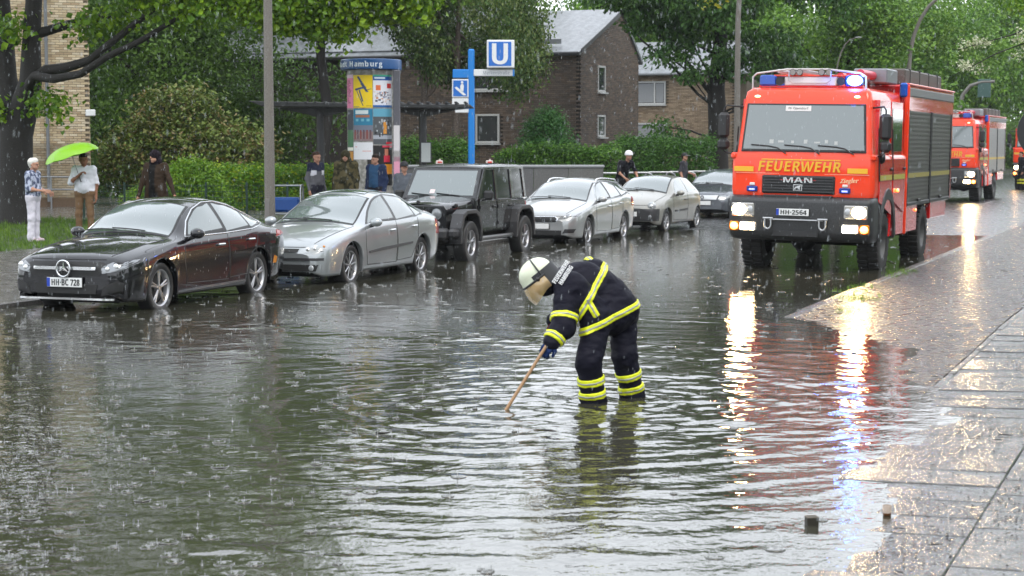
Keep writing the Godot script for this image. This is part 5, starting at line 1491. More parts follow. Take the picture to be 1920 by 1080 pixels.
	for s in [-1.0, 1.0]:
		var lean := Basis(Vector3(0, 0, 1), s * 0.11)
		var tt := Transform3D(lean, Vector3(s * 0.77, 1.11, 0)) * side
		for q in [[1.50, 1.68, 2.02, 2.14], [2.50, 2.62, 2.50, 2.62], [3.36, 3.50, 3.36, 3.50], [4.10, 4.22, 4.06, 4.18]]:
			obj("pillar", M.new().prism(Z.call([q[0], 0.0, q[1], 0.0, q[3], 0.58, q[2], 0.58]), -0.03, 0.02, tt, 0.008), pm, t)
		for q in [[1.68, 2.50, 2.50, 2.10], [2.62, 3.36, 3.36, 2.62], [3.50, 4.10, 4.06, 3.50]]:
			obj("side_window", M.new().prism(Z.call([q[0], 0.0, q[1], 0.0, q[2], 0.56, q[3], 0.56]), -0.012, -0.002, tt), mat(L(0.014, 0.018, 0.018), 0.05, 0.0, 0.5), t)
		obj("cant_rail", M.new().prism(Z.call([2.02, 0.545, 4.18, 0.545, 4.18, 0.60, 2.06, 0.60]), -0.03, 0.022, tt, 0.006), pm, t)
	# windscreen frame and pane
	var wt := Transform3D(Basis(Vector3(1, 0, 0), -0.70), Vector3(0, 1.14, -1.50))
	var wf := obj("windscreen_frame", M.new().prism([Vector2(-0.75, 0.0), Vector2(0.75, 0.0), Vector2(0.69, 0.72), Vector2(-0.69, 0.72)], -0.05, 0.0, wt, 0.015), pm, t)
	obj("windscreen", M.new().prism([Vector2(-0.68, 0.07), Vector2(0.68, 0.07), Vector2(0.635, 0.65), Vector2(-0.635, 0.65)], 0.0, 0.006, wt), lit_wet_screen(), wf)
	obj("sticker", M.new().box(Vector3(-0.18, 0.16, 0.009), Vector3(0.10, 0.09, 0.004), 0.0, wt), mat(L(0.6, 0.5, 0.5), 0.5), wf)
	for k in 2:
		var x: float = [-0.1, 0.42][k]
		obj("wiper", M.new().tube([wt * Vector3(x, 0.05, 0.025), wt * Vector3(x - 0.25, 0.08, 0.02), wt * Vector3(x - 0.5, 0.11, 0.02)], 0.01, 6), black, t)
	# front bumper, lower shell, spare wheel
	obj("front_bumper", M.new().box(Vector3(0, 0.56, -0.14), Vector3(1.50, 0.20, 0.28), 0.05), plast, t)
	for s in [-1.0, 1.0]: obj("bumper_end", M.new().box(Vector3(s * 0.82, 0.57, -0.24), Vector3(0.18, 0.17, 0.26), 0.05), plast, t)
	obj("chassis", M.new().box(Vector3(0, 0.50, -2.2), Vector3(1.2, 0.26, 3.9), 0.03), black, t)
	obj("axle", M.new().cyl(Vector3(-0.7, 0.385, -0.86), Vector3(0.7, 0.385, -0.86), 0.06, -1, 8), black, t)
	obj("rear_axle", M.new().cyl(Vector3(-0.7, 0.385, -3.81), Vector3(0.7, 0.385, -3.81), 0.06, -1, 8), black, t)
	obj("inner_wing", M.new().box(Vector3(0, 0.8, -0.95), Vector3(1.1, 0.36, 1.1), 0.02), black, t)

# ------------------------------------------------------------------ fire trucks
func glow(c: Color, e: float) -> StandardMaterial3D:
	var key := "glow%s%.2f" % [c, e]
	if mats.has(key): return mats[key]
	var m := StandardMaterial3D.new()
	m.albedo_color = Color(0.9, 0.9, 0.9)
	m.roughness = 0.3
	m.emission_enabled = true; m.emission = c; m.emission_energy_multiplier = e
	mats[key] = m
	return m

func truck_wheel(t: Node, at: Vector3, out: float) -> void:
	var T3 := Transform3D(Basis(Vector3(0, -1, 0), Vector3(1, 0, 0), Vector3(0, 0, 1)), Vector3.ZERO)
	var R := 0.54
	var w := 0.36
	var m := M.new()
	m.lathe([Vector2(0.27, -w * 0.5), Vector2(R * 0.9, -w * 0.5), Vector2(R * 0.965, -w * 0.4), Vector2(R * 0.965, w * 0.4), Vector2(R * 0.9, w * 0.5), Vector2(0.30, w * 0.5), Vector2(0.27, w * 0.35)], 40, T3)
	var o := obj("wheel", m, mat(L(0.02, 0.019, 0.018), 0.7), t, Transform3D(Basis(Vector3.UP, 0.0 if out > 0 else PI), at))
	var lug := M.new()
	for k in 30:
		for s in [-1.0, 1.0]:
			var b := Basis(Vector3.RIGHT, TAU * (k + 0.25 * s) / 30.0)
			lug.box(Vector3(s * w * 0.26, R * 0.975, 0), Vector3(w * 0.48, 0.04, 0.062), 0.006, Transform3D(b, Vector3.ZERO))
	obj("tread", lug, mat(L(0.02, 0.019, 0.018), 0.7), o)
	obj("rim", M.new().lathe([Vector2(0.10, w * 0.1), Vector2(0.14, w * 0.28), Vector2(0.2, w * 0.12), Vector2(0.26, w * 0.3), Vector2(0.29, w * 0.46)], 28, T3).disc(0.10, Transform3D(Basis(Vector3(0, -1, 0), Vector3(1, 0, 0), Vector3(0, 0, 1)), Vector3(w * 0.1, 0, 0)), 20), mat(L(0.09, 0.09, 0.09), 0.5, 0.3), o)

func shutter(w: float, h: float) -> M:
	var m := M.new()
	var rows := []
	var n := int(h / 0.02)
	for j in n + 1:
		var y := h * j / n
		var z := 0.006 * absf(sin(PI * y / 0.08))
		rows.append(PackedVector3Array([Vector3(0, y, z), Vector3(w, y, z)]))
	return m.grid(rows)

func fire_truck(label: String, at: Vector3, turn: float, roll: float, near: bool, plate_txt: String, shutter_c: Color, detail := true) -> Node3D:
	var t := thing("fire_truck", label, "fire truck", at, turn, "fire trucks driving up the flooded street")
	t.rotation.z = roll
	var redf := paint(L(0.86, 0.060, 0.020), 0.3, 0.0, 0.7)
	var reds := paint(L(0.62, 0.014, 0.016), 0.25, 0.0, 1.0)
	var yellow := mat(L(0.80, 0.42, 0.02), 0.4)
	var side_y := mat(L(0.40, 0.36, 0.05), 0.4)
	var black := mat(L(0.015, 0.015, 0.016), 0.5)
	var grey := tri_mat(L(0.05, 0.052, 0.055), 0.45, 1.0, T.grain)
	var alu := mat(L(0.45, 0.46, 0.47), 0.35, 0.8)
	var white := mat(L(0.70, 0.66, 0.64), 0.4)
	var glass := car_glass()
	var W := 1.22
	# --- cab: one shell, lower block and leaning upper block
	var cab := M.new()
	# section rings from bottom to top: y, half width, front z, back z
	var prof := [[1.33, 1.22, -0.02, -2.95], [1.42, 1.235, 0.0, -2.95], [1.95, 1.235, -0.01, -2.95], [2.02, 1.225, -0.03, -2.95], [2.06, 1.17, -0.06, -2.95], [2.90, 1.11, -0.20, -2.95], [3.10, 1.08, -0.27, -2.95], [3.17, 1.0, -0.38, -2.93], [3.18, 0.6, -0.6, -2.6]]
	var rows := []
	for q in prof:
		var row := PackedVector3Array()
		var hw: float = q[1]
		var zf: float = q[2]
		var zb: float = q[3]
		var c := 0.09
		for p in [[-hw, zb], [-hw, lerpf(zb, zf, 0.5)], [-hw, zf - c], [-hw + c * 0.3, zf - c * 0.3], [-hw + c, zf], [-hw * 0.5, zf + 0.012], [0.0, zf + 0.016], [hw * 0.5, zf + 0.012], [hw - c, zf], [hw - c * 0.3, zf - c * 0.3], [hw, zf - c], [hw, lerpf(zb, zf, 0.5)], [hw, zb]]:
			row.append(Vector3(p[0], q[0], p[1]))
		rows.append(row)
	cab.grid(rows)
	var cabo := obj("cab", cab, redf, t)
	obj("cab_roof", M.new().box(Vector3(0, 3.165, -1.65), Vector3(1.9, 0.03, 2.3), 0.01), redf, cabo)
	obj("cab_floor", M.new().box(Vector3(0, 1.36, -1.5), Vector3(2.38, 0.05, 2.9), 0.01), black, cabo)
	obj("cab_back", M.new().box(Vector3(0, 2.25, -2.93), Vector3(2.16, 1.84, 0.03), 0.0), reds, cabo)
	# front plane of the windscreen between y 2.06 and 2.90
	var wsb := Basis(Vector3(1, 0, 0), -atan2(0.14, 0.84))
	var wt := Transform3D(wsb, Vector3(0, 2.09, -0.045))
	var frame := obj("windscreen_frame", M.new().prism([Vector2(-1.075, -0.01), Vector2(1.075, -0.01), Vector2(1.02, 0.82), Vector2(-1.02, 0.82)], -0.05, 0.012, wt, 0.008), black, t)
	obj("windscreen", M.new().prism([Vector2(-1.045, 0.025), Vector2(1.045, 0.025), Vector2(0.99, 0.79), Vector2(-0.99, 0.79)], 0.0, 0.018, wt, 0.004), lit_wet_screen(), frame)
	obj("name_board", M.new().box(Vector3(-0.12, 0.735, 0.022), Vector3(0.44, 0.09, 0.006), 0.0, wt), white, frame)
	if near: text("FF Öjendorf", frame, "board_lettering", black, wt * Transform3D(Basis(), Vector3(-0.12, 0.735, 0.027)), 0.055, 0.34, 0.003, "Droid Sans", false)
	# cab fittings seen through the glass: rows of small pale things on the dashboard
	for k in (7 if near else 0): obj("dashboard_item", M.new().box(Vector3(-0.55 + 0.19 * k + 0.03 * sin(k * 5.0), 0.16 + 0.05 * sin(k * 3.1), 0.0195), Vector3(0.07 + 0.03 * sin(k * 2.0), 0.05 + 0.02 * cos(k * 4.0), 0.003), 0.0, wt), mat(L(0.42, 0.43, 0.42), 0.5), frame)
	for k in 3:
		var x: float = [-0.28, 0.3, 0.88][k]
		obj("wiper", M.new().tube([wt * Vector3(x, -0.05, 0.05), wt * Vector3(x - 0.16, 0.05, 0.045), wt * Vector3(x - 0.32, 0.08, 0.04), wt * Vector3(x - 0.62, 0.10, 0.035)], 0.012, 6), black, t)
	# front panel: bands, lettering, grille
	for s in [-1.0, 1.0]:
		obj("front_band", M.new().box(Vector3(s * 0.98 - 0.03, 1.775, 0.004), Vector3(0.34, 0.085, 0.012), 0.002), yellow, t)
		obj("corner_step", M.new().box(Vector3(s * 1.2, 2.0, -0.09), Vector3(0.1, 0.11, 0.2), 0.03), redf, t)
	obj("title_bar", M.new().box(Vector3(-0.02, 1.945, 0.008), Vector3(1.36, 0.018, 0.012), 0.002), yellow, t)
	text("FEUERWEHR", t, "front_lettering", yellow, Transform3D(Basis(), Vector3(-0.03, 1.835, 0.022)), 0.175, 1.42, 0.006, "Droid Sans", true, 0.16)
	obj("waist_line", M.new().box(Vector3(0, 1.71, 0.003), Vector3(2.3, 0.012, 0.01), 0.002), mat(L(0.85, 0.30, 0.2), 0.4), t)
	var gr := obj("grille", M.new().box(Vector3(-0.05, 1.525, 0.01), Vector3(1.26, 0.31, 0.05), 0.02), black, t)
	for k in 6: obj("grille_bar", M.new().box(Vector3(-0.05, 1.405 + 0.048 * k, 0.038), Vector3(1.2, 0.022, 0.03), 0.006), grey, gr)
	text("MAN", gr, "maker_lettering", mat(L(0.75, 0.76, 0.77), 0.2, 0.7), Transform3D(Basis(), Vector3(-0.05, 1.605, 0.06)), 0.09, 0.50, 0.012, "Droid Sans", true)
	obj("badge_stripe", M.new().box(Vector3(-0.05, 1.60, 0.046), Vector3(0.62, 0.02, 0.012)), mat(L(0.5, 0.01, 0.01), 0.4), gr)
	var bd := obj("badge", M.new().box(Vector3(-0.05, 1.475, 0.052), Vector3(0.155, 0.11, 0.014), 0.004), mat(L(0.65, 0.66, 0.67), 0.25, 0.6), gr)
	obj("badge_field", M.new().box(Vector3(-0.05, 1.475, 0.058), Vector3(0.13, 0.086, 0.008)), black, bd)
	# small running lion on the badge
	var lion := M.new()
	var lt := Transform3D(Basis(), Vector3(-0.05, 1.475, 0))
	lion.prism([Vector2(-0.055, -0.02), Vector2(-0.03, -0.005), Vector2(0.01, -0.005), Vector2(0.03, -0.03), Vector2(0.045, -0.03), Vector2(0.04, 0.01), Vector2(0.055, 0.025), Vector2(0.045, 0.038), Vector2(0.02, 0.032), Vector2(-0.02, 0.018), Vector2(-0.045, 0.01)], 0.062, 0.068, lt)
	lion.prism([Vector2(-0.055, -0.035), Vector2(-0.035, -0.035), Vector2(-0.03, -0.005), Vector2(-0.045, 0.0)], 0.062, 0.068, lt)
	obj("lion_emblem", lion, mat(L(0.65, 0.66, 0.67), 0.25, 0.6), bd)
	text("Ziegler", t, "builder_lettering", mat(L(0.85, 0.62, 0.35), 0.4), Transform3D(Basis(Vector3(0, 0, 1), 0.04), Vector3(0.82, 1.60, 0.014)), 0.095, 0.30, 0.005, "Droid Serif", true, 0.25)
	for s in [-1.0, 1.0]:
		var fl := obj("front_flasher", M.new().box(Vector3(s * 0.80 - 0.05, 1.44, 0.02), Vector3(0.19, 0.095, 0.05), 0.015), mat(L(0.01, 0.04, 0.22), 0.2), t)
		obj("flasher_lens", M.new().box(Vector3(s * 0.80 - 0.05, 1.43, 0.045), Vector3(0.10, 0.03, 0.012), 0.004), glow(Color(0.05, 0.2, 1.0), 1.5), fl)
		obj("flasher_cap", M.new().box(Vector3(s * 0.80 - 0.05, 1.52, 0.015), Vector3(0.09, 0.05, 0.04), 0.01), white, fl)
		obj("marker_lamp", M.new().ball(Vector3(s * 0.86, 3.02, -0.225), Vector3(0.055, 0.024, 0.03), 10, 6), glow(Color(1.0, 0.82, 0.55), 1.3), t)
	# --- bumper
	var bump := M.new()
	var brow := []
	for q in [[0.56, -0.12, 1.17], [0.60, 0.06, 1.22], [0.74, 0.13, 1.245], [1.22, 0.15, 1.245], [1.30, 0.10, 1.24], [1.335, -0.05, 1.2]]:
		var row := PackedVector3Array()
		for p in [[-1.0, -0.55], [-1.0, -0.2], [-0.985, -0.06], [-0.93, 0.0], [-0.5, 0.0], [0.0, 0.0], [0.5, 0.0], [0.93, 0.0], [0.985, -0.06], [1.0, -0.2], [1.0, -0.55]]:
			row.append(Vector3(p[0] * q[2], q[0], q[1] + p[1]))
		brow.append(row)
	bump.grid(brow)
	var bo := obj("bumper", bump, grey, t)
	obj("bumper_slot", M.new().box(Vector3(-0.05, 0.72, 0.10), Vector3(0.78, 0.16, 0.06), 0.01), black, bo)
	obj("tow_bar", M.new().cyl(Vector3(-0.5, 0.93, 0.165), Vector3(0.42, 0.93, 0.165), 0.014, -1, 8), alu, bo)
	obj("step_plate", M.new().box(Vector3(-0.05, 1.32, -0.03), Vector3(1.2, 0.05, 0.2), 0.015), black, bo)
	for x in [-0.52, 0.42]:
		var sh := []
		for k in 13:
			var a := PI * k / 12.0
			sh.append(Vector3(x + cos(a) * 0.055, 0.84 - sin(a) * 0.07, 0.185))
		sh.push_front(Vector3(x + 0.055, 0.95, 0.18)); sh.append(Vector3(x - 0.055, 0.95, 0.18))
		obj("shackle", M.new().tube(sh, 0.016, 7), alu, bo)
		obj("shackle_pin", M.new().cyl(Vector3(x - 0.085, 0.95, 0.18), Vector3(x + 0.085, 0.95, 0.18), 0.018, -1, 8), alu, bo)
	plate(t, Transform3D(Basis(), Vector3(-0.1, 1.06, 0.165)), plate_txt, 0.56)
	var lamp_w := glow(Color(1.0, 0.86, 0.62), 34.0 if near else 26.0)
	var lamp_a := glow(Color(1.0, 0.42, 0.06), 9.0)
	var clear := mat(L(0.45, 0.44, 0.42), 0.1, 0.3, 0.6)
	for s in [-1.0, 1.0]:
		var hl := obj("headlight", M.new().box(Vector3(s * 0.97, 1.085, 0.14), Vector3(0.40, 0.235, 0.05), 0.02), clear, bo)
		var hx: float = s * 1.03
		obj("headlight_lens", M.new().ball(Vector3(hx, 1.085, 0.165), Vector3(0.125, 0.10, 0.02), 18, 8), lamp_w, hl)
		obj("inner_lens", M.new().ball(Vector3(s * 0.84, 1.085, 0.16), Vector3(0.06, 0.07, 0.015), 14, 6), alu, hl)
		var fg := obj("fog_light", M.new().box(Vector3(s * 0.88, 0.80, 0.135), Vector3(0.30, 0.165, 0.05), 0.02), clear, bo)
		obj("fog_lens", M.new().box(Vector3(s * 0.88, 0.80, 0.158), Vector3(0.25, 0.125, 0.02), 0.01), lamp_w, fg)
		var tu := obj("indicator", M.new().box(Vector3(s * 1.12, 0.80, 0.125), Vector3(0.17, 0.165, 0.05), 0.02), mat(L(0.6, 0.22, 0.02), 0.2), bo)
		obj("indicator_lens", M.new().ball(Vector3(s * 1.12, 0.80, 0.15), Vector3(0.07, 0.065, 0.015), 14, 6), lamp_a, tu)
		if detail:
			var sp := SpotLight3D.new()
			sp.name = "headlight_beam"
			t.add_child(sp, true)
			sp.position = Vector3(hx, 0.98, 0.24)
			sp.rotation = Vector3(-0.05, PI, 0)
			sp.light_color = Color(1.0, 0.86, 0.62); sp.light_energy = 2.2; sp.spot_angle = 34.0; sp.spot_range = 60.0; sp.spot_attenuation = 2.0
			sp.light_size = 0.1; sp.shadow_enabled = true
	# --- cab sides
	for s in [-1.0, 1.0]:
		var X := func(p: Array, x0: float, x1: float, bev := 0.004) -> M:
			var q := []
			for k in range(0, p.size(), 2): q.append(Vector2(p[k], p[k + 1]))
			return M.new().prism(q, (x0 if s > 0 else -x1), (x1 if s > 0 else -x0), Transform3D(Basis(Vector3(0, 0, -1), Vector3(0, 1, 0), Vector3(1, 0, 0)), Vector3.ZERO), bev)
		for k in 2:
			var z0: float = [0.38, 1.62][k]
			var z1: float = [1.52, 2.78][k]
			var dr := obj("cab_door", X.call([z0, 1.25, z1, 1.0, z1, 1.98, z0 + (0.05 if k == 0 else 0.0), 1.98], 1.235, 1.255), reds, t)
			obj("door_frame", X.call([z0 + (0.05 if k == 0 else 0.0), 1.98, z1, 1.98, z1, 2.98, z0 + (0.16 if k == 0 else 0.0), 2.98], 1.10, 1.19), reds, dr)
			obj("side_window", X.call([z0 + (0.16 if k == 0 else 0.1), 2.1, z1 - 0.1, 2.1, z1 - 0.1, 2.86, z0 + (0.26 if k == 0 else 0.1), 2.86], 1.188, 1.198), glass, dr)
			obj("handle", M.new().box(Vector3(s * 1.27, 1.80, -z1 + 0.16), Vector3(0.03, 0.05, 0.16), 0.012), black, dr)
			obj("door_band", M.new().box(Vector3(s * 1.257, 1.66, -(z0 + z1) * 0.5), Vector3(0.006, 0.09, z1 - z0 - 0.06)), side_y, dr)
			obj("grab_rail", M.new().cyl(Vector3(s * 1.26, 1.6, -z0 + 0.04), Vector3(s * 1.22, 2.5, -z0 + 0.02), 0.014, -1, 7), black, dr)
		obj("cab_skirt", X.call([1.55, 0.62, 2.95, 0.62, 2.95, 1.34, 1.75, 1.34], 1.12, 1.225), reds, t)
		# arch over the front wheel
		var prof2 := []
		var inn := []
		for k in 11:
			var a := PI * k / 10.0
			prof2.append(Vector2(1.18 - cos(a) * 0.76, 0.62 + sin(a) * 0.86))
			inn.append(Vector2(1.18 - cos(a) * 0.62, 0.58 + sin(a) * 0.70))
		inn.reverse()
		var pl: Array = prof2 + inn
		obj("front_wheel_arch", M.new().prism(pl, (0.85 if s > 0 else -1.27), (1.27 if s > 0 else -0.85), Transform3D(Basis(Vector3(0, 0, -1), Vector3(0, 1, 0), Vector3(1, 0, 0)), Vector3.ZERO), 0.015), grey, t)
		obj("side_indicator", M.new().ball(Vector3(s * 1.28, 1.42, -1.95), Vector3(0.03, 0.035, 0.05), 10, 6), glow(Color(1.0, 0.4, 0.05), 3.0), t)
		# mirrors on tubular arms
		var mx: float = s * (1.32 if s > 0 else 1.40)
		var arm := obj("mirror_arm", M.new().tube([Vector3(s * 1.10, 2.84, -0.34), Vector3(mx, 2.86, -0.22), Vector3(mx + s * 0.04, 2.8, -0.2), Vector3(mx + s * 0.04, 2.1, -0.2), Vector3(mx, 2.05, -0.22), Vector3(s * 1.2, 2.02, -0.3)], 0.016, 7), black, t)
		obj("mirror_head", M.new().box(Vector3(mx + s * 0.04, 2.52, -0.2), Vector3(0.20, 0.44, 0.12), 0.05), black, arm)
		obj("wide_mirror", M.new().box(Vector3(mx + s * 0.04, 2.19, -0.2), Vector3(0.21, 0.19, 0.13), 0.05), black, arm)
		obj("kerb_mirror", M.new().ball(Vector3(s * 1.27, 2.0, -0.45), Vector3(0.06, 0.1, 0.08), 10, 6), black, t)
		truck_wheel(t, Vector3(s * 1.02, 0.54, -1.18), s)
		truck_wheel(t, Vector3(s * 1.02, 0.54, -5.2), s)
	# front apron behind the lamps, chassis, axles
	obj("chassis", M.new().box(Vector3(0, 0.86, -4.2), Vector3(0.9, 0.34, 8.0), 0.03), black, t)
	obj("engine_block", M.new().box(Vector3(0, 0.92, -1.4), Vector3(1.3, 0.7, 2.2), 0.1), black, t)
	obj("front_axle", M.new().cyl(Vector3(-1.0, 0.54, -1.18), Vector3(1.0, 0.54, -1.18), 0.09, -1, 10).ball(Vector3(-0.2, 0.54, -1.18), Vector3(0.24, 0.22, 0.24)), black, t)
	obj("rear_axle", M.new().cyl(Vector3(-1.0, 0.54, -5.2), Vector3(1.0, 0.54, -5.2), 0.09, -1, 10).ball(Vector3(0, 0.54, -5.2), Vector3(0.25, 0.23, 0.25)), black, t)
	for s in [-1.0, 1.0]: obj("fuel_tank", M.new().box(Vector3(s * 0.85, 0.82, -3.3), Vector3(0.5, 0.42, 1.1), 0.06), black, t)
	# --- equipment body
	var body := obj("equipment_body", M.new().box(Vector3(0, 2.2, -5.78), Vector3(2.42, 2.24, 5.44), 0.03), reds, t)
	obj("body_corner", M.new().box(Vector3(1.2, 1.95, -3.04), Vector3(0.1, 2.72, 0.06), 0.02), redf, body)
	for s in [-1.0, 1.0]:
		obj("top_rail", M.new().box(Vector3(s * 1.2, 3.19, -5.78), Vector3(0.06, 0.16, 5.3), 0.015), mat(L(0.16, 0.165, 0.165), 0.5), body)
		obj("roof_edge", M.new().box(Vector3(s * 1.2, 3.33, -5.78), Vector3(0.07, 0.035, 5.44), 0.01), redf, body)
		# skirts before and behind the rear wheel
		obj("body_skirt", M.new().box(Vector3(s * 1.16, 0.86, -3.72), Vector3(0.1, 0.5, 1.36), 0.015), reds, body)
		obj("rear_skirt", M.new().box(Vector3(s * 1.16, 0.94, -6.9), Vector3(0.1, 0.34, 1.9), 0.015), reds, body)
		obj("mudguard", M.new().box(Vector3(s * 1.0, 1.1, -5.2), Vector3(0.4, 0.05, 1.5), 0.01), black, body)
		obj("side_marker", M.new().ball(Vector3(s * 1.225, 1.0, -4.2), Vector3(0.02, 0.03, 0.05), 8, 6), glow(Color(1.0, 0.4, 0.05), 2.0), body)
		for k in 2:
			var z0: float = [-3.15, -5.7][k]
			var w := 2.5
			var b := Basis(Vector3(0, 0, -1), Vector3(0, 1, 0), Vector3(1, 0, 0)) if s > 0 else Basis(Vector3(0, 0, 1), Vector3(0, 1, 0), Vector3(-1, 0, 0))
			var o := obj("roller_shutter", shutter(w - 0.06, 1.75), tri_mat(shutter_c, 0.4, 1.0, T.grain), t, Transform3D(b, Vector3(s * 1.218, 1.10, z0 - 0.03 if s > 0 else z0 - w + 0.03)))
			obj("shutter_band", M.new().box(Vector3((w - 0.06) * 0.5, 0.56, 0.008), Vector3(w - 0.08, 0.085, 0.006)), mat(L(0.28, 0.24, 0.06) if near else L(0.55, 0.40, 0.1), 0.5), o)
			obj("shutter_bar", M.new().box(Vector3((w - 0.06) * 0.5, 0.03, 0.012), Vector3(w - 0.06, 0.06, 0.03), 0.006), grey, o)
			obj("shutter_latch", M.new().box(Vector3((w - 0.06) * 0.5, 0.09, 0.03), Vector3(0.3, 0.05, 0.03), 0.01), black, o)
			for e in [0.0, w - 0.06]: obj("shutter_guide", M.new().box(Vector3(e, 0.875, 0.006), Vector3(0.07, 1.78, 0.03), 0.006), black, o)
		obj("blue_corner_lamp", M.new().box(Vector3(s * 1.14, 3.22, -3.02), Vector3(0.14, 0.26, 0.12), 0.03), mat(L(0.01, 0.09, 0.45), 0.15), t)
	# --- roof gear on the cab
	for s in [-1.0, 1.0]:
		var bc := obj("blue_beacon", M.new().box(Vector3(s * 0.74, 3.30, -0.55), Vector3(0.30, 0.19, 0.24), 0.03), mat(L(0.01, 0.07, 0.42), 0.12, 0.0, 0.6), t)
		if near and s > 0:
			obj("beacon_light", M.new().ball(Vector3(0.77, 3.30, -0.42), Vector3(0.135, 0.088, 0.03), 16, 8), glow(Color(0.35, 0.62, 1.0), 9.0), bc)
			var om := OmniLight3D.new()
			om.name = "beacon_glow"
			t.add_child(om, true)
			om.position = Vector3(0.77, 3.32, -0.30)
			om.light_color = Color(0.2, 0.45, 1.0); om.light_energy = 0.3; om.omni_range = 30.0; om.omni_attenuation = 2.0; om.light_size = 0.1; om.shadow_enabled = true
		obj("horn", M.new().cyl(Vector3(s * 0.53, 3.29, -0.6), Vector3(s * 0.53, 3.29, -0.43), 0.05, 0.075, 14), black, t)
	obj("beacon_bridge", M.new().box(Vector3(0, 3.29, -0.56), Vector3(0.92, 0.16, 0.2), 0.02), white, t)
	obj("bridge_cover", M.new().box(Vector3(0, 3.385, -0.58), Vector3(1.3, 0.03, 0.26), 0.01), redf, t)
	obj("bridge_foot", M.new().box(Vector3(0, 3.2, -0.56), Vector3(1.8, 0.03, 0.2), 0.008), reds, t)
	var hoop := obj("guard_hoop", M.new().tube([Vector3(-1.0, 3.15, -0.42), Vector3(-1.0, 3.36, -0.42), Vector3(-0.93, 3.42, -0.42), Vector3(-0.4, 3.49, -0.42), Vector3(0.3, 3.49, -0.42), Vector3(0.86, 3.43, -0.42), Vector3(0.96, 3.37, -0.42), Vector3(0.97, 3.15, -0.42)], 0.018, 7), mat(L(0.55, 0.5, 0.48), 0.3, 0.5), t)
	obj("lamp_frame", M.new().tube([Vector3(-0.36, 3.46, -0.38), Vector3(-0.36, 3.30, -0.38), Vector3(-0.3, 3.26, -0.38), Vector3(0.3, 3.26, -0.38), Vector3(0.36, 3.30, -0.38), Vector3(0.36, 3.46, -0.38)], 0.013, 6), mat(L(0.5, 0.45, 0.43), 0.35, 0.5), hoop)
	for x in [-0.3, -0.18, 0.2, 0.33]:
		var fl := obj("work_lamp", M.new().cyl(Vector3(x, 3.44, -0.5), Vector3(x, 3.44, -0.39), 0.04, 0.058, 14), black, t)
		obj("lamp_glass", M.new().disc(0.05, Transform3D(Basis(Vector3(1, 0, 0), PI / 2), Vector3(x, 3.44, -0.388)), 14), mat(L(0.25, 0.22, 0.2), 0.15), fl)
	# ladder, hose and crate on the roof
	var lad := obj("ladder", M.new().box(Vector3(-0.62, 3.47, -3.6), Vector3(0.05, 0.07, 5.8), 0.01), alu, t)
	obj("ladder_rail", M.new().box(Vector3(-0.22, 3.47, -3.6), Vector3(0.05, 0.07, 5.8), 0.01), alu, lad)
	for k in 15: obj("rung", M.new().cyl(Vector3(-0.62, 3.47, -0.9 - 0.38 * k), Vector3(-0.22, 3.47, -0.9 - 0.38 * k), 0.016, -1, 7), alu, lad)
	for k in 3: obj("red_tube", M.new().cyl(Vector3(0.42 + 0.17 * k, 3.38 + 0.03 * k, -0.9), Vector3(0.42 + 0.17 * k, 3.38 + 0.03 * k, -4.2), 0.075, -1, 12), mat(L(0.55, 0.03, 0.06), 0.35), t)
	obj("equipment_crate", M.new().box(Vector3(0.72, 3.44, -2.5), Vector3(0.6, 0.26, 1.0), 0.02), mat(L(0.22, 0.23, 0.25), 0.4, 0.4), t)
	obj("roof_locker", M.new().box(Vector3(0.62, 3.48, -5.6), Vector3(0.9, 0.30, 4.2), 0.03), tri_mat(L(0.13, 0.115, 0.10), 0.6, 1.0, T.grain), t)
	for k in 4: obj("locker_strap", M.new().box(Vector3(0.62, 3.485, -4.0 - 1.05 * k), Vector3(0.92, 0.315, 0.04), 0.01), black, t)
	for s in [-1.0, 1.0]: obj("tail_lamp", M.new().box(Vector3(s * 1.0, 0.95, -8.48), Vector3(0.24, 0.14, 0.06), 0.02), mat(L(0.35, 0.01, 0.01), 0.2), t)
	return t

func trucks() -> void:
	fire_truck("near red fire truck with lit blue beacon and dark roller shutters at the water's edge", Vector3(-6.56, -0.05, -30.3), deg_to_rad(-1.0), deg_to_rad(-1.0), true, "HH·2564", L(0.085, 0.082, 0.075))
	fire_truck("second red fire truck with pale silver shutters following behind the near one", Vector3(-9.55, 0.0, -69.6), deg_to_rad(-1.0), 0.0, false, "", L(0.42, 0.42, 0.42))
	fire_truck("third fire truck cut off by the picture edge, farthest up the street", Vector3(-7.95, 0.02, -91.0), deg_to_rad(0.0), 0.0, false, "", L(0.42, 0.42, 0.42), false)

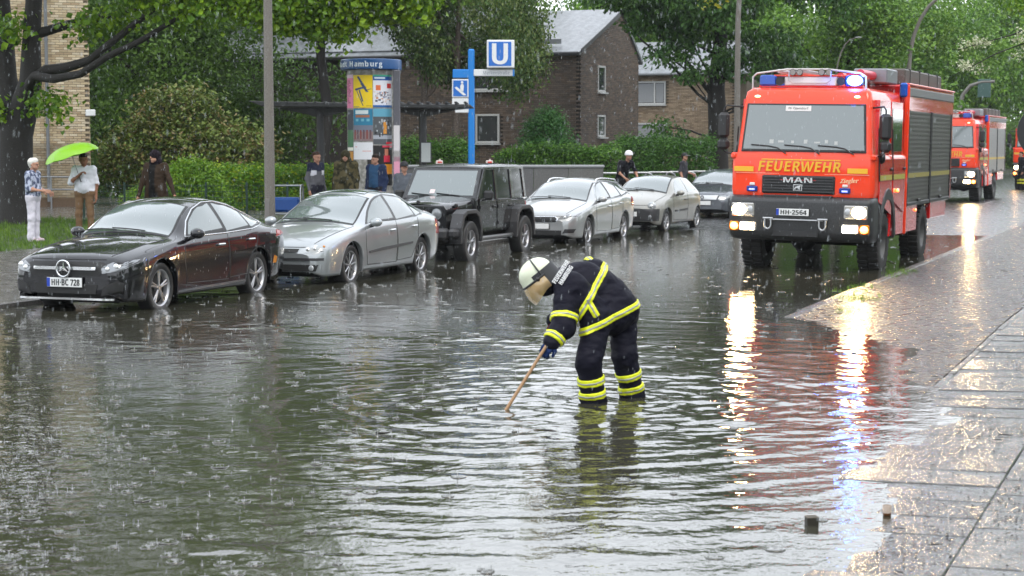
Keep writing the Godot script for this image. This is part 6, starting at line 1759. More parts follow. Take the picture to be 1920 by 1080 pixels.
# ------------------------------------------------------------------ people: bones -> distance field -> surface nets
# bone: [a, b, ra, rb, colour index]
func blend_mesh(bones: Array, cell: float, k: float, cols: Array, clip: Array = [], grow := 0.0, wrinkle := 0.0, into: M = null) -> M:
	var lo := Vector3.ONE * 1e9
	var hi := -lo
	for b in bones:
		var r: float = maxf(b[2], b[3]) + grow + cell * 2.0
		for q in 2:
			var p: Vector3 = b[q]
			lo = lo.min(p - Vector3.ONE * r); hi = hi.max(p + Vector3.ONE * r)
	for c in clip:                      # slab: [centre, normal, half thickness] also bounds the grid when it is axis-near
		pass
	var nx := int((hi.x - lo.x) / cell) + 2
	var ny := int((hi.y - lo.y) / cell) + 2
	var nz := int((hi.z - lo.z) / cell) + 2
	var f := PackedFloat32Array()
	f.resize(nx * ny * nz)
	f.fill(1.0)
	var who := PackedByteArray()
	who.resize(nx * ny * nz)
	var best := PackedFloat32Array()
	best.resize(nx * ny * nz)
	best.fill(1.0)
	for bi in bones.size():
		var b: Array = bones[bi]
		var a: Vector3 = b[0]
		var e: Vector3 = b[1]
		var r0: float = b[2] + grow
		var r1: float = b[3] + grow
		var ci: int = b[4]
		var ba := e - a
		var inv := 1.0 / maxf(ba.length_squared(), 1e-9)
		var pad := maxf(r0, r1) + maxf(k, 0.02) + cell * 1.5
		var l := ((a.min(e) - Vector3.ONE * pad - lo) / cell).floor()
		var h := ((a.max(e) + Vector3.ONE * pad - lo) / cell).ceil()
		for z in range(maxi(int(l.z), 0), mini(int(h.z) + 1, nz)):
			for y in range(maxi(int(l.y), 0), mini(int(h.y) + 1, ny)):
				var base := (z * ny + y) * nx
				for x in range(maxi(int(l.x), 0), mini(int(h.x) + 1, nx)):
					var pa := lo + Vector3(x, y, z) * cell - a
					var t := clampf(pa.dot(ba) * inv, 0.0, 1.0)
					var d := (pa - ba * t).length() - (r0 + (r1 - r0) * t)
					var o := f[base + x]
					if d < best[base + x]:
						best[base + x] = d; who[base + x] = ci
					if o >= 0.9: f[base + x] = d
					else:
						var hh := maxf(k - absf(o - d), 0.0) / k
						f[base + x] = minf(o, d) - hh * hh * k * 0.25
	if wrinkle > 0.0:
		var wz := noise(9, 5.5, 3)
		for z in nz:
			for y in ny:
				var base := (z * ny + y) * nx
				for x in nx:
					if absf(f[base + x]) < 0.04:
						var p := lo + Vector3(x, y, z) * cell
						f[base + x] += wrinkle * wz.get_noise_3d(p.x, p.y * 1.7, p.z)
	if clip.size() > 0:
		for z in nz:
			for y in ny:
				var base := (z * ny + y) * nx
				for x in nx:
					if f[base + x] < 0.1:
						var p := lo + Vector3(x, y, z) * cell
						var d := f[base + x]
						for c in clip: d = maxf(d, absf((p - (c[0] as Vector3)).dot(c[1])) - c[2])
						f[base + x] = d
	var m := into if into != null else M.new()
	m.colored = true
	var idx := PackedInt32Array()
	idx.resize(nx * ny * nz)
	idx.fill(-1)
	for z in nz - 1:
		for y in ny - 1:
			var base := (z * ny + y) * nx
			for x in nx - 1:
				var i0 := base + x
				var v0 := f[i0]
				if v0 > cell * 3.0: continue
				var i4 := i0 + nx * ny
				var c8 := [v0, f[i0 + 1], f[i0 + nx], f[i0 + nx + 1], f[i4], f[i4 + 1], f[i4 + nx], f[i4 + nx + 1]]
				var mask := 0
				for q in 8:
					if c8[q] < 0.0: mask |= 1 << q
				if mask == 0 or mask == 255: continue
				var s := Vector3.ZERO
				var n := 0
				for q in 8:
					for ax in 3:
						var bit := 1 << ax
						if q & bit: continue
						var q2 := q | bit
						var a0: float = c8[q]
						var a1: float = c8[q2]
						if (a0 < 0.0) != (a1 < 0.0):
							var t := a0 / (a0 - a1)
							var p := Vector3(q & 1, (q >> 1) & 1, (q >> 2) & 1)
							p[ax] = t
							s += p
							n += 1
				var g := Vector3(c8[1] - c8[0] + c8[3] - c8[2] + c8[5] - c8[4] + c8[7] - c8[6], c8[2] - c8[0] + c8[3] - c8[1] + c8[6] - c8[4] + c8[7] - c8[5], c8[4] - c8[0] + c8[5] - c8[1] + c8[6] - c8[2] + c8[7] - c8[3]).normalized()
				m.col = cols[who[i0]]
				idx[i0] = m.vert(lo + (Vector3(x, y, z) + s / n) * cell, g)
	var sy := nx
	var sz := nx * ny
	for z in range(1, nz - 1):
		for y in range(1, ny - 1):
			var base := (z * ny + y) * nx
			for x in range(1, nx - 1):
				var i0 := base + x
				var v0 := f[i0]
				if v0 > cell * 3.0: continue
				for ax in 3:
					var st: int = [1, sy, sz][ax]
					var v1 := f[i0 + st]
					if (v0 < 0.0) == (v1 < 0.0): continue
					var u: int = [sy, sz, 1][ax]
					var w: int = [sz, 1, sy][ax]
					var p0 := idx[i0]; var p1 := idx[i0 - u]; var p2 := idx[i0 - u - w]; var p3 := idx[i0 - w]
					if p0 < 0 or p1 < 0 or p2 < 0 or p3 < 0: continue
					if v0 < 0.0:
						m.ix(p0, p1, p2); m.ix(p0, p2, p3)
					else:
						m.ix(p0, p2, p1); m.ix(p0, p3, p2)
	return m

func vcol_mat(rough := 0.7) -> StandardMaterial3D:
	var key := "vcol%.2f" % rough
	if not mats.has(key):
		var m := StandardMaterial3D.new()
		m.vertex_color_use_as_albedo = true; m.roughness = rough; m.metallic_specular = 0.25
		m.normal_enabled = true; m.normal_texture = T.fine_bump; m.normal_scale = 0.25
		m.uv1_triplanar = true; m.uv1_scale = Vector3.ONE * 6.0
		mats[key] = m
	return mats[key]

# fingers and palm as bones; w wrist, d pointing direction, n back of the hand, th side of the thumb
func hand_bones(w: Vector3, d: Vector3, n: Vector3, side: float, curl: float, ci: int, sc := 1.0) -> Array:
	d = d.normalized()
	n = (n - d * n.dot(d)).normalized()
	var s := d.cross(n) * side
	var o := []
	o.append([w, w + d * 0.03 * sc, 0.027 * sc, 0.03 * sc, ci])
	for k in 4:
		var off := s * (0.030 - 0.020 * k) * sc
		var root := w + d * 0.085 * sc + off
		o.append([w + d * 0.02 * sc + off * 0.6, root, 0.016 * sc, 0.012 * sc, ci])
		var l: float = [0.040, 0.046, 0.043, 0.034][k] * sc
		var a := curl * 0.6
		var p1 := root + (d * cos(a) - n * sin(a)) * l
		a = curl * 1.4
		var p2 := p1 + (d * cos(a) - n * sin(a)) * l * 0.7
		a = curl * 2.1
		var p3 := p2 + (d * cos(a) - n * sin(a)) * l * 0.55
		o.append([root, p1, 0.0095 * sc, 0.009 * sc, ci]); o.append([p1, p2, 0.009 * sc, 0.0085 * sc, ci]); o.append([p2, p3, 0.0085 * sc, 0.007 * sc, ci])
	var t0 := w + d * 0.025 * sc + s * 0.028 * sc
	var t1 := t0 + (d * 0.7 + s * 0.6 - n * 0.2 * curl).normalized() * 0.045 * sc
	var t2 := t1 + (d * 0.9 + s * 0.15 - n * 0.5 * curl).normalized() * 0.035 * sc
	o.append([t0, t1, 0.014 * sc, 0.011 * sc, ci]); o.append([t1, t2, 0.011 * sc, 0.009 * sc, ci])
	return o

# head as bones around centre c, looking along d, crown along u
func head_bones(c: Vector3, d: Vector3, u: Vector3, ci: int, sc := 1.0) -> Array:
	d = d.normalized()
	u = (u - d * u.dot(d)).normalized()
	var s := d.cross(u)
	var q := func(x: float, y: float, z: float) -> Vector3: return c + (s * x + u * y + d * z) * sc
	return [
		[q.call(0, 0.035, -0.025), q.call(0, 0.03, 0.02), 0.082 * sc, 0.078 * sc, ci],
		[q.call(0, -0.02, 0.03), q.call(0, -0.085, 0.055), 0.062 * sc, 0.034 * sc, ci],
		[q.call(-0.03, -0.05, 0.03), q.call(0.03, -0.05, 0.03), 0.045 * sc, 0.045 * sc, ci],
		[q.call(0, 0.015, 0.092), q.call(0, -0.022, 0.112), 0.010 * sc, 0.014 * sc, ci],
		[q.call(-0.035, 0.028, 0.085), q.call(0.035, 0.028, 0.085), 0.012 * sc, 0.012 * sc, ci],
		[q.call(-0.02, -0.058, 0.088), q.call(0.02, -0.058, 0.088), 0.010 * sc, 0.010 * sc, ci],
		[q.call(-0.080, -0.005, 0.0), q.call(-0.084, -0.03, 0.005), 0.016 * sc, 0.011 * sc, ci],
		[q.call(0.080, -0.005, 0.0), q.call(0.084, -0.03, 0.005), 0.016 * sc, 0.011 * sc, ci],
	]

func person(label: String, at: Vector3, turn: float, H: float, o: Dictionary) -> Node3D:
	# facing local +z; o: top, legs, skin, hair, shoe colours; lh/rh hand spots; bulk; short sleeves; hood; lean
	var t := thing("person", label, "person", at, turn, o.get("group", ""))
	var skin := Color(0.42, 0.24, 0.17) if not o.has("skin") else (o.skin as Color)
	var cols := [skin, o.top, o.legs, o.get("shoe", Color(0.03, 0.03, 0.03)), o.get("accent", o.top)]
	var bk: float = o.get("bulk", 1.0)
	var lean: float = o.get("lean", 0.0)
	var Y := func(f: float) -> float: return f * H
	var sh := Vector3(0, Y.call(0.815), lean)
	var bones := []
	var hw := 0.105 * H * (0.85 + 0.15 * bk)
	var hipy: float = Y.call(0.525)
	var tc := 1
	for s in [-1.0, 1.0]:
		bones.append([Vector3(s * hw * 0.55, Y.call(0.56), 0), Vector3(s * hw * 0.62, Y.call(0.77), lean * 0.8), 0.088 * bk, 0.092 * bk, tc])
		bones.append([Vector3(s * 0.055 * H, hipy, 0), Vector3(s * (0.058 * H + o.get("stance", 0.02)), Y.call(0.285), 0.01), 0.088 * bk, 0.064 * bk, 2])
		bones.append([Vector3(s * (0.058 * H + o.get("stance", 0.02)), Y.call(0.285), 0.01), Vector3(s * (0.06 * H + o.get("stance", 0.02)), Y.call(0.055), -0.01), 0.062 * bk, o.get("cuff", 0.05), 2])
		bones.append([Vector3(s * (0.06 * H + o.get("stance", 0.02)), 0.04, -0.03), Vector3(s * (0.066 * H + o.get("stance", 0.02)), 0.035, 0.14), 0.042, 0.036, 3])
		var S := sh + Vector3(s * hw, 0, 0)
		var hand: Vector3 = o.get("rh" if s < 0 else "lh", Vector3(s * 0.145 * H, Y.call(0.47), 0.06))
		var mid := (S + hand) * 0.5
		var len_ := 0.18 * H
		var half := S.distance_to(hand) * 0.5
		var out: Vector3 = o.get("rel" if s < 0 else "lel", Vector3(s * 0.35, -0.25, -1.0))
		var dir := (hand - S).normalized()
		out = (out - dir * out.dot(dir)).normalized()
		var el := mid + out * sqrt(maxf(len_ * len_ - half * half, 0.0))
		bones.append([S, el, 0.060 * bk, 0.047 * bk, tc])
		var wrist := hand - (hand - el).normalized() * 0.02
		if o.get("short", false):
			bones.append([el.lerp(S, 0.35), el, 0.045, 0.041, 0])
			bones.append([el, wrist, 0.041, 0.028, 0])
		else: bones.append([el, wrist, 0.048 * bk, 0.036 * bk, tc])
		o["w%d" % int(s)] = [wrist, (hand - el).normalized(), s]
	bones.append([Vector3(0, Y.call(0.60), 0.035 * bk), Vector3(0, Y.call(0.74), 0.02 + lean * 0.7), 0.10 * bk + o.get("belly", 0.0), 0.10 * bk, tc])
	bones.append([Vector3(-hw * 0.6, hipy + 0.02, 0), Vector3(hw * 0.6, hipy + 0.02, 0), 0.085 * bk, 0.085 * bk, tc if o.get("long", false) else 2])
	if o.get("long", false):
		for s in [-1.0, 1.0]: bones.append([Vector3(s * hw * 0.6, Y.call(0.56), 0), Vector3(s * hw * 0.75, Y.call(0.44), 0), 0.10 * bk, 0.10 * bk, tc])
	if o.has("band"): 
		for s in [-1.0, 1.0]: bones.append([Vector3(s * hw * 0.62, Y.call(0.70), lean * 0.6), Vector3(s * hw * 0.62, Y.call(0.725), lean * 0.6), 0.097 * bk, 0.097 * bk, 4])
	bones.append([Vector3(-hw, Y.call(0.812), lean), Vector3(hw, Y.call(0.812), lean), 0.058 * bk, 0.058 * bk, tc])
	var hd := Vector3(0, Y.call(0.815) + 0.185, lean + 0.03 + o.get("poke", 0.0))
	bones.append([sh, hd + Vector3(0, -0.06, -0.02), 0.058, 0.05, 0])
	var m := blend_mesh(bones, 0.021, 0.05, cols, [], 0.0, 0.010)
	var look: Vector3 = o.get("look", Vector3(0, 0, 1))
	blend_mesh(head_bones(hd, look, Vector3.UP, 0, H / 1.78), 0.009, 0.02, cols, [], 0.0, 0.0, m)
	for s in [-1, 1]:
		var q: Array = o["w%d" % s]
		if o.get("hide%d" % s, false): continue
		blend_mesh(hand_bones(q[0], q[1], Vector3(s, 0.2, -0.3), float(-s), o.get("curl", 0.45), 0), 0.0075, 0.008, cols, [], 0.0, 0.0, m)
	for key in ["pattern", "pattern2"]:
		if o.has(key):
			var pn := noise(hash(key) % 100, o[key][1], 2)
			for k in m.v.size():
				if m.c[k].is_equal_approx(o.top) and pn.get_noise_3dv(m.v[k]) > o[key][2]: m.c[k] = o[key][0]
	if o.has("yoke"):
		for k in m.v.size():
			if m.c[k].is_equal_approx(o.top) and m.v[k].y > o.yoke[0] * H: m.c[k] = o.yoke[1]
	if o.has("front"):
		for k in m.v.size():
			if m.c[k].is_equal_approx(o.top) and absf(m.v[k].x - o.front[0]) < o.front[1] and m.v[k].z > 0.03 and m.n[k].z > 0.3: m.c[k] = o.front[2]
	obj("body", m, vcol_mat(0.7), t)
	var lk := look.normalized()
	var sd := lk.cross(Vector3.UP).normalized()
	for s in [-1.0, 1.0]: obj("eye", M.new().ball(hd + lk * 0.092 + sd * 0.032 * s + Vector3(0, 0.008, 0), Vector3.ONE * 0.010, 8, 6), mat(L(0.02, 0.015, 0.012), 0.3), t)
	var hc: Color = o.get("hair", Color(0.03, 0.02, 0.015))
	if o.get("hood", false):
		var hb := [[hd + Vector3(0, 0.04, -0.045), hd + Vector3(0, 0.055, 0.02), 0.105, 0.10, 0], [hd + Vector3(-0.05, -0.09, -0.03), hd + Vector3(0.05, -0.09, -0.03), 0.09, 0.09, 0], [hd + Vector3(0, 0.09, 0.05), hd + Vector3(0, 0.09, 0.03), 0.06, 0.06, 0], [hd + Vector3(-0.075, -0.05, 0.03), hd + Vector3(-0.07, 0.06, 0.04), 0.032, 0.03, 0], [hd + Vector3(0.075, -0.05, 0.03), hd + Vector3(0.07, 0.06, 0.04), 0.032, 0.03, 0]]
		obj("hood", blend_mesh(hb, 0.013, 0.03, [o.get("hood_col", o.top)], [], 0.0, 0.006), vcol_mat(0.75), t)
	elif not o.get("bald", false):
		var hb := [[hd + Vector3(0, 0.055, 0) - lk * 0.035, hd + Vector3(0, 0.07, 0) + lk * 0.015, 0.088, 0.076, 0], [hd + Vector3(0, 0.0, 0) - lk * 0.06, hd + Vector3(0, -0.03, 0) - lk * 0.055, 0.06, 0.045, 0]]
		obj("hair", blend_mesh(hb, 0.011, 0.03, [hc], [], 0.0, 0.008), vcol_mat(0.6), t)
	if o.has("cap"):
		var cp := M.new()
		cp.lathe([Vector2(0.098, 0.05), Vector2(0.097, 0.09), Vector2(0.075, 0.135), Vector2(0.04, 0.155), Vector2(0.001, 0.16)], 18, Transform3D(Basis(), hd))
		var co := obj("cap", cp, mat(L(o.cap.r, o.cap.g, o.cap.b), 0.7), t)
		var pk := []
		for j in 7:
			var a := lerpf(-1.1, 1.1, j / 6.0)
			pk.append(Vector2(sin(a) * 0.085, cos(a) * 0.085 + 0.085))
		pk.append(Vector2(0.08, 0.0)); pk.append(Vector2(-0.08, 0.0))
		obj("cap_peak", M.new().prism(pk, 0.0, 0.01, Transform3D(Basis(sd, lk, Vector3.UP), hd + lk * 0.03 + Vector3(0, 0.055, 0)), 0.003), mat(L(o.get("peak", o.cap).r, o.get("peak", o.cap).g, o.get("peak", o.cap).b), 0.6), co)
	o["head"] = hd
	return t

func people() -> void:
	var skin := Color(0.40, 0.22, 0.155)
	var g := "onlookers on the far pavement"
	# woman with white hair
	person("white-haired woman in blue patterned blouse and white trousers on the lawn edge", Vector3(-22.0, 0.22, -30.05), deg_to_rad(98), 1.66, {"top": Color(0.07, 0.085, 0.14), "legs": Color(0.60, 0.58, 0.64), "hair": Color(0.62, 0.60, 0.56), "shoe": Color(0.55, 0.42, 0.50), "skin": skin, "bulk": 1.12, "short": true, "cuff": 0.075, "rh": Vector3(-0.12, 1.02, 0.30), "lh": Vector3(0.16, 0.98, 0.28), "stance": 0.0, "pattern": [Color(0.40, 0.44, 0.55), 11.0, 0.02], "group": g})
	# man with umbrella
	var md := {"top": Color(0.62, 0.63, 0.67), "legs": Color(0.17, 0.105, 0.055), "hair": Color(0.02, 0.015, 0.012), "skin": Color(0.22, 0.11, 0.07), "bulk": 1.08, "belly": 0.03, "short": true, "cuff": 0.07, "rh": Vector3(-0.02, 1.33, 0.22), "rel": Vector3(-0.6, -0.9, 0.0), "look": Vector3(0.5, 0, 1), "curl": 0.9, "group": g}
	person("man in white short-sleeved shirt and brown trousers holding the green umbrella", Vector3(-21.75, 0.23, -31.45), deg_to_rad(20), 1.76, md)
	var um := thing("umbrella", "bright green umbrella held tilted over the man in the white shirt", "umbrella", Vector3(-21.74, 1.53, -31.25), 0.0)
	um.rotation = Vector3(0.08, 0.3, 0.30)
	var can := M.new()
	var rows := []
	for j in 8:
		var q := j / 7.0
		var row := PackedVector3Array()
		for k in 33:
			var a := TAU * k / 32.0
			var sag := 0.035 * q * q * (1.0 - absf(cos(a * 4.0)))
			row.append(Vector3(cos(a) * 0.56 * sin(q * 1.25) / sin(1.25), 0.66 - 0.26 * q * q + sag * 0.6, -sin(a) * 0.56 * sin(q * 1.25) / sin(1.25)))
		rows.append(row)
	rows.reverse()
	can.grid(rows, false, true)
	var green := StandardMaterial3D.new()
	green.albedo_color = L(0.20, 0.44, 0.012); green.roughness = 0.4; green.backlight_enabled = true; green.backlight = Color(0.2, 0.36, 0.04)
	var cn := obj("canopy", can, green, um)
	for k in 8:
		var a := TAU * k / 8.0
		obj("rib", M.new().cyl(Vector3(0, 0.63, 0), Vector3(cos(a) * 0.54, 0.42, -sin(a) * 0.54), 0.004, -1, 5), mat(L(0.3, 0.3, 0.3), 0.4, 0.6), cn)
	obj("shaft", M.new().cyl(Vector3(0, -0.08, 0), Vector3(0, 0.70, 0), 0.007, -1, 7), mat(L(0.15, 0.15, 0.15), 0.4, 0.6), um)
	obj("grip", M.new().cyl(Vector3(0, -0.14, 0), Vector3(0, -0.02, 0), 0.014, -1, 8), mat(L(0.03, 0.03, 0.03), 0.5), um)
	# hooded man, arms spread
	person("laughing man in dark brown hooded jacket with arms held out, before the bright bush", Vector3(-20.5, 0.22, -32.2), deg_to_rad(8), 1.84, {"top": Color(0.032, 0.022, 0.014), "legs": Color(0.02, 0.02, 0.025), "hood": true, "hood_col": Color(0.012, 0.011, 0.012), "skin": skin, "bulk": 1.15, "long": true, "lh": Vector3(0.46, 0.90, 0.12), "rh": Vector3(-0.34, 0.86, 0.14), "lel": Vector3(1, 0.2, -0.4), "rel": Vector3(-1, 0.2, -0.4), "look": Vector3(-0.6, 0.05, 1), "front": [-0.04, 0.07, Color(0.008, 0.008, 0.009)], "group": g})
	# three by the column
	person("man in navy and grey jacket with white chest band, seen from the side", Vector3(-19.95, 0.22, -38.3), deg_to_rad(70), 1.79, {"top": Color(0.11, 0.11, 0.12), "legs": Color(0.03, 0.03, 0.04), "hair": Color(0.04, 0.022, 0.014), "skin": skin, "accent": Color(0.6, 0.6, 0.64), "band": true, "yoke": [0.735, Color(0.016, 0.02, 0.04)], "group": g})
	person("man in olive camouflage rain poncho with the hood up", Vector3(-19.3, 0.22, -38.6), deg_to_rad(15), 1.82, {"top": Color(0.045, 0.042, 0.020), "legs": Color(0.04, 0.04, 0.03), "hood": true, "skin": skin, "bulk": 1.4, "long": true, "rh": Vector3(-0.30, 0.78, 0.10), "pattern": [Color(0.10, 0.085, 0.04), 6.0, 0.05], "pattern2": [Color(0.02, 0.022, 0.014), 7.0, 0.12], "group": g})
	person("young man in blue padded jacket with dark sleeves beside the advertising column", Vector3(-18.65, 0.22, -38.9), deg_to_rad(-5), 1.72, {"top": Color(0.022, 0.035, 0.075), "legs": Color(0.02, 0.02, 0.03), "hair": Color(0.025, 0.016, 0.012), "skin": skin, "bulk": 1.3, "look": Vector3(-0.35, 0, 1), "front": [0.0, 0.13, Color(0.03, 0.075, 0.15)], "group": g})
	person("person in dark cap and grey jacket behind the black off-roader's bonnet", Vector3(-17.6, 0.2, -38.2), deg_to_rad(40), 1.52, {"top": Color(0.10, 0.11, 0.13), "legs": Color(0.02, 0.02, 0.02), "skin": skin, "cap": Color(0.015, 0.015, 0.018), "accent": Color(0.5, 0.52, 0.55), "group": g})
	# cyclist
	var cy := {"top": Color(0.014, 0.014, 0.016), "legs": Color(0.02, 0.02, 0.024), "skin": skin, "short": true, "lean": 0.24, "poke": 0.08, "lh": Vector3(0.22, 0.98, 0.52), "rh": Vector3(-0.22, 0.98, 0.52), "lel": Vector3(0.6, -0.3, -0.6), "rel": Vector3(-0.6, -0.3, -0.6), "bald": true, "group": g}
	var cp := person("cyclist in black with white helmet and backpack beyond the parked cars", Vector3(-16.3, 0.2, -50.7), deg_to_rad(55), 1.80, cy)
	var hd: Vector3 = cy.head
	var hm := M.new().lathe([Vector2(0.118, 0.02), Vector2(0.12, 0.06), Vector2(0.10, 0.12), Vector2(0.06, 0.155), Vector2(0.001, 0.168)], 18, Transform3D(Basis.from_scale(Vector3(0.92, 1, 1.2)), hd))
	var ho := obj("helmet", hm, mat(L(0.70, 0.70, 0.70), 0.3), cp)
	for k in 5: obj("helmet_vent", M.new().ball(hd + Vector3(-0.06 + 0.03 * k, 0.135 - 0.02 * absf(k - 2.0), 0.03), Vector3(0.008, 0.02, 0.06), 8, 5), mat(L(0.03, 0.03, 0.03), 0.6), ho)
	obj("backpack", M.new().box(Vector3(0, 1.28, -0.14), Vector3(0.30, 0.46, 0.18), 0.06, Transform3D(Basis(Vector3.RIGHT, 0.12), Vector3.ZERO)), mat(L(0.012, 0.012, 0.014), 0.7), cp)
	bicycle(Vector3(-16.3, 0.2, -50.7), deg_to_rad(55))
	var c2 := person("man in dark t-shirt and dark cap standing beyond the hatchback's roof", Vector3(-16.5, 0.2, -58.1), deg_to_rad(85), 1.70, {"top": Color(0.04, 0.042, 0.05), "legs": Color(0.03, 0.03, 0.04), "skin": skin, "short": true, "cap": Color(0.012, 0.014, 0.014), "peak": Color(0.4, 0.4, 0.4), "lh": Vector3(0.1, 1.0, 0.3), "group": g})
	# firefighter by the third truck
	var f3 := person("far firefighter in dark suit with yellow leg bands beside the third truck", Vector3(-8.62, 0.05, -89.4), deg_to_rad(-60), 1.85, {"top": Color(0.016, 0.017, 0.022), "legs": Color(0.016, 0.017, 0.022), "skin": skin, "bulk": 1.25, "stance": 0.12, "cuff": 0.09})
	for s in [-1.0, 1.0]:
		for y in [0.30, 0.45]: obj("leg_band", M.new().lathe([Vector2(0.098, y), Vector2(0.10, y + 0.04), Vector2(0.10, y + 0.08)], 14, Transform3D(Basis(), Vector3(s * 0.23, 0, 0.0))), mat(L(0.62, 0.62, 0.03), 0.5), f3)
	firefighter()

func bicycle(at: Vector3, turn: float) -> void:
	var t := thing("bicycle", "dark bicycle ridden by the cyclist with the white helmet", "bicycle", at, turn)
	var dk := mat(L(0.02, 0.02, 0.022), 0.35)
	for z in [0.55, -0.5]:
		var ring := []
		for k in 33: ring.append(Vector3(0, 0.34 + sin(TAU * k / 32.0) * 0.32, z + cos(TAU * k / 32.0) * 0.32))
		var o := obj("wheel", M.new().tube(ring, 0.018, 6, false), dk, t)
		for k in 10: obj("spoke", M.new().cyl(Vector3(0, 0.34, z), Vector3(0, 0.34 + sin(TAU * k / 10.0) * 0.31, z + cos(TAU * k / 10.0) * 0.31), 0.002, -1, 4), mat(L(0.4, 0.4, 0.4), 0.3, 0.8), o)
	for q in [[Vector3(0, 0.34, -0.5), Vector3(0, 0.32, -0.05)], [Vector3(0, 0.32, -0.05), Vector3(0, 0.82, -0.18)], [Vector3(0, 0.32, -0.05), Vector3(0, 0.80, 0.38)], [Vector3(0, 0.80, -0.17), Vector3(0, 0.86, 0.37)], [Vector3(0, 0.34, -0.5), Vector3(0, 0.80, -0.17)], [Vector3(0, 0.34, 0.55), Vector3(0, 0.95, 0.36)]]:
		obj("frame_tube", M.new().cyl(q[0], q[1], 0.018, -1, 8), dk, t)
	obj("handlebar", M.new().tube([Vector3(-0.28, 0.98, 0.45), Vector3(-0.1, 0.98, 0.40), Vector3(0.1, 0.98, 0.40), Vector3(0.28, 0.98, 0.45)], 0.014, 7), dk, t)
	obj("saddle", M.new().ball(Vector3(0, 0.88, -0.2), Vector3(0.07, 0.035, 0.13), 12, 6), dk, t)

func firefighter() -> void:
	var O := Vector3(-4.7, -0.26, -14.3)
	var V := func(x: float, y: float, z: float) -> Vector3: return Vector3(x, y, z) - O
	var t := thing("firefighter", "firefighter in dark suit with yellow bands and pale helmet, bending over in knee-deep water", "person", O)
	var hipN: Vector3 = V.call(-4.738, 0.660, -14.104)
	var kneeN: Vector3 = V.call(-4.772, 0.36, -13.985)
	var ankN: Vector3 = V.call(-4.755, 0.01, -14.064)
	var hipF: Vector3 = V.call(-4.638, 0.66, -14.488)
	var kneeF: Vector3 = V.call(-4.602, 0.362, -14.422)
	var ankF: Vector3 = V.call(-4.559, 0.006, -14.517)
	var shN: Vector3 = V.call(-4.975, 0.965, -14.041)
	var shF: Vector3 = V.call(-4.918, 1.075, -14.491)
	var elN: Vector3 = V.call(-4.955, 0.640, -13.87)
	var wrN: Vector3 = V.call(-5.012, 0.525, -13.765)
	var shC: Vector3 = V.call(-4.955, 1.01, -14.257)
	var hemC: Vector3 = V.call(-4.699, 0.72, -14.308)
	var hemN: Vector3 = V.call(-4.756, 0.70, -14.112)
	var hemF: Vector3 = V.call(-4.633, 0.745, -14.499)
	var down := Vector3(0, -0.2, 0)
	var legs := [
		[hipN, kneeN, 0.120, 0.108, 0], [kneeN, ankN, 0.106, 0.102, 0], [ankN, ankN + down, 0.102, 0.08, 0], [ankN + Vector3(0, -0.19, 0), ankN + Vector3(-0.13, -0.22, 0.03), 0.06, 0.05, 0],
		[hipF, kneeF, 0.120, 0.108, 0], [kneeF, ankF, 0.104, 0.097, 0], [ankF, ankF + down, 0.097, 0.08, 0], [ankF + Vector3(0, -0.19, 0), ankF + Vector3(-0.13, -0.22, 0.03), 0.06, 0.05, 0]]
	var torso := [
		[hemN, shN + Vector3(0.06, 0.0, 0), 0.135, 0.115, 0], [hemF, shF + Vector3(0.03, -0.02, 0.03), 0.135, 0.11, 0], [hemC, shC, 0.185, 0.145, 0],
		[V.call(-4.79, 0.93, -14.33), V.call(-4.90, 1.0, -14.30), 0.165, 0.15, 0], [V.call(-4.62, 0.76, -14.38), V.call(-4.70, 0.86, -14.36), 0.15, 0.16, 0]]
	var armN := [[shN, elN, 0.118, 0.098, 0], [elN, wrN, 0.098, 0.074, 0]]
	var armF := [[shF, V.call(-5.03, 0.80, -14.33), 0.100, 0.088, 0], [V.call(-5.03, 0.80, -14.33), V.call(-5.115, 0.67, -14.09), 0.085, 0.066, 0]]
	var neck := [[shC + Vector3(-0.03, 0.03, 0.02), V.call(-5.14, 1.02, -14.14), 0.095, 0.075, 0], [V.call(-5.14, 0.97, -14.10), V.call(-5.19, 0.93, -14.06), 0.07, 0.06, 0]]
	var navy := Color(0.0105, 0.0115, 0.016)
	var cols := [navy, Color(0.36, 0.19, 0.13), Color(0.015, 0.03, 0.10), Color(0.10, 0.010, 0.010)]
	var all: Array = legs + torso + armN + armF + neck
	# gloved hands: the near one closed on the pole, the far one on it higher up
	var m := blend_mesh(all, 0.0125, 0.045, cols, [], 0.0, 0.016)
	var pole := Vector3(0.345, 0.776, -0.538).normalized()
	blend_mesh(hand_bones(wrN + Vector3(0.012, 0.01, -0.012), V.call(-5.075, 0.44, -13.70) - wrN, Vector3(0.2, 0.5, 0.9), -1.0, 1.1, 2, 1.15), 0.006, 0.008, cols, [], 0.003, 0.0, m)
	blend_mesh(hand_bones(V.call(-5.112, 0.675, -14.085), Vector3(-0.12, -0.85, 0.35), Vector3(-0.6, 0.1, 0.7), 1.0, 0.8, 3, 1.2), 0.006, 0.008, cols, [], 0.004, 0.0, m)
	# head under the helmet, looking down at the gully
	var hd: Vector3 = V.call(-5.236, 1.015, -14.075)
	var left := Vector3(-0.9317, 0, 0.3633)
	var look := (left * 0.78 + Vector3(0, -0.62, 0)).normalized()
	var up := (left * 0.62 + Vector3(0, 0.78, 0)).normalized()
	blend_mesh(head_bones(hd, look, up, 1, 1.0), 0.007, 0.02, cols, [], 0.0, 0.0, m)
	var cloth := vcol_mat(0.62)
	obj("body", m, cloth, t)
	obj("hair", blend_mesh([[hd - look * 0.03 + up * 0.0, hd - look * 0.075 - up * 0.05, 0.088, 0.05, 0]], 0.009, 0.02, [Color(0.06, 0.03, 0.016)], [], 0.0, 0.012), vcol_mat(0.6), t)
	var side := look.cross(up).normalized()
	# helmet: dome with brim, dark seam, visor, neck guard
	var hb := Basis(side, up, -look)
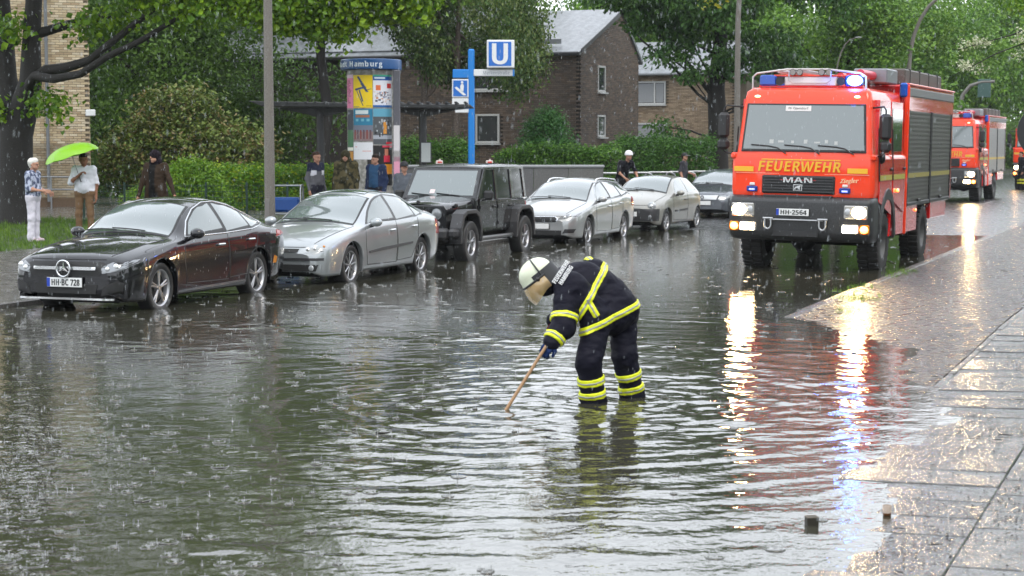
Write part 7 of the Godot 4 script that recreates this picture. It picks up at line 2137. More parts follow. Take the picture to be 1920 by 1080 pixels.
	var ht := Transform3D(hb, hd + up * 0.055 - look * 0.0)
	var shell := mat(L(0.62, 0.66, 0.50), 0.3)
	var prof := []
	for k in 10:
		var a := PI * 0.5 * k / 9.0
		prof.append(Vector2(maxf(cos(a), 0.001) * 0.142, sin(a) * 0.128))
	prof.push_front(Vector2(0.150, -0.035))
	prof.push_front(Vector2(0.156, -0.04))
	var he := obj("helmet", M.new().lathe(prof, 28, ht * Transform3D(Basis.from_scale(Vector3(0.93, 1, 1.08)), Vector3.ZERO)), shell, t)
	var sb := []
	for k in 17:
		var a := lerpf(-0.15, PI + 0.15, k / 16.0)
		sb.append(ht * Vector3(cos(a) * 0.139, sin(a) * 0.134 - 0.01, 0.035))
	obj("helmet_seam", M.new().tube(sb, 0.008, 6), mat(L(0.02, 0.02, 0.02), 0.4), he)
	var rb := []
	for k in 17:
		var a := lerpf(-0.35, PI + 0.35, k / 16.0)
		rb.append(ht * Vector3(cos(a) * 0.15, -0.035, -sin(a) * 0.165))
	obj("visor_hinge_band", M.new().tube(rb, 0.010, 6), mat(L(0.02, 0.02, 0.02), 0.35), he)
	var vis := M.new()
	var vr := []
	for j in 7:
		var row := PackedVector3Array()
		for k in 21:
			var a := lerpf(-0.30, PI + 0.30, k / 20.0)
			var rr := 0.152 + 0.018 * sin(PI * j / 6.0)
			var drop := 0.165 * j / 6.0 * (0.62 + 0.38 * sin(clampf(a, 0.0, PI)))
			row.append(ht * Vector3(cos(a) * rr, -0.045 - drop, -sin(a) * (rr + 0.012)))
		vr.append(row)
	vis.grid(vr)
	var amber := StandardMaterial3D.new()
	amber.albedo_color = Color(0.96, 0.82, 0.58, 0.36); amber.transparency = BaseMaterial3D.TRANSPARENCY_ALPHA; amber.roughness = 0.08; amber.metallic_specular = 0.7; amber.metallic = 0.1
	obj("visor", vis, amber, he)
	for s in [-1.0, 1.0]: obj("visor_pivot", M.new().ball(ht * Vector3(s * 0.15, -0.035, -0.01), Vector3(0.02, 0.02, 0.02), 10, 6), mat(L(0.02, 0.02, 0.02), 0.4), he)
	var ng := M.new()
	var nr := []
	for j in 6:
		var row := PackedVector3Array()
		for k in 15:
			var a := lerpf(-0.35, PI + 0.35, k / 14.0)
			var rr := 0.148 + 0.012 * j / 5.0
			row.append(ht * Vector3(cos(a) * rr * 0.95, 0.01 - 0.15 * j / 5.0, sin(a) * (rr + 0.01) + 0.01))
		nr.append(row)
	ng.grid(nr, true)
	obj("neck_guard", ng, mat(L(0.02, 0.021, 0.024), 0.6), t)
	obj("collar", blend_mesh([[V.call(-5.08, 1.06, -14.27), V.call(-5.12, 1.07, -14.22), 0.02, 0.018, 0], [V.call(-5.12, 1.07, -14.22), V.call(-5.13, 1.03, -14.10), 0.018, 0.014, 0]], 0.01, 0.02, [Color(0.25, 0.26, 0.27)]), vcol_mat(0.6), t)
	# reflective bands: yellow with a silver middle
	var yel := StandardMaterial3D.new()
	yel.albedo_color = L(0.72, 0.78, 0.012); yel.roughness = 0.5
	var sil := mat(L(0.33, 0.34, 0.30), 0.35, 0.2)
	var band := func(bones: Array, c: Vector3, n: Vector3, extra: Array = [], wd := 0.030) -> void:
		n = n.normalized()
		var near := []
		for b in bones: near.append(b)
		var y := obj("reflective_band", blend_mesh(near, 0.0115, 0.045, [Color.WHITE], [[c, n, wd]] + extra, 0.011, 0.016), yel, t)
		obj("silver_stripe", blend_mesh(near, 0.0115, 0.045, [Color.WHITE], [[c, n, wd * 0.33]] + extra, 0.017, 0.016), sil, y)
	var ax := (shC - hemC).normalized()
	var right := -left
	var n2 := (right * 0.85 + Vector3(0, -0.52, 0)).normalized()
	band.call(torso + [legs[0], legs[4]], hemC + ax * 0.005 + Vector3(0, -0.03, 0), right * -0.40 + Vector3(0, 0.92, 0))
	band.call(torso, V.call(-4.83, 0.90, -14.2), n2)
	band.call([armN[0], armN[1]], elN.lerp(shN, 0.22), shN - elN)
	band.call([armN[1]], wrN.lerp(elN, 0.22), elN - wrN)
	band.call([armF[0]], shF + Vector3(0.03, 0.0, -0.01), (shF - V.call(-5.03, 0.80, -14.33)) + right * 0.25)
	for q in [[legs[1], ankN, kneeN], [legs[5], ankF, kneeF]]:
		for y in [0.07, 0.185]: band.call([q[0]], (q[1] as Vector3).lerp(q[2], (y / 0.36)), (q[2] as Vector3) - (q[1] as Vector3), [], 0.032)
	# short strap between the two torso bands
	band.call(torso, V.call(-4.755, 0.80, -14.0), right * 0.85 + Vector3(0, 0.5, 0), [[V.call(-4.72, 0.80, -13.95), (right * 0.5 + Vector3(0, -0.85, 0)).normalized(), 0.085], [V.call(-4.6, 0.75, -13.9), Vector3(0.36, 0, 0.93), 0.22]], 0.03)
	# lettering on the shoulder
	var white := mat(L(0.70, 0.71, 0.72), 0.5)
	var zc := (right * 0.0 + Vector3(0.363, 0, 0.932) * 0.92 + Vector3(0, 0.36, 0)).normalized()
	var xd := (right * 0.50 + Vector3(0, 0.87, 0)).normalized()
	xd = (xd - zc * xd.dot(zc)).normalized()
	var yd := zc.cross(xd)
	var lt := Transform3D(Basis(xd, yd, zc), V.call(-4.982, 1.078, -13.95))
	text("FEUERWEHR", t, "back_lettering", white, lt * Transform3D(Basis(), Vector3(0.0, 0.026, 0.0)), 0.038, 0.225, 0.012, "Droid Sans", true)
	text("HAMBURG", t, "back_lettering", white, lt * Transform3D(Basis(), Vector3(-0.005, -0.024, 0.004)), 0.038, 0.18, 0.012, "Droid Sans", true)
	# pocket flap, spare-glove clip
	obj("belt_clip", M.new().ball(V.call(-4.87, 0.66, -13.99), Vector3(0.015, 0.03, 0.015), 8, 6), mat(L(0.5, 0.5, 0.5), 0.3, 0.8), t)
	# wooden pole in his hands
	var st := thing("wooden_pole", "light wooden pole the firefighter pushes down into the flooded gully", "pole", Vector3(-5.271, -0.25, -13.376))
	var p0 := Vector3(-0.11, 0.0, 0.17)
	var p1 := Vector3(0.286, 0.89, -0.446)
	obj("shaft", M.new().tube([p0, p0.lerp(p1, 0.3), p0.lerp(p1, 0.6), p1], [0.0145, 0.0145, 0.014, 0.0135], 10), tri_mat(L(0.50, 0.29, 0.14), 0.45, 3.0, T.grain, null, 1.0, null, false), st)

# ------------------------------------------------------------------ street furniture
func lamp_post(label: String, at: Vector3, h: float, r: float, arc: float, group := "street lamp posts along the far kerb") -> void:
	var t := thing("lamp_post", label, "lamp post", at, 0.0, group)
	var conc := tri_mat(L(0.23, 0.21, 0.18), 0.6, 1.0, T.grain, T.fine_bump, 0.4)
	var path := [Vector3(0, -0.2, 0), Vector3(0, h * 0.3, 0), Vector3(0, h * 0.6, 0)]
	var rad := [r, r * 0.88, r * 0.74]
	for k in 7:
		var q := (k + 1) / 7.0
		path.append(Vector3(arc * q * q * 1.0, h * (0.6 + 0.4 * sin(q * PI * 0.5)), 0))
		rad.append(r * lerpf(0.72, 0.42, q))
	obj("mast", M.new().tube(path, rad, 12), conc, t)
	obj("base_sleeve", M.new().lathe([Vector2(r * 1.25, -0.1), Vector2(r * 1.25, 0.5), Vector2(r * 1.05, 0.56)], 14), conc, t)
	obj("door_plate", M.new().box(Vector3(0, 0.9, r * 0.95), Vector3(r * 0.9, 0.4, 0.02), 0.005), mat(L(0.14, 0.13, 0.12), 0.5), t)
	obj("lamp_head", M.new().ball(path[-1] + Vector3(r * 2.6, 0.02, 0), Vector3(r * 3.0, r * 0.7, r * 1.1), 14, 8), mat(L(0.25, 0.25, 0.25), 0.4), t)

func poster(parent: Node, ang: float, y0: float, y1: float, half: float, R: float, img: Image) -> void:
	var m := M.new()
	var rows := []
	for j in 2:
		var row := PackedVector3Array()
		for k in 9:
			var a := ang + lerpf(-half, half, k / 8.0)
			row.append(Vector3(sin(a) * R, y0 if j == 0 else y1, cos(a) * R))
		rows.append(row)
	m.grid(rows, false, false, true)
	var mt := StandardMaterial3D.new()
	mt.albedo_texture = ImageTexture.create_from_image(img)
	mt.roughness = 0.45
	obj("poster", m, mt, parent)

func sheet(w: int, h: int, bg: Color, rects: Array) -> Image:
	var im := Image.create(w, h, false, Image.FORMAT_RGB8)
	im.fill(bg)
	for q in rects: im.fill_rect(Rect2i(q[0], q[1], q[2], q[3]), q[4])
	return im

func furniture() -> void:
	var steel := mat(L(0.33, 0.34, 0.35), 0.3, 0.85)
	var dark := tri_mat(L(0.045, 0.047, 0.05), 0.4, 1.0, T.grain)
	var white := mat(L(0.70, 0.71, 0.72), 0.4)
	var blue := mat(L(0.006, 0.11, 0.42), 0.35)
	var sky_blue := mat(L(0.006, 0.19, 0.58), 0.35)
	# --- advertising column
	var c := thing("advertising_column", "round advertising column plastered with posters under a blue ring sign", "advertising column", Vector3(-19.89, 0.2, -41.23), deg_to_rad(21.3))
	var R := 0.61
	obj("drum", M.new().lathe([Vector2(R + 0.04, -0.1), Vector2(R + 0.04, 0.25), Vector2(R, 0.3), Vector2(R, 3.88)], 40), tri_mat(L(0.50, 0.49, 0.46), 0.6, 1.0, T.patch), c)
	obj("roof", M.new().lathe([Vector2(R + 0.12, 4.09), Vector2(R * 0.6, 4.12), Vector2(0.01, 4.14)], 40), mat(L(0.05, 0.06, 0.07), 0.5), c)
	var rg := obj("ring_sign", M.new().lathe([Vector2(R, 3.83), Vector2(R + 0.15, 3.84), Vector2(R + 0.16, 3.86), Vector2(R + 0.16, 4.08), Vector2(R + 0.14, 4.10), Vector2(R, 4.11)], 40), mat(L(0.008, 0.07, 0.22), 0.3), c)
	var word := "Stadt Hamburg"
	var xa := -1.52
	for k in word.length():
		var ch := word[k]
		var adv: float = {"m": 0.15, "H": 0.15, "S": 0.13, " ": 0.07, "t": 0.075, "r": 0.08, "g": 0.12, "b": 0.125, "u": 0.125, "a": 0.115, "d": 0.125}.get(ch, 0.12)
		xa += adv * 0.5 / 0.82 * 1.12
		if ch != " ":
			var hh: float = {"H": 0.13, "S": 0.135, "b": 0.14, "d": 0.14, "t": 0.12, "g": 0.14}.get(ch, 0.10)
			var dy: float = -0.018 if ch in ["a", "m", "u", "r"] else (-0.04 if ch == "g" else 0.0)
			text(ch, rg, "letter", mat(L(0.62, 0.70, 0.78), 0.4), Transform3D(Basis(Vector3.UP, xa), Vector3(sin(xa) * (R + 0.165), 3.97 + dy, cos(xa) * (R + 0.165))), hh, 0.0, 0.006)
		xa += adv * 0.5 / 0.82 * 1.12
	var yw := Color(0.93, 0.80, 0.05)
	var ink := Color(0.25, 0.33, 0.50)
	var pr := RandomNumberGenerator.new()
	pr.seed = 12
	# abstract figure on yellow
	var im := sheet(96, 150, yw, [[4, 144, 30, 2, ink], [66, 140, 26, 4, Color(0.7, 0.6, 0.1)]])
	for q in [[28, 8, 62, 60, 10], [30, 10, 76, 78, 4], [18, 66, 60, 56, 14], [18, 66, 52, 140, 4], [34, 70, 50, 120, 7], [44, 40, 70, 76, 9], [66, 70, 90, 64, 4]]:
		for s in 60:
			var p := Vector2(q[0], q[1]).lerp(Vector2(q[2], q[3]), s / 59.0)
			im.fill_rect(Rect2i(int(p.x) - q[4] / 2, int(p.y) - q[4] / 4, q[4], maxi(2, q[4] / 2)), ink if s % 9 > 2 else Color(0.12, 0.16, 0.28))
	poster(c, -0.30, 2.89, 3.70, 0.43, R + 0.006, im)
	im = sheet(96, 150, Color(0.86, 0.87, 0.90), [[0, 0, 96, 8, Color(0.25, 0.70, 0.55)], [0, 8, 96, 18, Color(0.10, 0.32, 0.62)], [6, 11, 50, 8, Color(0.85, 0.9, 0.95)], [12, 48, 22, 24, Color(0.85, 0.42, 0.22)], [66, 40, 26, 22, Color(0.75, 0.14, 0.12)], [0, 140, 96, 10, Color(0.10, 0.35, 0.62)]])
	for k in 60: im.fill_rect(Rect2i(pr.randi_range(2, 84), pr.randi_range(74, 130), pr.randi_range(3, 12), pr.randi_range(3, 9)), [Color(0.3, 0.3, 0.36), Color(0.78, 0.55, 0.42), Color(0.55, 0.58, 0.66), Color(0.85, 0.8, 0.78)][pr.randi() % 4])
	poster(c, 0.60, 2.90, 3.71, 0.45, R + 0.006, im)
	im = sheet(64, 150, Color(0.88, 0.50, 0.66), [[0, 0, 64, 16, Color(0.9, 0.78, 0.84)]])
	for k in 26: im.fill_rect(Rect2i(pr.randi_range(4, 20), 26 + k * 4, pr.randi_range(14, 40), 2), Color(0.55, 0.2, 0.36))
	poster(c, -1.02, 2.88, 3.72, 0.27, R + 0.006, im)
	im = sheet(96, 150, Color(0.10, 0.46, 0.60), [[12, 6, 64, 18, Color(0.80, 0.85, 0.86)], [12, 28, 70, 12, Color(0.62, 0.40, 0.30)], [14, 46, 14, 12, Color(0.4, 0.66, 0.74)], [42, 46, 14, 12, Color(0.4, 0.66, 0.74)], [68, 46, 14, 12, Color(0.4, 0.66, 0.74)], [0, 76, 96, 30, Color(0.42, 0.45, 0.52)], [0, 106, 96, 44, Color(0.50, 0.42, 0.42)]])
	for k in 6: im.fill_rect(Rect2i(6 + k * 15, 98, 8, 42), [Color(0.48, 0.22, 0.20), Color(0.35, 0.25, 0.28)][k % 2])
	poster(c, -0.30, 2.06, 2.86, 0.43, R + 0.006, im)
	im = sheet(96, 150, Color(0.36, 0.62, 0.72), [[0, 34, 96, 116, Color(0.30, 0.32, 0.34)], [46, 56, 18, 50, Color(0.82, 0.55, 0.18)], [0, 112, 96, 16, Color(0.62, 0.64, 0.68)], [60, 140, 36, 10, Color(0.75, 0.15, 0.2)]])
	for k in 30: im.fill_rect(Rect2i(pr.randi_range(0, 90), pr.randi_range(38, 108), pr.randi_range(3, 9), pr.randi_range(4, 14)), [Color(0.7, 0.72, 0.74), Color(0.12, 0.12, 0.14), Color(0.45, 0.48, 0.5)][pr.randi() % 3])
	poster(c, 0.60, 1.98, 2.87, 0.45, R + 0.006, im)
	im = sheet(96, 120, Color(0.84, 0.85, 0.87), [[10, 30, 10, 4, Color(0.8, 0.3, 0.3)], [48, 60, 40, 3, Color(0.8, 0.35, 0.25)]])
	poster(c, -0.30, 1.60, 2.03, 0.43, R + 0.007, im)
	im = sheet(110, 120, Color(0.06, 0.05, 0.05), [[70, 10, 18, 20, Color(0.72, 0.45, 0.35)], [66, 30, 30, 20, Color(0.75, 0.15, 0.25)], [70, 56, 40, 30, Color(0.8, 0.52, 0.1)], [14, 26, 16, 40, Color(0.42, 0.30, 0.2)], [20, 62, 14, 22, Color(0.6, 0.65, 0.7)], [60, 0, 50, 6, Color(0.8, 0.2, 0.3)]])
	poster(c, 0.48, 0.95, 1.95, 0.58, R + 0.006, im)
	im = sheet(50, 160, Color(0.2, 0.22, 0.28), [[0, 60, 50, 50, Color(0.25, 0.45, 0.3)], [0, 112, 50, 10, Color(0.9, 0.9, 0.85)], [0, 124, 50, 36, Color(0.72, 0.5, 0.15)]])
	poster(c, -1.0, 1.5, 2.84, 0.24, R + 0.006, im)
	# cable duct beside the column, covered in stickers
	var du := obj("side_duct", M.new().box(Vector3(R * 0.90 + 0.12, 1.9, 0.42), Vector3(0.17, 3.86, 0.17), 0.02), mat(L(0.10, 0.10, 0.12), 0.5), c)
	for q in [[2.0, 0.9, L(0.62, 0.60, 0.62)], [1.42, 0.5, L(0.68, 0.30, 0.42)], [1.16, 0.16, L(0.08, 0.12, 0.42)], [0.72, 0.55, L(0.50, 0.28, 0.16)], [1.72, 0.2, L(0.65, 0.64, 0.62)]]:
		obj("sticker", M.new().box(Vector3(R * 0.90 + 0.12, q[0], 0.508), Vector3(0.15, q[1], 0.006)), mat(q[2], 0.5), du)
	# --- station shelter
	var s := thing("station_shelter", "low dark steel shelter with flat slatted roof behind the advertising column", "shelter", Vector3(-23.6, 0.2, -47.8), deg_to_rad(21.3))
	for x in [-1.02, 2.0]:
		var po := obj("post", M.new().cyl(Vector3(x, -0.1, 0), Vector3(x, 2.95, 0), 0.115, -1, 14), dark, s)
		obj("bracket", M.new().prism([Vector2(-1.3, 3.06), Vector2(-0.1, 2.8), Vector2(0.1, 2.8), Vector2(1.3, 3.06)], -0.05, 0.05, Transform3D(Basis(), Vector3(x, 0, 0)), 0.008), dark, po)
	var rf := obj("roof", M.new().prism([Vector2(-3.0, 3.24), Vector2(-2.6, 3.08), Vector2(3.0, 3.02), Vector2(3.5, 3.06), Vector2(3.4, 3.14), Vector2(0.5, 3.17)], -1.0, 1.0, Transform3D(), 0.02), dark, s)
	for k in 22: obj("slat", M.new().box(Vector3(-2.4 + 0.27 * k, 3.19, 0.0), Vector3(0.08, 0.06, 2.1), 0.008), dark, rf)
	var nb := obj("notice_board", M.new().box(Vector3(2.10, 1.75, 0.22), Vector3(0.32, 0.62, 0.06), 0.01), dark, s)
	obj("notice_sheet", M.new().box(Vector3(2.10, 1.75, 0.253), Vector3(0.27, 0.56, 0.006)), mat(L(0.42, 0.45, 0.45), 0.4), nb)
	# --- U sign
	var u := thing("station_sign", "blue station sign pole with white U cube, name board and escalator pictogram", "sign", Vector3(-22.74, 0.2, -54.66), deg_to_rad(21.3))
	obj("pole", M.new().box(Vector3(0, 2.55, 0), Vector3(0.21, 5.1, 0.16), 0.04), sky_blue, u)
	obj("arm", M.new().box(Vector3(-0.30, 4.30, 0), Vector3(0.62, 0.28, 0.15), 0.02), sky_blue, u)
	var cube := obj("cube_sign", M.new().box(Vector3(0.96, 4.93, -0.05), Vector3(0.90, 0.90, 0.7), 0.02), white, u)
	obj("cube_face", M.new().box(Vector3(0.94, 4.93, 0.302), Vector3(0.74, 0.78, 0.012), 0.003), mat(L(0.008, 0.13, 0.50), 0.3), cube)
	text("U", cube, "letter", white, Transform3D(Basis(), Vector3(0.94, 4.93, 0.312)), 0.68, 0.52, 0.01)
	var nbd := obj("name_board", M.new().box(Vector3(0.72, 4.33, 0.02), Vector3(1.28, 0.22, 0.14), 0.015), white, u)
	text("Merkenstraße", nbd, "name_lettering", mat(L(0.30, 0.32, 0.36), 0.5), Transform3D(Basis(), Vector3(0.82, 4.33, 0.093)), 0.12, 0.86, 0.004, "Droid Sans", false)
	obj("board_end", M.new().box(Vector3(1.38, 4.33, 0.02), Vector3(0.06, 0.225, 0.145), 0.01), sky_blue, nbd)
	var ps := obj("pictogram_sign", M.new().box(Vector3(-0.36, 3.82, 0.03), Vector3(0.54, 0.60, 0.12), 0.015), white, u)
	obj("pictogram_face", M.new().box(Vector3(-0.36, 3.82, 0.092), Vector3(0.46, 0.52, 0.012), 0.003), mat(L(0.008, 0.13, 0.50), 0.3), ps)
	var fg := M.new()
	var ft := Transform3D(Basis(), Vector3(-0.36, 3.82, 0))
	fg.prism([Vector2(-0.19, 0.02), Vector2(-0.12, 0.06), Vector2(0.16, -0.18), Vector2(0.20, -0.22), Vector2(0.10, -0.23)], 0.099, 0.106, ft)
	fg.prism([Vector2(0.0, -0.06), Vector2(0.10, -0.1), Vector2(0.12, 0.08), Vector2(0.09, 0.14), Vector2(0.03, 0.14), Vector2(0.0, 0.08)], 0.1065, 0.112, ft)
	fg.ball(ft * Vector3(0.06, 0.19, 0.102), Vector3(0.042, 0.045, 0.01), 12, 6)
	obj("figure", fg, white, ps)
	obj("lower_board", M.new().box(Vector3(-0.36, 3.40, 0.03), Vector3(0.54, 0.20, 0.1), 0.01), white, u)
	obj("bottom_board", M.new().box(Vector3(-0.31, 3.13, 0.03), Vector3(0.44, 0.2, 0.1), 0.01), white, u)
	obj("red_stripe", M.new().box(Vector3(-0.31, 3.22, 0.083), Vector3(0.42, 0.03, 0.006)), mat(L(0.5, 0.03, 0.03), 0.5), u)
	# --- parapet of the station stairs
	var w := thing("stone_parapet", "long grey stone parapet of the station stairs behind the off-roader", "wall", Vector3(-21.3, 0.2, -53.6), deg_to_rad(21.3))
	for k in 6: obj("panel", M.new().box(Vector3(-2.86 + 1.12 * k, 0.62, 0), Vector3(1.11, 1.24, 0.26), 0.008), tri_mat(L(0.17 + 0.01 * (k % 3), 0.17 + 0.01 * (k % 3), 0.175), 0.4, 0.8, T.grain, T.rough_bump, 0.2), w)
	obj("coping", M.new().box(Vector3(-0.06, 1.29, 0), Vector3(6.78, 0.10, 0.34), 0.03), mat(L(0.24, 0.25, 0.26), 0.3), w)
	for k in 2:
		var bl := thing("barrier_lamp", ["red and white warning lamp on the parapet over the off-roader's windscreen", "red and white warning lamp on the parapet beside the sign pole", "small red and white warning lamp on the parapet behind the off-roader's roof"][k], "warning lamp", Vector3(-21.3, 1.54, -53.6) + Basis(Vector3.UP, deg_to_rad(21.3)) * Vector3([-1.95, -0.35, -1.2][k], 0, 0), deg_to_rad(21.3), "warning lamps on the parapet")
		bl.scale = Vector3.ONE * 0.75
		obj("housing", M.new().box(Vector3(0, 0.10, 0), Vector3(0.30, 0.18, 0.14), 0.03), mat(L(0.62, 0.55, 0.52), 0.5), bl)
		obj("red_lens", M.new().box(Vector3(0.02, 0.11, 0.075), Vector3(0.18, 0.07, 0.02), 0.01), mat(L(0.6, 0.04, 0.03), 0.3), bl)
		obj("knob", M.new().cyl(Vector3(0.02, 0.18, 0), Vector3(0.02, 0.25, 0), 0.04, -1, 10), mat(L(0.6, 0.5, 0.48), 0.5), bl)
	# --- bicycle stands
	var places := [[-18.35, -55.6], [-17.75, -56.9], [-17.35, -58.2], [-17.0, -59.5], [-16.7, -60.8]]
	for k in places.size():
		var b := thing("bike_stand", ["hoop bike stand nearest the stone parapet", "second hoop bike stand from the parapet", "middle hoop bike stand behind the cyclist", "fourth hoop bike stand from the parapet", "last hoop bike stand before the oak hedge"][k], "bike stand", Vector3(places[k][0], 0.2, places[k][1]), deg_to_rad(21.3), "hoop bike stands")
		obj("hoop", M.new().tube([Vector3(-0.52, -0.1, 0), Vector3(-0.52, 0.88, 0), Vector3(-0.47, 1.0, 0), Vector3(-0.36, 1.06, 0), Vector3(0.36, 1.06, 0), Vector3(0.47, 1.0, 0), Vector3(0.52, 0.88, 0), Vector3(0.52, -0.1, 0)], 0.035, 8), steel, b)
		for x in [-0.52, 0.52]: obj("foot_plate", M.new().cyl(Vector3(x, -0.02, 0), Vector3(x, 0.02, 0), 0.08, -1, 12), steel, b)
	# --- blue hand cart by the lamp post
	var ct := thing("hand_cart", "grey tube trolley with blue tarpaulin box beside the concrete lamp post", "cart", Vector3(-20.75, 0.22, -38.2), deg_to_rad(21.3))
	obj("tarpaulin_box", M.new().box(Vector3(0.05, 0.52, 0), Vector3(0.66, 0.34, 0.5), 0.05), tri_mat(L(0.01, 0.10, 0.42), 0.5, 2.0, T.grain, T.rough_bump, 0.6), ct)
	obj("tray", M.new().box(Vector3(0.05, 0.31, 0), Vector3(0.8, 0.05, 0.55), 0.01), steel, ct)
	for x in [-0.42, 0.42]: obj("side_hoop", M.new().tube([Vector3(x, 0.3, -0.25), Vector3(x, 0.92, -0.25), Vector3(x, 0.98, -0.18), Vector3(x, 0.98, 0.18), Vector3(x, 0.92, 0.25), Vector3(x, 0.3, 0.25)], 0.022, 8), steel, ct)
	obj("push_bar", M.new().cyl(Vector3(-0.42, 0.97, 0.0), Vector3(0.42, 0.97, 0.0), 0.022, -1, 8), steel, ct)
	for x in [-0.33, 0.38]:
		for z in [-0.2, 0.2]: obj("castor", M.new().cyl(Vector3(x, 0.09, z - 0.02), Vector3(x, 0.09, z + 0.02), 0.09, -1, 14).cyl(Vector3(x, 0.09, z), Vector3(x, 0.3, z), 0.015, -1, 6), mat(L(0.02, 0.02, 0.02), 0.6), ct)
	# --- lamp posts, signal mast, signs
	lamp_post("concrete lamp post standing between the black coupe and the silver saloon", Vector3(-15.5, 0.1, -28.0), 8.5, 0.098, 1.6)
	lamp_post("lamp post rising beside the near truck's mirror", Vector3(-13.05, 0.1, -51.6), 9.5, 0.105, 2.0)
	lamp_post("curved lamp post arching behind the near truck's roof locker", Vector3(-13.2, 0.1, -84.0), 9.2, 0.14, 2.6)
	lamp_post("thin distant lamp post over the near truck's beacon", Vector3(-15.5, 0.1, -78.3), 6.7, 0.05, 0.9)
	var sm := thing("signal_mast", "grey curved traffic signal mast arching over the road behind the second truck", "traffic signal", Vector3(-13.2, 0.05, -101.5))
	obj("mast", M.new().tube([Vector3(0, -0.2, 0), Vector3(0, 3.0, 0), Vector3(0.02, 4.0, 0), Vector3(0.2, 4.9, 0), Vector3(0.6, 5.4, 0), Vector3(1.2, 5.6, 0), Vector3(1.9, 5.62, 0)], [0.15, 0.13, 0.12, 0.11, 0.10, 0.09, 0.08], 10), tri_mat(L(0.26, 0.25, 0.23), 0.5, 1.0, T.grain), sm)
	var sg := obj("signal_head", M.new().box(Vector3(1.35, 5.25, 0), Vector3(0.7, 1.0, 0.12), 0.03), mat(L(0.04, 0.09, 0.08), 0.5), sm)
	obj("signal_box", M.new().box(Vector3(1.35, 5.25, -0.2), Vector3(0.35, 0.9, 0.3), 0.03), mat(L(0.03, 0.05, 0.05), 0.5), sg)
	var rs := thing("round_traffic_sign", "back of a round traffic sign on a post at the picture's edge", "traffic sign", Vector3(-2.03, 0.0, -24.0), deg_to_rad(10))
	obj("disc", M.new().cyl(Vector3(0, 2.31, 0), Vector3(0, 2.31, 0.03), 0.35, -1, 36), mat(L(0.02, 0.021, 0.022), 0.5), rs)
	obj("post", M.new().cyl(Vector3(0, -0.1, -0.04), Vector3(0, 2.75, -0.04), 0.03, -1, 10), steel, rs)
	obj("clamp", M.new().box(Vector3(0, 2.31, -0.02), Vector3(0.5, 0.04, 0.04), 0.005), steel, rs)
	var sp := thing("thin_pole", "thin grey pole standing behind the second truck near the blossoming branch", "pole", Vector3(-5.6, 0.05, -78.0))
	obj("shaft", M.new().cyl(Vector3(0, -0.1, 0), Vector3(0, 5.6, 0), 0.085, 0.06, 10), mat(L(0.12, 0.13, 0.14), 0.5), sp)
	obj("cap", M.new().ball(Vector3(0, 5.6, 0), Vector3(0.07, 0.05, 0.07)), mat(L(0.12, 0.13, 0.14), 0.5), sp)
	# --- dark green garden fence behind the hooded man
	var fe := thing("wire_fence", "dark green wire mesh fence in front of the bright bush", "fence", Vector3(-23.6, 0.2, -38.2), deg_to_rad(21.3))
	var fm := mat(L(0.012, 0.045, 0.028), 0.5)
	for k in 6: obj("fence_post", M.new().box(Vector3(-2.4 + 1.0 * k, 0.5, 0), Vector3(0.05, 1.1, 0.05), 0.005), fm, fe)
	for k in 7: obj("rail", M.new().cyl(Vector3(-2.4, 0.12 + 0.14 * k, 0.03), Vector3(2.6, 0.12 + 0.14 * k, 0.03), 0.006, -1, 5), fm, fe)
	for k in 50: obj("wire", M.new().cyl(Vector3(-2.4 + 0.1 * k, 0.08, 0.035), Vector3(-2.4 + 0.1 * k, 1.0, 0.035), 0.004, -1, 4), fm, fe)
	# --- litter floating at the water's edge
	var box := thing("floating_carton", "small dark square carton floating in the bright water by the pavement", "carton", Vector3(-2.05, -0.02, -9.89), deg_to_rad(30))
	box.scale = Vector3.ONE * 0.8
	obj("carton_body", M.new().box(Vector3(0, 0.04, 0), Vector3(0.085, 0.09, 0.07), 0.006), mat(L(0.025, 0.022, 0.015), 0.5), box)
	obj("carton_rim", M.new().tube([Vector3(-0.04, 0.087, -0.032), Vector3(0.04, 0.087, -0.032), Vector3(0.04, 0.087, 0.032), Vector3(-0.04, 0.087, 0.032), Vector3(-0.04, 0.087, -0.032)], 0.005, 6), mat(L(0.16, 0.14, 0.11), 0.5), box)
	var cup := thing("paper_cup", "small whitish paper cup with brown base lying at the water's edge", "cup", Vector3(-1.70, 0.005, -10.31))
	obj("cup_wall", M.new().lathe([Vector2(0.022, 0.0), Vector2(0.024, 0.02), Vector2(0.027, 0.055), Vector2(0.025, 0.056)], 16), mat(L(0.55, 0.45, 0.38), 0.5), cup)
	obj("cup_base", M.new().lathe([Vector2(0.001, -0.004), Vector2(0.023, -0.004), Vector2(0.0245, 0.012)], 16), mat(L(0.16, 0.06, 0.02), 0.5), cup)

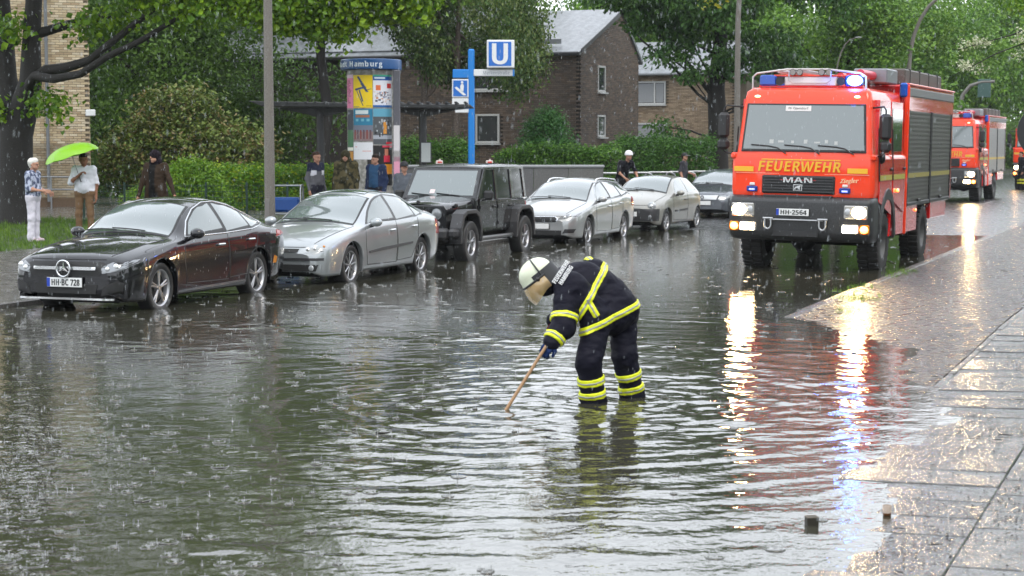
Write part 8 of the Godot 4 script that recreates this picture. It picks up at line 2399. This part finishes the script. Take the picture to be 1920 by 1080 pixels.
# ------------------------------------------------------------------ rain: splashes, rings, twigs on the pavement
func rain() -> void:
	var r := RandomNumberGenerator.new()
	r.seed = 33
	var drop := StandardMaterial3D.new()
	drop.albedo_color = L(0.30, 0.31, 0.31); drop.roughness = 0.08; drop.metallic_specular = 0.6  # pale grey albedo stands in for sky light lensed by the splash
	var spl := M.new()
	spl.lathe([Vector2(0.010, -0.004), Vector2(0.0045, 0.004), Vector2(0.0028, 0.014), Vector2(0.0022, 0.024), Vector2(0.0034, 0.030), Vector2(0.0036, 0.034), Vector2(0.0005, 0.039)], 7)
	for k in 7:
		var a := TAU * k / 7.0
		spl.ball(Vector3(cos(a) * 0.018, 0.008 + 0.004 * sin(k * 3.0), sin(a) * 0.018), Vector3(0.0022, 0.003, 0.0022), 5, 4)
	var ring := M.new()
	ring.lathe([Vector2(0.085, -0.004), Vector2(0.078, 0.0022), Vector2(0.07, -0.0005), Vector2(0.056, 0.0026), Vector2(0.044, -0.0005), Vector2(0.03, 0.0026), Vector2(0.018, -0.001), Vector2(0.001, 0.0022)], 20)
	var spots := []
	var rings := []
	while spots.size() < 1250:
		var z := -7.5 - 34.0 * pow(r.randf(), 1.5)
		var x := r.randf_range(maxf(-15.5, z * 0.74 - 0.5), shore_x(z) - 0.1)
		# the drops show where the water is calm, towards the parked cars and before the truck
		var keep := clampf((-x - 3.6 + 0.12 * (z + 9.0)) / 3.5, 0.12, 1.0)
		if z < -18.0: keep = maxf(keep, 0.7)
		if r.randf() > keep: continue
		var fade := 1.0 - 0.75 * smoothstep(-26.0, -44.0, z)
		var y := wave_y(x, z) * fade + 0.004
		spots.append(Transform3D(Basis(Vector3.UP, r.randf() * TAU) * Basis.from_scale(Vector3.ONE * r.randf_range(0.3, 0.85)), Vector3(x, y, z)))
		if r.randf() < 0.75:
			var s := r.randf_range(0.22, 0.75)
			rings.append(Transform3D(Basis.from_scale(Vector3(s, 1.0, s)), Vector3(x + r.randfn() * 0.02, y + 0.001, z + r.randfn() * 0.02)))
	for q in [["raindrop_splashes", spl, spots, drop, "small upright splashes where raindrops hit the flood water"], ["raindrop_rings", ring, rings, water_mat, "small round ripples left by raindrops on the flood water"]]:
		var mm := MultiMesh.new()
		mm.transform_format = MultiMesh.TRANSFORM_3D
		mm.mesh = q[1].mesh()
		mm.instance_count = q[2].size()
		for k in q[2].size(): mm.set_instance_transform(k, q[2][k])
		var o := MultiMeshInstance3D.new()
		o.name = q[0]
		o.multimesh = mm
		o.material_override = q[3]
		o.set_meta("kind", "stuff")
		add_child(o)
		tag(o, q[4], "rain")
	# falling drops, a few millimetres across
	var dm := M.new().ball(Vector3.ZERO, Vector3(0.0011, 0.011, 0.0011), 6, 6)
	var mm := MultiMesh.new()
	mm.transform_format = MultiMesh.TRANSFORM_3D
	mm.mesh = dm.mesh()
	mm.instance_count = 9000
	var cb := Basis(Vector3.UP, deg_to_rad(21.3))
	for k in 9000:
		var d := 5.0 + 30.0 * pow(r.randf(), 0.8)
		var p := cb * Vector3(r.randf_range(-0.34, 0.34) * d, 0, -d)
		p.y = r.randf_range(0.0, 2.12 + 0.12 * d)
		mm.set_instance_transform(k, Transform3D(Basis(Vector3(0, 0, 1), -0.06), p))
	var o := MultiMeshInstance3D.new()
	o.name = "rain"
	o.multimesh = mm
	var clear := StandardMaterial3D.new()
	clear.albedo_color = Color(0.85, 0.88, 0.9, 0.4); clear.transparency = BaseMaterial3D.TRANSPARENCY_ALPHA; clear.roughness = 0.05
	o.material_override = clear
	o.set_meta("kind", "stuff")
	add_child(o)
	tag(o, "raindrops falling through the whole scene", "rain")
	# twigs, catkins and grit washed onto the slabs
	var tw := M.new().tube([Vector3(-0.03, 0.003, 0), Vector3(-0.01, 0.005, 0.004), Vector3(0.012, 0.004, -0.002), Vector3(0.03, 0.003, 0.003)], [0.002, 0.003, 0.003, 0.0015], 5)
	var gm := M.new().ball(Vector3.ZERO, Vector3(0.006, 0.003, 0.005), 6, 4)
	for q in [["twigs", tw, 150, 1.0, "small dark twigs washed onto the wet pavement slabs"], ["grit", gm, 2600, 0.8, "dark grit and seeds scattered on the wet pavement slabs"]]:
		var m2 := MultiMesh.new()
		m2.transform_format = MultiMesh.TRANSFORM_3D
		m2.mesh = q[1].mesh()
		m2.instance_count = q[2]
		var nz := noise(44, 0.7, 3)
		var k := 0
		while k < q[2]:
			var z := -8.0 - 24.0 * pow(r.randf(), 1.4)
			var x := r.randf_range(shore_x(z, false) + 0.25, minf(z * 0.075 + 0.3, -0.1))
			if x < shore_x(z, false) + 0.2: continue
			if nz.get_noise_2d(x * 1.5, z * 0.6) + 0.16 * (x + 1.4) < 0.0 and r.randf() < 0.86: continue
			m2.set_instance_transform(k, Transform3D(Basis(Vector3.UP, r.randf() * TAU) * Basis.from_scale(Vector3.ONE * r.randf_range(0.4, 1.6) * q[3]), Vector3(x, pave_y(x, z) + 0.006, z)))
			k += 1
		var o2 := MultiMeshInstance3D.new()
		o2.name = q[0]
		o2.multimesh = m2
		o2.material_override = mat(L(0.02, 0.016, 0.012), 0.6)
		o2.set_meta("kind", "stuff")
		add_child(o2)
		tag(o2, q[4], "litter")
